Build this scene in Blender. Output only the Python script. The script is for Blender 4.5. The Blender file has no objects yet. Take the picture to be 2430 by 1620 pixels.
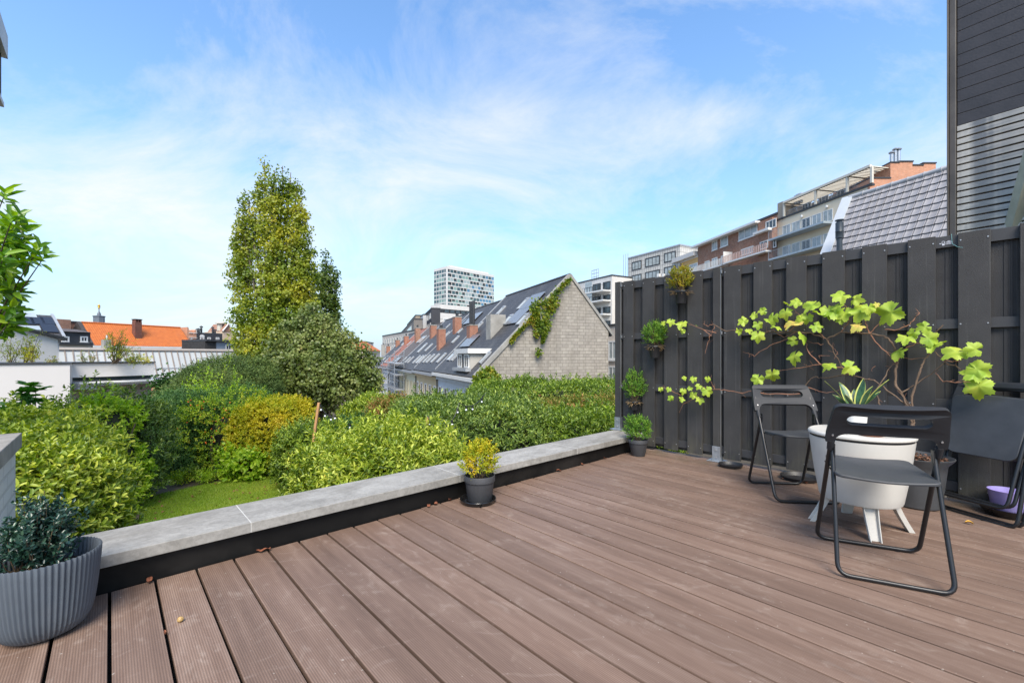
import bpy, math, random
import numpy as np
from mathutils import Vector, Matrix
from mathutils.geometry import tessellate_polygon
random.seed(7); RNG=np.random.default_rng(11)
scn=bpy.context.scene; COL=scn.collection
R_=math.radians
# ---------------------------------------------------------------- survey frame
# the photographer stands at the origin, eye 1.0 m above the deck
F_,CX,HY=1035.0,1215.0,845.0
YAW=R_(47.3); FW=np.array([math.cos(YAW),math.sin(YAW)]); RT=np.array([math.sin(YAW),-math.cos(YAW)])
def cf(d,l,z=0.0):
    "point from forward distance, sideways distance, height"
    return np.array([FW[0]*d+RT[0]*l, FW[1]*d+RT[1]*l, z])
def W(px,py,d): return cf(d,(px-CX)/F_*d,1-(py-HY)/F_*d)
def ray(px,py):
    r=(px-CX)/F_; return np.array([FW[0]+RT[0]*r,FW[1]+RT[1]*r,-(py-HY)/F_])
EYE=np.array([0,0,1.0])
class Plane:
    "planar survey frame: origin o, horizontal axis u, second axis v; n faces the viewer"
    def __init__(s,o,u,v=(0,0,1)):
        s.o=np.array(o,float); s.u=np.array(u,float); s.u/=np.linalg.norm(s.u)
        s.v=np.array(v,float); s.v/=np.linalg.norm(s.v)
        s.n=np.cross(s.u,s.v); s.n/=np.linalg.norm(s.n)
        if np.dot(s.n,EYE-s.o)<0: s.n=-s.n
    def hit(s,px,py):
        d=ray(px,py); t=np.dot(s.o-EYE,s.n)/np.dot(d,s.n); p=EYE+d*t-s.o
        return float(np.dot(p,s.u)),float(np.dot(p,s.v))
    def p(s,a,b,o=0.0): return s.o+s.u*a+s.v*b+s.n*o
def vp(rv): # horizontal direction that vanishes at pixel column rv
    r=(rv-CX)/F_; d=FW+RT*r; return np.array([d[0],d[1],0])/np.linalg.norm(d)
def fac(px,d,vpx,z=0.0):
    o=W(px,HY,d); o[2]=z; return Plane(o,vp(vpx))
# ---------------------------------------------------------------- mesh builder
class MB:
    def __init__(s): s.v=[]; s.f=[]; s.m=[]
    def add(s,vs,fs,m=0):
        b=len(s.v); s.v+=[tuple(map(float,p)) for p in vs]
        for f in fs: s.f.append(tuple(b+i for i in f)); s.m.append(m)
        return s
    def box(s,a,b,m=0):
        x0,y0,z0=[min(a[i],b[i]) for i in range(3)]; x1,y1,z1=[max(a[i],b[i]) for i in range(3)]
        vs=[(x0,y0,z0),(x1,y0,z0),(x1,y1,z0),(x0,y1,z0),(x0,y0,z1),(x1,y0,z1),(x1,y1,z1),(x0,y1,z1)]
        return s.add(vs,[(0,3,2,1),(4,5,6,7),(0,1,5,4),(1,2,6,5),(2,3,7,6),(3,0,4,7)],m)
    def pbox(s,P,a0,a1,b0,b1,o0,o1,m=0):
        "box in a Plane's frame"
        a0,a1=sorted((a0,a1)); b0,b1=sorted((b0,b1)); o0,o1=sorted((o0,o1))
        vs=[P.p(a,b,o) for o in (o0,o1) for (a,b) in ((a0,b0),(a1,b0),(a1,b1),(a0,b1))]
        fs=[(0,3,2,1),(4,5,6,7),(0,1,5,4),(1,2,6,5),(2,3,7,6),(3,0,4,7)]
        if np.dot(np.cross(P.u,P.v),P.n)<0: fs=[tuple(reversed(f)) for f in fs]
        return s.add(vs,fs,m)
    def prism(s,base,top,m=0,caps=True):
        n=len(base); vs=list(base)+list(top)
        fs=[(i,(i+1)%n,n+(i+1)%n,n+i) for i in range(n)]
        if caps: fs+=[tuple(reversed(range(n))),tuple(range(n,2*n))]
        return s.add(vs,fs,m)
    def tube(s,pts,r,n=8,m=0,caps=True,close=False):
        pts=[Vector(map(float,p)) for p in pts]; k=len(pts)
        rr=[r]*k if np.isscalar(r) else list(r)
        vs=[]; up=None
        for i,p in enumerate(pts):
            if close: t=(pts[(i+1)%k]-pts[i-1])
            else: t=(pts[min(i+1,k-1)]-pts[max(i-1,0)])
            if t.length<1e-9: t=Vector((0,0,1))
            t.normalize()
            if up is None:
                up=Vector((0,0,1)) if abs(t.z)<.9 else Vector((1,0,0))
            a=t.cross(up)
            if a.length<1e-6: a=t.cross(Vector((0,1,0)))
            a.normalize(); b=a.cross(t).normalized(); up=b
            for j in range(n):
                w=2*math.pi*j/n; q=p+(a*math.cos(w)+b*math.sin(w))*rr[i]; vs.append(tuple(q))
        fs=[]
        rng=range(k) if close else range(k-1)
        for i in rng:
            i2=(i+1)%k
            for j in range(n):
                fs.append((i*n+j,i*n+(j+1)%n,i2*n+(j+1)%n,i2*n+j))
        if caps and not close: fs+=[tuple(reversed(range(n))),tuple((k-1)*n+j for j in range(n))]
        return s.add(vs,fs,m)
    def lathe(s,prof,c=(0,0,0),n=32,m=0,rib=None,ell=(1,1)):
        vs=[]
        for (r,z) in prof:
            for j in range(n):
                w=2*math.pi*j/n
                k=1+(rib[1]/max(r,1e-3)*math.cos(w*rib[0]) if (rib and r>rib[2]) else 0)
                vs.append((c[0]+r*k*math.cos(w)*ell[0],c[1]+r*k*math.sin(w)*ell[1],c[2]+z))
        fs=[]
        for i in range(len(prof)-1):
            for j in range(n): fs.append((i*n+j,i*n+(j+1)%n,(i+1)*n+(j+1)%n,(i+1)*n+j))
        if prof[0][0]>1e-4: fs.append(tuple(reversed(range(n))))
        if prof[-1][0]>1e-4: fs.append(tuple((len(prof)-1)*n+j for j in range(n)))
        return s.add(vs,fs,m)
    def plate(s,outer,holes,thick,fn,m=0):
        "flat plate with holes; fn maps (x,y,h) to 3-D"
        loops=[outer]+holes
        tri=tessellate_polygon([[Vector((x,y,0)) for x,y in L] for L in loops])
        flat=[p for L in loops for p in L]; n=len(flat)
        vs=[fn(x,y,thick/2) for x,y in flat]+[fn(x,y,-thick/2) for x,y in flat]
        fs=[tuple(t) for t in tri]+[tuple(n+i for i in reversed(t)) for t in tri]
        b=0
        for L in loops:
            k=len(L)
            for i in range(k): fs.append((b+i,b+(i+1)%k,n+b+(i+1)%k,n+b+i))
            b+=k
        return s.add(vs,fs,m)
    def build(s,name,mats,parent=None,smooth=False,bevel=0,local=False,fix=False,bseg=2,ang=40):
        me=bpy.data.meshes.new(name); off=np.zeros(3)
        if parent is not None and not local: off=np.array(worldloc(parent))
        vs=[(v[0]-off[0],v[1]-off[1],v[2]-off[2]) for v in s.v]
        me.from_pydata(vs,[],s.f)
        if not isinstance(mats,(list,tuple)): mats=[mats]
        for mt in mats: me.materials.append(mt)
        if len(mats)>1: me.polygons.foreach_set('material_index',s.m)
        if fix or True:
            import bmesh
            bm=bmesh.new(); bm.from_mesh(me); bmesh.ops.recalc_face_normals(bm,faces=bm.faces); bm.to_mesh(me); bm.free()
        # metric UVs: u along the horizontal of each face, v up the face
        uv=me.uv_layers.new(name='UVMap'); nl=len(me.loops)
        co=np.empty(len(me.vertices)*3); me.vertices.foreach_get('co',co); co=co.reshape(-1,3)+off
        li=np.empty(nl,int); me.loops.foreach_get('vertex_index',li)
        no=np.empty(len(me.polygons)*3); me.polygons.foreach_get('normal',no); no=no.reshape(-1,3)
        lt=np.empty(len(me.polygons),int); me.polygons.foreach_get('loop_total',lt)
        N=np.repeat(no,lt,axis=0)
        T=np.stack([-N[:,1],N[:,0],np.zeros(nl)],1); L=np.linalg.norm(T,axis=1)
        T[L<.05]=(1,0,0); L[L<.05]=1; T/=L[:,None]; B=np.cross(N,T)
        C=co[li]; U=np.stack([(C*T).sum(1),(C*B).sum(1)],1)
        uv.data.foreach_set('uv',U.ravel())
        if smooth:
            me.polygons.foreach_set('use_smooth',[True]*len(me.polygons))
            try: me.set_sharp_from_angle(angle=R_(ang))
            except Exception: pass
        o=bpy.data.objects.new(name,me); COL.objects.link(o)
        if parent is not None: o.parent=parent
        if bevel:
            b=o.modifiers.new('bevel','BEVEL'); b.width=bevel; b.segments=bseg; b.limit_method='ANGLE'; b.angle_limit=R_(35)
        me.update(); return o
def worldloc(o):
    l=Vector(o.location)
    while o.parent is not None: o=o.parent; l=l+Vector(o.location)
    return l
def tag(o,label,cat=None,group=None,kind=None):
    o['label']=label
    if cat: o['category']=cat
    if group: o['group']=group
    if kind: o['kind']=kind
    return o
def thing(name,label,cat,loc=(0,0,0),rz=0,group=None):
    o=bpy.data.objects.new(name,None); COL.objects.link(o); o.location=tuple(map(float,loc)); o.rotation_euler=(0,0,rz)
    o.empty_display_size=.2
    return tag(o,label,cat,group)
def copy_tree(o,parent=None):
    c=o.copy(); COL.objects.link(c); c.parent=parent
    for ch in list(o.children): copy_tree(ch,c)
    return c
# ---------------------------------------------------------------- materials
def newmat(name):
    m=bpy.data.materials.new(name); m.use_nodes=True; nt=m.node_tree
    return m,nt,nt.nodes['Principled BSDF']
def srgb(r,g,b):
    f=lambda c:(c/255/12.92 if c/255<=.04045 else ((c/255+.055)/1.055)**2.4)
    return (f(r),f(g),f(b),1)
def c4(c): return c if len(c)==4 else (c[0],c[1],c[2],1)
def node(nt,t,**k):
    n=nt.nodes.new(t)
    for a,b in k.items():
        if a in n.inputs: n.inputs[a].default_value=b
        else: setattr(n,a,b)
    return n
def ramp(nt,stops,fac=None,interp='LINEAR'):
    n=nt.nodes.new('ShaderNodeValToRGB'); cr=n.color_ramp; cr.interpolation=interp
    while len(cr.elements)<len(stops): cr.elements.new(.5)
    for e,(p,c) in zip(cr.elements,stops): e.position=p; e.color=c4(c)
    if fac is not None: nt.links.new(fac,n.inputs[0])
    return n
def mixc(nt,fac,a,b,bt='MIX'):
    n=nt.nodes.new('ShaderNodeMix'); n.data_type='RGBA'; n.blend_type=bt
    for i,x in ((0,fac),(6,a),(7,b)):
        if hasattr(x,'links'): nt.links.new(x,n.inputs[i])
        else: n.inputs[i].default_value=x if i==0 else c4(x)
    return n.outputs[2]
def mth(nt,op,a,b=None,c=None):
    n=nt.nodes.new('ShaderNodeMath'); n.operation=op
    for i,x in enumerate((a,b,c)):
        if x is None: continue
        if hasattr(x,'links'): nt.links.new(x,n.inputs[i])
        else: n.inputs[i].default_value=x
    return n.outputs[0]
def coord(nt,kind='Object',scale=(1,1,1),rot=(0,0,0)):
    tc=nt.nodes.new('ShaderNodeTexCoord'); mp=nt.nodes.new('ShaderNodeMapping')
    mp.inputs['Scale'].default_value=scale; mp.inputs['Rotation'].default_value=rot
    nt.links.new(tc.outputs[kind],mp.inputs[0]); return mp.outputs[0]
def noise(nt,vec,scale,detail=4,rough=.55,dist=0):
    n=node(nt,'ShaderNodeTexNoise'); n.inputs['Scale'].default_value=scale; n.inputs['Detail'].default_value=detail
    n.inputs['Roughness'].default_value=rough; n.inputs['Distortion'].default_value=dist
    if vec is not None: nt.links.new(vec,n.inputs['Vector'])
    return n.outputs['Fac']
def bumpn(nt,h,strength,dist=.01):
    b=node(nt,'ShaderNodeBump'); b.inputs['Strength'].default_value=strength; b.inputs['Distance'].default_value=dist
    nt.links.new(h,b.inputs['Height']); return b.outputs[0]
def M(name,col,rough=.6,var=.12,scale=3,bump=0,bscale=60,metal=0,spec=.5,kind='Object',streak=0,dirt=None,dirtamt=.5):
    m,nt,p=newmat(name); col=c4(col); L=nt.links
    v=coord(nt,kind)
    n1=noise(nt,v,scale,6,.6)
    r=ramp(nt,[(.3,[c*(1-var) for c in col[:3]]),(.7,[min(1,c*(1+var)) for c in col[:3]])],n1)
    out=r.outputs[0]
    if streak:
        vs=coord(nt,'UV',(streak,.15*streak if True else 1,1))
        n2=noise(nt,vs,1,4,.6); rr=ramp(nt,[(.45,(1,1,1)),(.75,(.6,.58,.55))],n2)
        out=mixc(nt,.6,out,rr.outputs[0],'MULTIPLY')
    if dirt is not None:
        n3=noise(nt,v,scale*.37,5,.65); rr=ramp(nt,[(.5,(0,0,0)),(.72,(1,1,1))],n3)
        out=mixc(nt,mth(nt,'MULTIPLY',rr.outputs[0],dirtamt),out,dirt)
    L.new(out,p.inputs['Base Color'])
    p.inputs['Roughness'].default_value=rough; p.inputs['Metallic'].default_value=metal
    p.inputs['Specular IOR Level'].default_value=spec
    if bump:
        L.new(bumpn(nt,noise(nt,v,bscale,3,.6),bump),p.inputs['Normal'])
    return m
def bricks(name,c1,c2,mortar,bw,bh,ms=.012,rough=.85,bump=.3,var=.35,off=.5,weather=None,wamt=.5,smooth=.1):
    m,nt,p=newmat(name); L=nt.links; uv=coord(nt,'UV')
    b=node(nt,'ShaderNodeTexBrick'); L.new(uv,b.inputs['Vector']); b.offset=off
    b.inputs['Color1'].default_value=c4(c1); b.inputs['Color2'].default_value=c4(c2); b.inputs['Mortar'].default_value=c4(mortar)
    b.inputs['Scale'].default_value=1; b.inputs['Brick Width'].default_value=bw; b.inputs['Row Height'].default_value=bh
    b.inputs['Mortar Size'].default_value=ms; b.inputs['Mortar Smooth'].default_value=smooth; b.inputs['Bias'].default_value=0
    n=noise(nt,uv,2.2,6,.65); r=ramp(nt,[(.3,(1-var,)*3),(.7,(1+var*.3,)*3)],n)
    out=mixc(nt,.8,b.outputs['Color'],r.outputs[0],'MULTIPLY')
    if weather is not None:
        n3=noise(nt,coord(nt,'UV',(1,.35,1)),.8,7,.7); rr=ramp(nt,[(.48,(0,0,0)),(.7,(1,1,1))],n3)
        out=mixc(nt,mth(nt,'MULTIPLY',rr.outputs[0],wamt),out,weather)
    L.new(out,p.inputs['Base Color']); p.inputs['Roughness'].default_value=rough
    if bump: L.new(bumpn(nt,mth(nt,'SUBTRACT',1,b.outputs['Fac']),bump,.02),p.inputs['Normal'])
    return m
def leafmat(name,stops,trans=.35,rough=.5,spec=.4,patch=.35,pscale=1.2):
    "leaf: per-leaf colour from a ramp; slow patches over the plant; light passes through"
    m,nt,p=newmat(name); L=nt.links
    g=nt.nodes.new('ShaderNodeNewGeometry')
    pn=noise(nt,coord(nt,'Object'),pscale,3,.5)
    f=mth(nt,'ADD',mth(nt,'MULTIPLY',g.outputs['Random Per Island'],1-patch),mth(nt,'MULTIPLY',mth(nt,'SUBTRACT',mth(nt,'MULTIPLY',pn,2.4),.7),patch))
    r=ramp(nt,stops,f)
    L.new(r.outputs[0],p.inputs['Base Color']); p.inputs['Roughness'].default_value=rough; p.inputs['Specular IOR Level'].default_value=spec
    t=nt.nodes.new('ShaderNodeBsdfTranslucent')
    hs=nt.nodes.new('ShaderNodeHueSaturation'); hs.inputs['Saturation'].default_value=1.15; hs.inputs['Value'].default_value=1.5
    L.new(r.outputs[0],hs.inputs['Color']); L.new(hs.outputs[0],t.inputs['Color'])
    mx=nt.nodes.new('ShaderNodeMixShader'); mx.inputs[0].default_value=trans
    L.new(p.outputs[0],mx.inputs[1]); L.new(t.outputs[0],mx.inputs[2]); L.new(mx.outputs[0],nt.nodes['Material Output'].inputs[0])
    return m
# ---------------------------------------------------------------- leaves
def nrm(a): return a/np.maximum(np.linalg.norm(a,axis=-1,keepdims=True),1e-9)
def sinoise(P,f,seed=0):
    r=np.random.default_rng(seed); s=np.zeros(len(P))
    for k in range(6):
        d=r.normal(size=3); d/=np.linalg.norm(d); s+=np.sin(P@d*f*(1+.5*k)+r.uniform(0,6.28))/(1+.4*k)
    return s/3.0
def leafobj(name,pos,ax,nr,L,Wd,mat,parent=None,full=True,fold=.18,droop=.2):
    "one mesh of leaves: each leaf its own little folded blade"
    N=len(pos); ax=nrm(ax); nr=nrm(nr-ax*(nr*ax).sum(1,keepdims=True)); sd=np.cross(ax,nr)
    L=np.broadcast_to(np.asarray(L,float),(N,))[:,None]; Wd=np.broadcast_to(np.asarray(Wd,float),(N,))[:,None]
    off=np.array(worldloc(parent)) if parent is not None else np.zeros(3)
    pos=pos-off
    if full:
        V=np.stack([pos, pos+ax*L*.28+sd*Wd*.44+nr*Wd*fold, pos+ax*L*.68+sd*Wd*.40+nr*Wd*fold-nr*L*droop*.3,
            pos+ax*L-nr*L*droop, pos+ax*L*.68-sd*Wd*.40+nr*Wd*fold-nr*L*droop*.3, pos+ax*L*.28-sd*Wd*.44+nr*Wd*fold],1)
        F=np.array([[0,1,2,3],[0,3,4,5]])
        k=6
    else:
        V=np.stack([pos,pos+ax*L*.5+sd*Wd*.5+nr*Wd*fold,pos+ax*L-nr*L*droop,pos+ax*L*.5-sd*Wd*.5],1)
        F=np.array([[0,1,2,3]]); k=4
    V=V.reshape(-1,3); idx=(np.arange(N)[:,None,None]*k+F[None]).reshape(-1)
    nf=N*len(F)
    me=bpy.data.meshes.new(name); me.vertices.add(len(V)); me.vertices.foreach_set('co',V.ravel())
    me.loops.add(nf*4); me.loops.foreach_set('vertex_index',idx.astype(np.int32))
    me.polygons.add(nf); me.polygons.foreach_set('loop_start',np.arange(0,nf*4,4,dtype=np.int32)); me.polygons.foreach_set('loop_total',np.full(nf,4,np.int32))
    me.materials.append(mat); me.update(calc_edges=True); me.validate()
    o=bpy.data.objects.new(name,me); COL.objects.link(o)
    if parent is not None: o.parent=parent
    return o
def shoots(P,D,k,L,seed=0,ang=(35,75),step=.18,jit=.25):
    "leaf positions round shoots: P start, D direction"
    r=np.random.default_rng(seed); N=len(P); D=nrm(D)
    a=np.cross(D,np.where(np.abs(D[:,2:3])<.9,[[0,0,1.]],[[1.,0,0]])); a=nrm(a); b=np.cross(D,a)
    ps,axs,ns=[],[],[]
    ph0=r.uniform(0,6.28,N)
    for j in range(k):
        ph=ph0+j*2.4+r.normal(0,.25,N); t=(j+1)/k
        rad=a*np.cos(ph)[:,None]+b*np.sin(ph)[:,None]
        al=R_(1)*(ang[1]+(ang[0]-ang[1])*t+r.normal(0,8,N))
        ax=D*np.cos(al)[:,None]+rad*np.sin(al)[:,None]
        nn=D*np.sin(al)[:,None]-rad*np.cos(al)[:,None]
        ps.append(P+D*(L*step*j)); axs.append(ax+r.normal(0,jit*.3,(N,3))); ns.append(nn+r.normal(0,jit,(N,3)))
    return np.concatenate(ps),np.concatenate(axs),np.concatenate(ns)
def superq(c,h,yaw,e,N,seed,see=-.35,rough=.07,freq=2.5):
    "points and normals on a rounded box, kept where the garden side can see them"
    r=np.random.default_rng(seed); h=np.array(h,float)
    # area-weighted pick of directions through a box surface
    A=[h[1]*h[2],h[0]*h[2],h[0]*h[1]]; w=np.array([A[0],A[0],A[1],A[1],A[2],A[2]]); f=r.choice(6,N,p=w/w.sum())
    q=r.uniform(-1,1,(N,3)); ax=f//2; sg=np.where(f%2==0,1,-1); q[np.arange(N),ax]=sg
    d=q; rr=(np.abs(d)**e).sum(1)**(-1/e); q=d*rr[:,None]
    n=nrm(np.sign(q)*np.abs(q)**(e-1)/h)
    p=q*h
    cy,sy=math.cos(yaw),math.sin(yaw); Rm=np.array([[cy,-sy,0],[sy,cy,0],[0,0,1]])
    p=p@Rm.T+np.array(c); n=n@Rm.T
    p=p+n*(sinoise(p,freq,seed)*rough+sinoise(p,freq*3,seed+1)*rough*.5)[:,None]
    vis=(n*nrm(EYE-p)).sum(1)>see
    vis|=(n[:,2]>.3)
    return p[vis],n[vis]
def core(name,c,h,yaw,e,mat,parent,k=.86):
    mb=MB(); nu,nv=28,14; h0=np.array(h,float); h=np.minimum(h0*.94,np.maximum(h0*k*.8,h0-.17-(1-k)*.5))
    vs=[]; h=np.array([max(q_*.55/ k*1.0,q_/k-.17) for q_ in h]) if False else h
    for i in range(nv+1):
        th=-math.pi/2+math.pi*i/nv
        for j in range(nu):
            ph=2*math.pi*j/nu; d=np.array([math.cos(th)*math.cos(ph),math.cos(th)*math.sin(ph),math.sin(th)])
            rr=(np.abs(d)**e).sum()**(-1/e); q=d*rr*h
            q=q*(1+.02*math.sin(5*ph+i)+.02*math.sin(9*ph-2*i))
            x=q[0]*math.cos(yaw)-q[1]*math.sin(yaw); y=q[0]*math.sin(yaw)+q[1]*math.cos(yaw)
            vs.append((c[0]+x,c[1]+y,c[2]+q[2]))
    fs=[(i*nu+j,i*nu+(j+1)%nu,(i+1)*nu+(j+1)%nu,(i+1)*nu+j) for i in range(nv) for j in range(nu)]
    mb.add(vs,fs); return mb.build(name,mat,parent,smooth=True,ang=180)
# ================================================================ TERRACE
FX_=4.28; FP=Plane((FX_,0,0),(0,1,0))
fy=lambda px: FP.hit(px,HY)[0]
# --- deck
def deck_mat():
    m,nt,p=newmat('composite_decking'); L=nt.links
    g=nt.nodes.new('ShaderNodeNewGeometry'); rnd=g.outputs['Random Per Island']
    v=coord(nt,'Object')
    tc=nt.nodes.new('ShaderNodeTexCoord'); cb=nt.nodes.new('ShaderNodeCombineXYZ'); sp=nt.nodes.new('ShaderNodeSeparateXYZ')
    L.new(tc.outputs['Object'],sp.inputs[0])
    L.new(sp.outputs[0],cb.inputs[0]); L.new(mth(nt,'MULTIPLY',sp.outputs[1],.075),cb.inputs[1]); L.new(mth(nt,'MULTIPLY',rnd,20),cb.inputs[2])
    n1=noise(nt,cb.outputs[0],13,7,.7)
    base=ramp(nt,[(.25,(.122,.077,.056)),(.5,(.202,.132,.098)),(.78,(.305,.215,.166))],n1).outputs[0]
    bt=ramp(nt,[(0,(.90,.90,.90)),(1,(1.08,1.07,1.06))],rnd).outputs[0]
    base=mixc(nt,1,base,bt,'MULTIPLY')
    # chalky wipe marks and scuffs
    n2=noise(nt,v,3.2,5,.7,1.6); n3=noise(nt,coord(nt,'Object',(1,.35,1)),26,3,.5,.8)
    sc=mth(nt,'MULTIPLY',ramp(nt,[(.5,(0,0,0)),(.68,(1,1,1))],n2).outputs[0],ramp(nt,[(.48,(0,0,0)),(.62,(1,1,1))],n3).outputs[0])
    base=mixc(nt,mth(nt,'MULTIPLY',sc,.30),base,(.5,.41,.34))
    w=node(nt,'ShaderNodeTexWave'); w.wave_type='RINGS'; w.rings_direction='SPHERICAL'; w.inputs['Scale'].default_value=3.1; w.inputs['Distortion'].default_value=9; w.inputs['Detail'].default_value=2
    L.new(coord(nt,'Object',(1,1,1)),w.inputs['Vector'])
    arc=mth(nt,'MULTIPLY',ramp(nt,[(.93,(0,0,0)),(.985,(1,1,1))],w.outputs['Fac']).outputs[0],ramp(nt,[(.52,(0,0,0)),(.66,(1,1,1))],noise(nt,v,5.5,2)).outputs[0])
    base=mixc(nt,mth(nt,'MULTIPLY',arc,.12),base,(.52,.43,.37))
    # fine ribs along each board
    rib=mth(nt,'SINE',mth(nt,'MULTIPLY',sp.outputs[0],2*math.pi/.0072))
    base=mixc(nt,mth(nt,'MULTIPLY',mth(nt,'ADD',rib,1),.22),base,(.06,.04,.03))
    # greenish growth near the fence and the upstand
    ed=ramp(nt,[(3.85/5,(0,0,0)),(4.25/5,(1,1,1))],mth(nt,'DIVIDE',sp.outputs[0],5)).outputs[0]
    ed=mth(nt,'MULTIPLY',ed,ramp(nt,[(.4,(0,0,0)),(.65,(1,1,1))],noise(nt,v,4,4)).outputs[0])
    base=mixc(nt,mth(nt,'MULTIPLY',ed,.55),base,(.05,.055,.025))
    sp2=ramp(nt,[(.74,(0,0,0)),(.78,(1,1,1))],noise(nt,v,70,1)).outputs[0]
    base=mixc(nt,mth(nt,'MULTIPLY',sp2,.35),base,(.6,.55,.48))
    L.new(base,p.inputs['Base Color']); p.inputs['Roughness'].default_value=.62; p.inputs['Specular IOR Level'].default_value=.35
    b1=bumpn(nt,rib,.25,.001)
    b2=node(nt,'ShaderNodeBump'); b2.inputs['Strength'].default_value=.1; b2.inputs['Distance'].default_value=.004
    L.new(noise(nt,v,90,3),b2.inputs['Height']); L.new(b1,b2.inputs['Normal']); L.new(b2.outputs[0],p.inputs['Normal'])
    return m
mb=MB(); pitch=.1505
k=-14
while k*pitch<FX_-.02:
    x0=k*pitch+.0053; x1=min((k+1)*pitch-.0053,FX_+.1)
    mb.box((x0,-3.2,-.024),(x1,2.518+.004*math.sin(k*3.3),0)); k+=1
deck=mb.build('deck',deck_mat(),bevel=.0025); deck['kind']='structure'; deck['label']='brown ribbed composite decking of the roof terrace'
mb=MB(); mb.box((-2.3,-3.3,-.22),(FX_+.25,2.95,-.06)); o=mb.build('terrace_floor',M('black_underlay',(.01,.01,.01),.9)); o['kind']='structure'; o['label']='dark base under the decking'
# terrace building below
mb=MB(); mb.box((-2.3,-3.3,-1.8),(FX_+.25,2.80,-.23)); o=mb.build('terrace_building',M('terrace_render',(.3,.29,.27),.8)); tag(o,'low rendered building carrying the brown deck','building')
# --- coping + upstand
def coping_mat():
    m,nt,p=newmat('bluestone_coping'); L=nt.links
    v=coord(nt,'Object',(1,1.6,1)); n=noise(nt,v,3.5,7,.68,.5)
    c=ramp(nt,[(.28,(.19,.18,.162)),(.5,(.295,.283,.258)),(.75,(.41,.397,.368))],n).outputs[0]
    n2=noise(nt,coord(nt,'Object'),45,5,.75); c=mixc(nt,.7,c,ramp(nt,[(.35,(.72,.72,.72)),(.6,(1.08,1.08,1.08))],n2).outputs[0],'MULTIPLY')
    n3=noise(nt,coord(nt,'Object',(.4,1.2,1)),2.4,6,.72,1.2); c=mixc(nt,mth(nt,'MULTIPLY',ramp(nt,[(.54,(0,0,0)),(.66,(1,1,1))],n3).outputs[0],.5),c,(.16,.145,.12))
    g=nt.nodes.new('ShaderNodeNewGeometry'); c=mixc(nt,1,c,ramp(nt,[(0,(.92,.92,.92)),(1,(1.05,1.05,1.05))],g.outputs['Random Per Island']).outputs[0],'MULTIPLY')
    L.new(c,p.inputs['Base Color']); p.inputs['Roughness'].default_value=.75
    L.new(bumpn(nt,n2,.25,.004),p.inputs['Normal']); return m
par=thing('parapet','low parapet of black membrane under grey bluestone coping, along the garden side of the deck','parapet',(2,2.65,0))
mb=MB(); mb.box((-.9,2.535,-.2),(FX_+.3,2.80,.113)); 
m_membrane=M('black_membrane',(.007,.0068,.0065),.55,.4,4,spec=.22,bump=.35,bscale=5,dirt=(.05,.045,.04),dirtamt=.4)
mb.build('upstand',m_membrane,par)
cm=coping_mat(); js=[-.9,.523,1.81,3.116,FX_+.32]
for a,b in zip(js[:-1],js[1:]):
    mb=MB(); mb.box((a+.0025,2.50,.114),(b-.0025,2.855,.165)); mb.build('coping_stone',cm,par,bevel=.0025)
mj=M('pale_mortar',(.50,.49,.46),.8)
for j in js[1:-1]:
    mb=MB(); mb.box((j-.0024,2.502,.115),(j+.0024,2.853,.1646)); mb.build('mortar_joint',mj,par)
# --- left brick wall with cap
wm=bricks('whitewashed_brick',(.60,.59,.56),(.66,.65,.62),(.52,.51,.48),.21,.065,.008,.75,.6,.15,weather=(.42,.40,.36),wamt=.35)
t=thing('garden_wall','white painted brick wall with grey stone cap behind the ribbed planter, at the left edge','wall',(-.8,3,0))
mb=MB(); mb.box((-1.6,2.856,-1.8),(-.345,3.28,.54)); mb.box((-1.6,2.499,.166),(-.345,2.856,.54)); mb.build('brickwork',wm,t)
mb=MB(); mb.box((-1.62,2.47,.541),(-.325,3.30,.615)); mb.build('cap_stone',M('dark_cap_stone',(.24,.225,.2),.8,.35,6,bump=.3,bscale=30,dirt=(.09,.085,.075),dirtamt=.6),t,bevel=.004)
# --- fence
dk=M('charcoal_composite',(.047,.046,.046),.68,.16,5,bump=.30,bscale=240,spec=.28,streak=.0,dirt=(.066,.062,.056),dirtamt=.35)
nt=dk.node_tree; p_=nt.nodes['Principled BSDF']; l_=p_.inputs['Base Color'].links[0].from_socket
sp_=nt.nodes.new('ShaderNodeSeparateXYZ'); nt.links.new(coord(nt,'Object'),sp_.inputs[0])
low=ramp(nt,[(0,(1,1,1)),(.10,(.75,.75,.75)),(.30,(0,0,0))],sp_.outputs[2]).outputs[0]
sn=ramp(nt,[(.42,(0,0,0)),(.62,(1,1,1))],noise(nt,coord(nt,'Object',(9,9,3)),1,5,.65)).outputs[0]
c_1=mixc(nt,mth(nt,'MULTIPLY',mth(nt,'MULTIPLY',low,sn),.75),l_,(.10,.095,.07))
st_=ramp(nt,[(.60,(0,0,0)),(.66,(1,1,1))],noise(nt,coord(nt,'Object',(60,60,1.3)),1,3,.6)).outputs[0]
c_2=mixc(nt,mth(nt,'MULTIPLY',st_,.16),c_1,(.16,.155,.145))
fl_=ramp(nt,[(.76,(0,0,0)),(.80,(1,1,1))],noise(nt,coord(nt,'Object'),85,1)).outputs[0]
c_3=mixc(nt,mth(nt,'MULTIPLY',fl_,.30),c_2,(.3,.29,.27))
nt.links.new(c_3,p_.inputs['Base Color'])
dk2=M('charcoal_rail',(.048,.048,.050),.55,.08,12,bump=.05,bscale=200,spec=.4)
galv=M('galvanised_steel',(.42,.45,.48),.42,.2,25,metal=.7,bump=.05,bscale=50,dirt=(.25,.22,.2),dirtamt=.4)
steel=M('screw_steel',(.42,.42,.42),.4,.05,metal=.5)
fence=thing('board_fence','tall charcoal composite board fence closing off the right side of the deck','fence',(FX_,1.3,0))
Z=lambda x:1350+x*.4592
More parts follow.
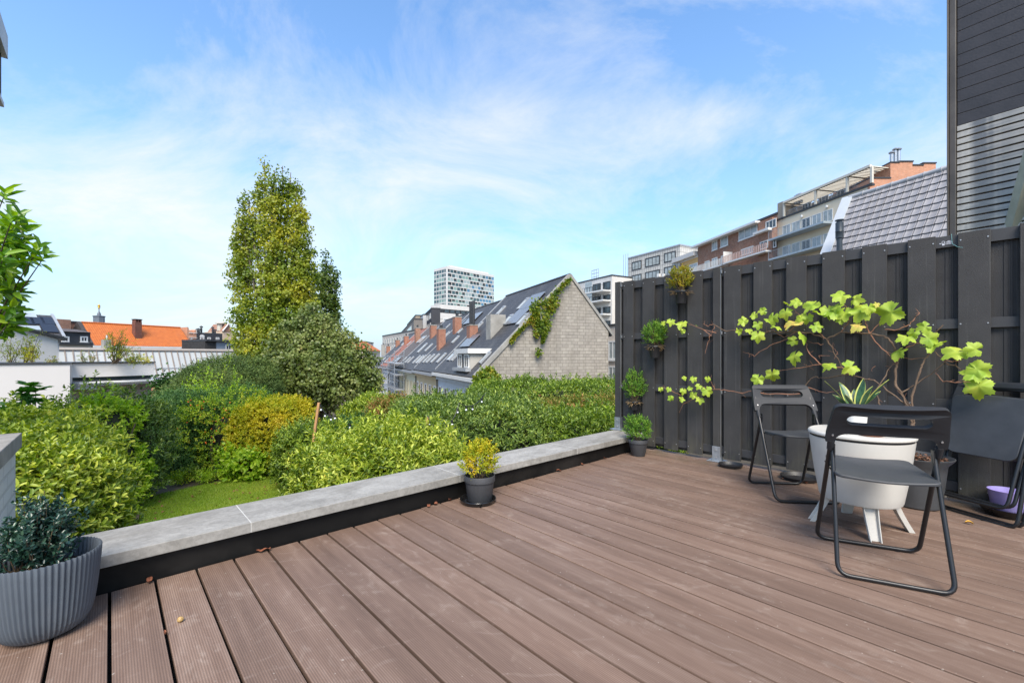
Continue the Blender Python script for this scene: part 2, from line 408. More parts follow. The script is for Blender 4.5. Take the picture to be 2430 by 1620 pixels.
fb=[(287,338),(385,447),(497,566),(617,693),(805,892),(958,1052),(1127,1230),(1312,1427),(1517,1645),(1752,1896),(2012,2180)]
TOP=1.84
edges=[]
for a,b in fb:
    y1,y0=fy(Z(a)),fy(Z(b)); edges.append((y0,y1))
posts=[2.835,1.735,-.185]; scm=None
for (y0,y1) in edges:
    mb=MB(); zb=.175 if y0>2.55 else .035
    mb.box((FX_-.022,y0,zb),(FX_-.001,y1,TOP))
    bd=mb.build('front_board',dk,fence,bevel=.0015)
    for yy in (y0+.012,y1-.012):
        for zz in (1.79,1.22,.665,.1):
            if zz<zb+.02: continue
            if scm is None:
                q_=MB(); q_.tube([(0,0,0),(-.0022,0,0)],.0045,8); so_=q_.build('screw',steel,bd,local=True); scm=so_.data
            else:
                so_=bpy.data.objects.new('screw',scm); COL.objects.link(so_); so_.parent=bd
            so_.location=Vector((FX_-.0222,yy,zz))-worldloc(bd)
# back boards fill the gaps
ys=sorted([e for p in edges for e in p])
allb=sorted(edges); gaps=[]
prev=-.16
for (y0,y1) in allb:
    if y0-prev>.04 and not(prev<1.735<y0): gaps.append((prev,y0))
    elif y0-prev>.04: gaps.append((prev,1.70)); gaps.append((1.77,y0))
    prev=y1
gaps.append((prev,2.80))
for (y0,y1) in gaps:
    if y1-y0<.02: continue
    zb=.18 if y0>2.55 else .04
    mb=MB(); mb.box((FX_+.026,y0-.02,zb),(FX_+.044,y1+.02,TOP-.012)); mb.box((FX_+.0215,(y0+y1)/2-.009,zb),(FX_+.0258,(y0+y1)/2+.009,TOP-.02)); mb.box((FX_+.0215,(y0+y1)/2-.03,zb),(FX_+.0235,(y0+y1)/2-.022,TOP-.02))
    mb.build('back_board',dk,fence,bevel=.001)
for (ya,yb) in ((-.155,1.703),(1.768,2.803)):
    for z0,z1 in ((1.757,TOP-.004),(1.19,1.257),(.63,.70),(.072,.14)):
        if ya>1.7 and z0<.16:
            mb=MB(); mb.box((FX_,ya,z0),(FX_+.021,2.49,z1)); mb.build('rail',dk2,fence,bevel=.001); continue
        mb=MB(); mb.box((FX_,ya,z0),(FX_+.021,yb,z1)); mb.build('rail',dk2,fence,bevel=.001)
for i,y in enumerate(posts):
    zb=.17 if i==0 else .004
    mb=MB(); mb.box((FX_-.032,y-.033,zb),(FX_+.036,y+.033,TOP+.004)); 
    po=mb.build('post',dk,fence,bevel=.003)
    mb=MB(); mb.box((FX_-.036,y-.037,zb+.004),(FX_+.04,y+.037,zb+.138)); mb.box((FX_-.075,y-.075,zb-.002 if i==0 else .001),(FX_+.05,y+.075,zb+.004))
    br=mb.build('bracket',galv,po,bevel=.002)
    for zz in (.035,.105):
        mb=MB(); mb.tube([(FX_-.0365,y,zb+zz),(FX_-.043,y,zb+zz)],.0085,6); mb.build('bolt',steel,po)
    mb=MB(); mb.box((FX_-.026,y-.040,zb+.14),(FX_-.014,y-.0375,TOP))
    for zz in (1.80,1.22,.66):
        mb.box((FX_-.03,y-.05,zz-.015),(FX_-.008,y-.0435,zz+.015))
    mb.build('post_channel',M('channel_grey',(.35,.36,.37),.4,metal=.6) if i==0 else bpy.data.materials['channel_grey'],po)
# small maker's label printed on the top rail
lm=newmat('label_ink'); lm[2].inputs['Base Color'].default_value=(.62,.64,.7,1)
mb=MB(); yl,zl=fy(2245),1.79
def lb(y0,y1,z0,z1): mb.box((FX_-.0012,y0,z0),(FX_+.0005,y1,z1))
y=fy(2231); lb(y-.003,y+.003,zl-.006,zl)
y=fy(2237)
for k_ in range(10):
    a0=-math.pi*.25+k_*math.pi*1.5/9
    lb(y-.003+.007*math.cos(a0)-.0014,y-.003+.007*math.cos(a0)+.0014,zl+.004+.008*math.sin(a0)-.0014,zl+.004+.008*math.sin(a0)+.0014)
lb(y-.013,y+.006,zl-.006,zl-.003); lb(y-.010,y+.003,zl-.017,zl-.009)
y=fy(2250)
lb(y-.012,y+.004,zl+.008,zl+.0105); lb(y-.02,y+.012,zl+.0005,zl+.004); lb(y-.022,y+.008,zl-.006,zl-.0035); lb(y-.018,y+.014,zl-.0125,zl-.010)
mb.build('printed_label',lm[0],fence)
# green tie wires
wire=M('green_wire',(.2,.42,.42),.4)
mb=MB(); y=fy(2258); mb.tube([(FX_-.003,y,TOP+.004),(FX_-.005,y-.002,1.80),(FX_-.004,y-.004,1.775),(FX_-.03,y-.03,1.745),(FX_-.035,y-.055,1.735)],.0012,5); mb.build('tie_wire',wire,fence)
# lattice glimpsed past the right post
t=thing('trellis','white trellis panel with green climber glimpsed past the right end of the fence','trellis',(FX_+.3,-.2,0))
mb=MB()
for k_ in range(22): mb.box((FX_+.30,-.8,.1+k_*.08),(FX_+.31,0.0,.112+k_*.08))
for k_ in range(8): mb.box((FX_+.29,-.8+k_*.1,0),(FX_+.299,-.785+k_*.1,1.80))
mb.build('lattice',M('white_paint',(.75,.75,.72),.5),t)
P_=RNG.uniform([FX_+.33,-.7,.1],[FX_+.42,-.02,1.75],(500,3))
leafobj('leaves',P_,RNG.normal(size=(500,3)),np.tile([-1.,0,.3],(500,1))+RNG.normal(0,.4,(500,3)),.07,.045,leafmat('trellis_leaf',[(0,(.01,.05,.01)),(1,(.03,.14,.03))]),t)

# ================================================================ POTS
soil=M('potting_soil',(.028,.018,.012),.95,.5,60,bump=.9,bscale=120)
blackpl=M('black_plastic',(.018,.018,.020),.45,.15,10,bump=.12,bscale=180)
greypl=M('anthracite_plastic',(.045,.046,.05),.6,.15,12,bump=.15,bscale=160)
def pot(name,label,c,r,h,mat=None,rim=.2,taper=.78,group=None,soilz=.86):
    t=thing(name,label,'plant pot',c,0,group); mat=mat or blackpl
    rt=r; rb=r*taper; zr=h*(1-rim)
    mb=MB()
    prof=[(rb*.96,0.001),(rb,.006),(rt*.93,zr),(rt*.995,zr+.004),(rt,h-.003),(rt-.002,h),(rt-.005,h-.001),(rt*.9,zr),(rt*.88,h*soilz-.01)]
    mb.lathe(prof,(0,0,0),40); mb.f=[f for f in mb.f if len(f)<5]; mb.m=[0]*len(mb.f); mb.add([(rb*.96*math.cos(a*math.pi/10),rb*.96*math.sin(a*math.pi/10),.001) for a in range(20)],[tuple(range(20))])
    mb.build('pot_body',mat,t,smooth=True,local=True)
    mb=MB(); 
    mb.lathe([(rt*.91,h*soilz-.012),(rt*.6,h*soilz-.004),(rt*.25,h*soilz+.003),(.0001,h*soilz+.004)],(0,0,0),20); mb.build('soil',soil,t,smooth=True,local=True)
    return t
def boxwood(t,c,rx,rz,n,mat,seed,L=.016,stems=14,shape=1.0,spiky=.25,name='foliage'):
    "small box shrub: many upright twigs, leaf pairs along each"
    r=np.random.default_rng(seed); c=np.array(c,float)
    P0,D0=[],[]; sm=MB()
    tw=max(stems,8)
    for i in range(tw):
        a=r.uniform(0,6.28); q=math.sqrt(r.uniform(0,1)); tip=c+np.array([rx*q*math.cos(a),rx*q*math.sin(a),rz*2*(1-.45*q*q)*(1+r.normal(0,spiky*.6))])
        b=c+np.array([rx*.15*math.cos(a),rx*.15*math.sin(a),0]); mid=(b+tip)/2+np.array([math.cos(a),math.sin(a),0])*rx*.18*q
        sm.tube([b,mid,tip],[.0022,.0016,.0007],5)
    sm.build('stems',bark_y,t)
    # twigs in the outer volume
    for i in range(n):
        a=r.uniform(0,6.28); u=r.uniform(-.75,1); q=math.sqrt(1-u*u*.98) if abs(u)<1 else 0
        k=r.uniform(.45,1.0)**.5*(1+.16*math.sin(3*a+seed)+.12*math.sin(7*u+seed*2))
        d=np.array([q*math.cos(a),q*math.sin(a),u]); p=c+np.array([0,0,rz*.95])+d*np.array([rx,rx,rz])*k
        if r.random()<spiky: p=p+np.array([0,0,1])*rz*.18*r.random()
        P0.append(p); D0.append(d*.6+np.array([0,0,.8])+r.normal(0,.35,3))
    ps,ax,nn=shoots(np.array(P0),np.array(D0),9,L,seed,(30,65),.45,.3)
    return leafobj(name,ps,ax,nn,L*r.uniform(.7,1.2,len(ps)),L*.55,mat,t)
bark_y=M('twig_bark',(.16,.11,.06),.9)
lf_yel=leafmat('yellow_box_leaf',[(0,(.06,.13,.015)),(.3,(.24,.32,.02)),(.65,(.52,.46,.02)),(.9,(.70,.48,.03)),(1,(.68,.34,.03))],.3,.5,.3,.7,14)
lf_gr=leafmat('green_box_leaf',[(0,(.03,.10,.015)),(.5,(.12,.26,.03)),(1,(.32,.45,.06))],.3,.5,.3,.5,16)
lf_or=leafmat('ochre_box_leaf',[(0,(.08,.12,.015)),(.5,(.26,.26,.02)),(1,(.5,.30,.03))],.3,.5,.3,.5,16)
lf_dk=leafmat('dark_box_leaf',[(0,(.008,.03,.022)),(.55,(.022,.065,.045)),(.9,(.05,.11,.06)),(1,(.18,.34,.04))],.15,.28,.6,.3,10)
# pot with saucer in front of the coping
sc=(1.86,2.36,0)
st=thing('pot_saucer','round black plastic saucer under the pot of yellow boxwood','saucer',sc)
mb=MB(); mb.lathe([(.0001,.004),(.105,.004),(.118,.03),(.123,.031),(.125,.027),(.112,.0005),(.0001,.0005)],(0,0,0),48); mb.build('dish',M('black_gloss_plastic',(.012,.012,.013),.18,.1),st,smooth=True,local=True)
pc=(1.885,2.372,.006)
t=pot('potted_boxwood','black pot of yellow and orange boxwood standing in a saucer against the coping',pc,.106,.176,greypl,rim=.26,taper=.80)
boxwood(t,(pc[0]-.005,pc[1],.15),.098,.118,330,lf_yel,5,.017,16,spiky=.45)
# corner pot
cc=(3.92,2.37,.001)
t=pot('potted_boxwood','black pot of green boxwood on the deck in the corner where coping meets fence',cc,.098,.165,greypl,rim=.24,taper=.68)
boxwood(t,(cc[0],cc[1],.145),.10,.11,300,lf_gr,8,.017,14,spiky=.35)
# hanging pots
def hang(px,pyr,pyb,wpx,fol,mat,lab,seed):
    X=FX_-.022-.075
    P=Plane((X,0,0),(0,1,0)); yy,zr=P.hit(px,pyr); _,zb=P.hit(px,pyb)
    d=X*FW[0]+yy*FW[1]; r=wpx/F_*d/2*.93
    t=pot('hanging_pot',lab,(X,yy,zb),r,zr-zb,blackpl,rim=.16,taper=.72,group='pots hung on the fence')
    mb=MB(); mb.box((r*.9,-.012,(zr-zb)*.6),(FX_-.022-X,.012,(zr-zb)*.7)); mb.box((FX_-.025-X,-.012,(zr-zb)*.3),(FX_-.022-X-.0002,.012,(zr-zb)*.98)); mb.build('hook',blackpl,t,local=True)
    _,zt=P.hit(px,fol[0]); rx=fol[1]/F_*d/2
    boxwood(t,(X,yy,zr-.002),rx,(zt-zr+.005)/2,240,mat,seed,.016,12,spiky=.3)
    q=RNG.normal(size=(70,3)); leafobj('dry_straw',np.array([X,yy,zr-.012])+q*[r*.45,r*.45,.006],q*[1,1,.25],np.tile([0,0,1.],(70,1)),.06,.003,bpy.data.materials.get('straw') or M('straw',(.5,.36,.2),.9),t)
    return t
hang(1616,690,721,34,(638,44),lf_or,'black hanging pot with ochre boxwood, topmost on the fence',21)
hang(1554,820,849,32,(771,44),lf_gr,'black hanging pot with light green boxwood, middle one on the fence',22)
hang(1505,951,972,30,(886,40),lf_gr,'black hanging pot with dark green boxwood, lowest on the fence above the corner pot',23)
# ribbed planter
rp=(-.172,2.315,0)
t=thing('ribbed_planter','large ribbed slate grey planter at the left end of the parapet','planter',rp)
H_=.285; ribm=M('slate_grey_plastic',(.092,.112,.135),.5,.08,8,bump=.15,bscale=300,spec=.45,dirt=(.15,.15,.15),dirtamt=.25)
prof=[(.07,.001),(.092,.008),(.108,.022),(.122,.05),(.130,.085),(.137,.14),(.143,.2),(.147,.25),(.149,H_-.004),(.148,H_),(.1455,H_-.002),(.139,.2),(.134,.16)]
mb=MB(); mb.lathe(prof,(0,0,0),348,rib=(58,.0034,.1)); mb.f=[f for f in mb.f if len(f)<5]; mb.m=[0]*len(mb.f)
mb.build('planter_shell',ribm,t,smooth=True,local=True,ang=80)
mb=MB(); mb.lathe([(.138,.215),(.1,.225),(.04,.228),(.0001,.229)],(0,0,0),24); mb.build('soil',soil,t,smooth=True,local=True)
bt=thing('boxwood_plant','dark glossy boxwood growing in the ribbed planter','plant',(rp[0]-.0,rp[1]+.01,.23))
for k_,(dx,dy,hh) in enumerate(((0,0,1),(-.05,.03,.8),(.045,.02,.85),(-.02,-.04,.7),(.03,-.045,.65),(-.09,.0,.6),(.07,.05,.75))):
    boxwood(bt,(rp[0]-.02+dx*.5,rp[1]+.01+dy*.5,.225),.042,.095*hh+.015,58,lf_dk,31+k_,.017,8,spiky=.6,name='foliage')
    bt_off=0
P_=[];D_=[]
for k_ in range(16):
    a=RNG.uniform(0,6.28); e=RNG.uniform(.3,1.0); b_=np.array([rp[0]-.02,rp[1]+.01,.22]); tip=b_+np.array([math.cos(a)*.125*e,math.sin(a)*.125*e,.27-.13*e+RNG.normal(0,.02)])
    mb=MB(); mb.tube([b_,(b_+tip)/2+[math.cos(a)*.015,math.sin(a)*.015,.0],tip],[.0022,.0018,.0008],5); mb.build('stem',bark_y,bt)
    for s_ in np.linspace(.35,1,7): P_.append(b_+(tip-b_)*s_); D_.append((tip-b_)+RNG.normal(0,.05,3))
ps,ax,nn=shoots(np.array(P_),np.array(D_),7,.017,91,(30,75),.5,.3); leafobj('foliage',ps,ax,nn,.018,.010,lf_dk,bt)
# ================================================================ TABLE
wt=M('white_plastic',(.53,.51,.465),.42,.05,6,bump=.08,bscale=240,spec=.45,dirt=(.45,.43,.38),dirtamt=.25)
tc_=(3.25,.50)
T=thing('patio_table','round cream white plastic bar table with closed lid between the folding chairs','table',(tc_[0],tc_[1],0))
mb=MB(); mb.lathe([(.10,.160),(.182,.161),(.193,.166),(.198,.178),(.205,.22),(.222,.32),(.236,.43),(.246,.515),(.246,.524),(.10,.524)],(0,0,0),72); mb.build('tub',wt,T,smooth=True,local=True)
mb=MB(); mb.lathe([(.10,.5245),(.242,.5245),(.242,.535),(.10,.535)],(0,0,0),72); mb.build('lid_groove',M('groove_black',(.01,.01,.01),.6),T,smooth=True,local=True)  # black ring draws the dark groove line under the lid
mb=MB(); mb.lathe([(.10,.5355),(.247,.5355),(.253,.540),(.254,.549),(.250,.556),(.242,.560),(.234,.558),(.10,.557),(.0001,.557)],(0,0,0),72); mb.build('lid',wt,T,smooth=True,local=True)
for fx,fy_ in ((3.05,.405),(3.16,.70),(3.36,.287),(3.44,.588)):
    a=math.atan2(fy_-tc_[1],fx-tc_[0]); ca,sa=math.cos(a),math.sin(a)
    mb=MB(); n=10; rows=[]
    for i in range(n+1):
        s=i/n; rad=.150+.085*s**1.3; z=.19*(1-s)+.001; w=.036-.010*s; th=.017
        # shallow U channel cross-section, open outward
        cs=[(rad-th*.6,-w),(rad+th,-w),(rad+th,-w+.005),(rad-th*.6+.006,-w+.007),(rad-th*.6+.006,w-.007),(rad+th,w-.005),(rad+th,w),(rad-th*.6,w)]
        rows.append([(q*ca-y_*sa,q*sa+y_*ca,z) for q,y_ in cs])
    for i in range(n): mb.prism(rows[i],rows[i+1],caps=False)
    mb.add(rows[-1],[tuple(range(8))])
    mb.build('leg',wt,T,local=True,bevel=.0012)
# pot with snake plant on table
pp=(3.362,.535,.5585)
t=thing('snake_plant','white pot with yellow edged snake plant standing on the patio table','potted plant',pp)
mb=MB(); mb.lathe([(.045,.001),(.05,.003),(.0585,.11),(.064,.112),(.065,.135),(.062,.136),(.058,.12),(.056,.10)],(0,0,0),40); mb.f=[f for f in mb.f if len(f)<5]; mb.m=[0]*len(mb.f); mb.build('pot_body',M('white_ceramic',(.72,.71,.68),.3,.05),t,smooth=True,local=True)
mb=MB(); mb.lathe([(.0575,.115),(.0001,.118)],(0,0,0),20); mb.build('soil',soil,t,local=True)
g1=M('snake_leaf_green',(.035,.10,.04),.4,.6,30); g2=M('snake_leaf_edge',(.50,.52,.12),.4,.15)
r=np.random.default_rng(4)
for i,(az,ln,tl) in enumerate([(2.6,.20,.55),(1.9,.17,.3),(.4,.19,.12),(-.6,.215,.50),(-.2,.14,.6),(3.6,.12,.6),(1.0,.13,.4),(2.2,.11,.7),(-1.4,.16,.35)]):
    az+=YAW-1.57
    mb=MB(); c0=np.array([.02*math.cos(az),.02*math.sin(az),.115]); dr=np.array([math.cos(az),math.sin(az),0]); sd=np.array([-math.sin(az),math.cos(az),0])
    if i%2: sd=(sd+dr*.5)/1.118
    rows=[]; n=10
    for j in range(n+1):
        s=j/n; w=.027*math.sin(min(1,.35+s*.9)*math.pi*.5)*(1-max(0,s-.55)**1.6*3.0) if s<.97 else .0015
        w=max(.0012,w); p=c0+dr*(math.sin(tl)*ln*s+.03*s*s)+np.array([0,0,math.cos(tl)*ln*s])+sd*.004*math.sin(6*s)
        nn_=-dr*.2
        rows.append([p-sd*w,p-sd*w*.72+dr*.003,p+dr*.0055,p+sd*w*.72+dr*.003,p+sd*w])
    for j in range(n):
        for q in range(4):
            mb.add([rows[j][q],rows[j][q+1],rows[j+1][q+1],rows[j+1][q]],[(0,1,2,3)],1 if q in (0,3) else 0)
    mb.build('leaf',[g1,g2],t,local=True,smooth=True,ang=180)
t=thing('dish','small terracotta saucer lying on the table lid','dish',(3.12,.43,.5575))
mb=MB(); mb.lathe([(.0001,.001),(.05,.001),(.058,.009),(.055,.010),(.048,.004),(.0001,.004)],(0,0,0),32); mb.build('clay_dish',M('terracotta',(.33,.13,.07),.7),t,smooth=True,local=True)
# ================================================================ FOLDING CHAIRS
tubem=M('black_powdercoat',(.010,.0105,.012),.36,.15,20,spec=.5)
plm=M('black_chair_plastic',(.022,.024,.028),.55,.12,9,bump=.10,bscale=320,spec=.35,dirt=(.05,.05,.055),dirtamt=.4)
seatm=M('dusty_sky_sheen_seat',(.050,.054,.060),.5,.18,7,bump=.10,bscale=320,spec=.4,dirt=(.10,.10,.10),dirtamt=.4)  # seat grey lightened to stand for sky sheen, with dust blotches over it
def fil(pts,r,n=5):
    "round the corners of a polyline"
    out=[np.array(pts[0],float)]
    for i in range(1,len(pts)-1):
        a,b,c=[np.array(q,float) for q in pts[i-1:i+2]]
        u=(a-b)/np.linalg.norm(a-b); v=(c-b)/np.linalg.norm(c-b); p0=b+u*r; p1=b+v*r
        for k in range(n+1):
            s=k/n; out.append((1-s)**2*p0+2*s*(1-s)*b+s*s*p1)
    out.append(np.array(pts[-1],float)); return out
def rr2(x0,x1,y0,y1,r,n=5,top=None):
    o=[]
    for cx,cy,a0 in ((x1-r,y1-r,0),(x0+r,y1-r,90),(x0+r,y0+r,180),(x1-r,y0+r,270)):
        for k in range(n+1):
            a=R_(a0+90*k/n); o.append((cx+r*math.cos(a),cy+r*math.sin(a)))
    return o
LT0=np.array([.205,.012]); LT1=np.array([-.165,.74])      # side line of the long tube: (y,z) floor .. back
def LT(s): return LT0+(LT1-LT0)*s
def hw(s): return .214-.020*s                                # half width along it
def chair_parts(t,folded=False):
    ld=(LT1-LT0); Ln=np.linalg.norm(ld); ld/=Ln; nd=np.array([ld[1],-ld[0]])   # nd points forward
    def pt(x,s,o=0): q=LT0+ld*s*Ln+nd*o; return (x,q[0],q[1])
    # long frame
    pts=[pt(-hw(.93),.93),pt(-hw(0),0),pt(hw(0),0),pt(hw(.93),.93)]
    mb=MB(); mb.tube(fil(pts,.055),.0105,10); lf=mb.build('front_leg_frame',tubem,t,smooth=True,local=True)
    mb=MB()
    for sx in(-1,1): mb.tube([(sx*.13,LT0[0],.0015),(sx*.13,LT0[0],.004)],.012,8)
    mb.build('glide',blackpl,lf,local=True)
    if folded:
        R0=LT(0)+nd*.028+np.array([0,0]); R1=LT(.745)+nd*.02; off=.03
        pts=[(-.19,R1[0],R1[1]),(-.19,R0[0]-.01,R0[1]+.10),(.19,R0[0]-.01,R0[1]+.10),(.19,R1[0],R1[1])]
    else:
        P1=LT(.745); pts=[(-.188,P1[0]+.012,P1[1]),(-.20,-.245,.012),(.20,-.245,.012),(.188,P1[0]+.012,P1[1])]
    mb=MB(); mb.tube(fil(pts,.05),.0095,10)
    for sx in (-1,1):
        P1=LT(.745); mb.tube([(sx*.184,P1[0]+.006,P1[1]),(sx*.204,P1[0]+.006,P1[1])],.006,8)
        mb.box((sx*.183-.003,P1[0]-.012,P1[1]-.045),(sx*.183+.003,P1[0]+.02,P1[1]+.02))
    mb.build('rear_leg_frame',tubem,t,smooth=True,local=True)
    # backrest
    L2=Ln
    S=lambda z:z/L2
    top=.865*1.0
    # outline in (x, a) where a = distance along tube line
    A0,A1=.65,.865
    out=[]
    bw=.222; tw=.205; r=.035
    # outer boundary, counter clockwise from lower right sleeve
    out+=[(bw,A0),(bw-.001,A0+.05)]
    for k in range(7):
        a=R_(90*k/6); out.append((tw-r+r*math.cos(a),A1-r+r*math.sin(a)))
    for k in range(7):
        a=R_(90+90*k/6); out.append((-tw+r+r*math.cos(a),A1-r+r*math.sin(a)))
    out+=[(-bw+.001,A0+.05),(-bw,A0),(-bw+.030,A0)]
    for k in range(7):
        a=R_(180-90*k/6); out.append((-bw+.034+.05+.05*math.cos(a),A0+.05*math.sin(a)+.002))
    for k in range(7):
        a=R_(90-90*k/6); out.append((bw-.034-.05+.05*math.cos(a),A0+.05*math.sin(a)+.002))
    out+=[(bw-.030,A0)]
    hole=rr2(-.152,.152,.760,.814,.0269,6)
    def fn(x,a,h):
        cur=-.018*(1-(x/.22)**2)*max(0,(a-A0-.03)/.12)
        lean=-.05*max(0,a-.76)**1.0
        return pt(x,a/Ln,h+cur+lean*.6)
    # insert mid points along the long edges so the panel can curve
    def dens(L):
        o=[]
        for i in range(len(L)):
            p,q=L[i],L[(i+1)%len(L)]; o.append(p); dd=math.dist(p,q)
            if dd>.04:
                m_=int(dd/.03)
                for j in range(1,m_): o.append((p[0]+(q[0]-p[0])*j/m_,p[1]+(q[1]-p[1])*j/m_))
        return o
    mb=MB(); mb.plate(dens(out),[dens(hole)],.024,fn); bk=mb.build('backrest',plm,t,local=True,bevel=.006,smooth=True,bseg=3,ang=30)
    for sx in (-1,1):
        mb=MB(); q0=pt(sx*(hw(.8)+.0),.80,0); q1=pt(sx*hw(.73),.735,0); mb.tube([q0,q1],[.0165,.0135],10)
        mb.build('tube_sleeve',plm,bk,smooth=True,local=True)
    mb=MB()
    for sx in (-1,1): mb.tube([pt(sx*.197,A0/Ln+.05,-.016),pt(sx*.197,A0/Ln+.05,.016)],.0045,8)
    mb.build('screw',steel,bk,smooth=True,local=True)
    # seat
    so=[]
    def arc(cx,cy,r_,a0,a1,n=6):
        for k in range(n+1):
            a=R_(a0+(a1-a0)*k/n); so.append((cx+r_*math.cos(a),cy+r_*math.sin(a)))
    arc(.125,.185,.05,-5,90); arc(-.125,.185,.05,90,185); 
    so+=[(-.183,.02)]
    arc(-.160,-.125,.03,180,255,4); so+=[(0,-.165)]; arc(.160,-.125,.03,285,360,4); so+=[(.183,.02)]
    def dens2(L):
        o=[]
        for i in range(len(L)):
            p,q=L[i],L[(i+1)%len(L)]; o.append(p); dd=math.dist(p,q)
            if dd>.05:
                m_=int(dd/.04)
                for j in range(1,m_): o.append((p[0]+(q[0]-p[0])*j/m_,p[1]+(q[1]-p[1])*j/m_))
        return o
    if folded:
        def fs(x,y,h):
            return pt(x*1.03,(.605-y*.98)/Ln,.034+h)
    else:
        def fs(x,y,h): return (x,y,.448+h+.02*(y/.2)*.6-.012*(1-(x/.18)**2)*(1 if h>0 else .6))
    so=dens2(so); rings=[so]
    # grid-like fan so the seat can dish
    mb=MB(); n=len(so); ks=[1,.8,.55,.3]; vs=[]; 
    for h in (.008,-.008):
        for k_ in ks: vs+=[fs(x*k_,(y-.02)*k_+.02,h) for x,y in so]
        vs.append(fs(0,.02,h))
    q=len(ks)*n+1; fcs=[]
    for side in (0,1):
        b=side*q
        for i in range(len(ks)-1):
            for j in range(n): fcs.append((b+i*n+j,b+i*n+(j+1)%n,b+(i+1)*n+(j+1)%n,b+(i+1)*n+j))
        for j in range(n): fcs.append((b+(len(ks)-1)*n+j,b+(len(ks)-1)*n+(j+1)%n,b+q-1))
    for j in range(n): fcs.append((j,(j+1)%n,q+(j+1)%n,q+j))
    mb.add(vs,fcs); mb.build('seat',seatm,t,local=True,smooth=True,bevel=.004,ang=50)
    if not folded:
        mb=MB()
        for sx in (-1,1):
            mb.tube([(sx*.186,-.12,.436),(sx*.186,.12,.446)],.006,6)
            q=LT((.45-.012)/(LT1[1]-LT0[1])); mb.tube([(sx*.17,q[0],.447),(sx*.205,q[0],.447)],.005,6)
        mb.build('seat_bracket',tubem,t,local=True)
def rot_to(f): return math.atan2(f[1],f[0])-math.pi/2
# front chair: rear bar centre (2.504,.266), facing the table
f=np.array([.935,.355]); f/=np.linalg.norm(f); c=np.array([2.504,.266])+f*.245
ch1=thing('folding_chair','black folding chair seen from behind, nearest on the deck, its back to the viewer','chair',(c[0],c[1],0),rot_to(f),'black folding chairs')
chair_parts(ch1)
f=np.array([-.74,-.67]); f/=np.linalg.norm(f); c=np.array([3.82,1.11])+f*.245
ch2=copy_tree(ch1); ch2.location=(c[0],c[1],0); ch2.rotation_euler=(0,0,rot_to(f))
ch2['label']='black folding chair standing behind the white table, its back to the fence'
# folded chairs leaning on the fence
f=np.array([-.86,.51])
fc=thing('folded_chair','folded black chair leaning against the fence, front one of the pair','chair',(4.03,.02,0),rot_to(f),'folded chairs leaning on the fence')
chair_parts(fc,True)
fc.rotation_euler=(R_(-11.5),0,rot_to(f)) 
fc.location=(4.13,-.045,.030)
fc2=copy_tree(fc); fc2.location=(4.175,-.072,.030); fc2['label']='folded black chair leaning directly on the fence, rear one of the pair'
# ================================================================ planter with vine
gp=M('graphite_planter',(.05,.052,.055),.55,.15,8,bump=.1,bscale=150)
vp_c=(3.99,.32,0)
t=thing('vine_planter','dark grey round planter filled with bark behind the white table','planter',vp_c)
mb=MB(); mb.lathe([(.125,.001),(.135,.01),(.155,.22),(.162,.285),(.195,.325),(.197,.333),(.192,.335),(.16,.30),(.15,.28)],(0,0,0),56); mb.f=[f_ for f_ in mb.f if len(f_)<5]; mb.m=[0]*len(mb.f); mb.build('planter_shell',gp,t,smooth=True,local=True)
mb=MB(); mb.lathe([(.168,.305),(.1,.312),(.0001,.315)],(0,0,0),24); mb.build('soil',soil,t,local=True)
q=RNG.uniform(-1,1,(420,3)); q=q[(q[:,0]**2+q[:,1]**2)<.9][:300]
leafobj('bark_chips',np.array([vp_c[0],vp_c[1],.318])+q*[.165,.165,.006],RNG.normal(size=(len(q),3))*[1,1,.3],np.tile([0,0,1.],(len(q),1))+RNG.normal(0,.3,(len(q),3)),.022,.013,M('bark_chip',(.15,.075,.045),.9,.5,40),t)
for i,(x,y,r_) in enumerate(((4.13,1.56,.10),(4.12,1.02,.135))):
    s=thing('saucer',('small black round saucer at the fence foot beside the middle post','wide black round saucer at the fence foot behind the far chair')[i],'saucer',(x,y,.001),0,'saucers along the fence')
    mb=MB(); mb.lathe([(.0001,.003),(r_*.85,.003),(r_,.028),(r_*1.02,.027),(r_*.9,0),(.0001,0)],(0,0,0),40); mb.build('dish',blackpl,s,smooth=True,local=True)
t=thing('plant_tray','black oval tray under the lilac bowl by the folded chairs','tray',(4.15,-.10,.001))
mb=MB(); mb.lathe([(.0001,.033),(.10,.033),(.125,.050),(.131,.049),(.1,0),(.0001,0)],(0,0,0),44); mb.build('tray',M('black_tray',(.01,.01,.011),.25),t,smooth=True,local=True)
t=thing('flower_bowl','empty glazed lilac bowl standing in the black tray','bowl',(4.16,-.10,.034))
mb=MB(); mb.lathe([(.0001,.001),(.068,.001),(.074,.01),(.092,.12),(.0935,.123),(.0905,.123),(.07,.014),(.0001,.012)],(0,0,0),48); mb.build('glazed_bowl',M('lilac_glaze',(.36,.30,.62),.16,.12,9,spec=.7),t,smooth=True,local=True)
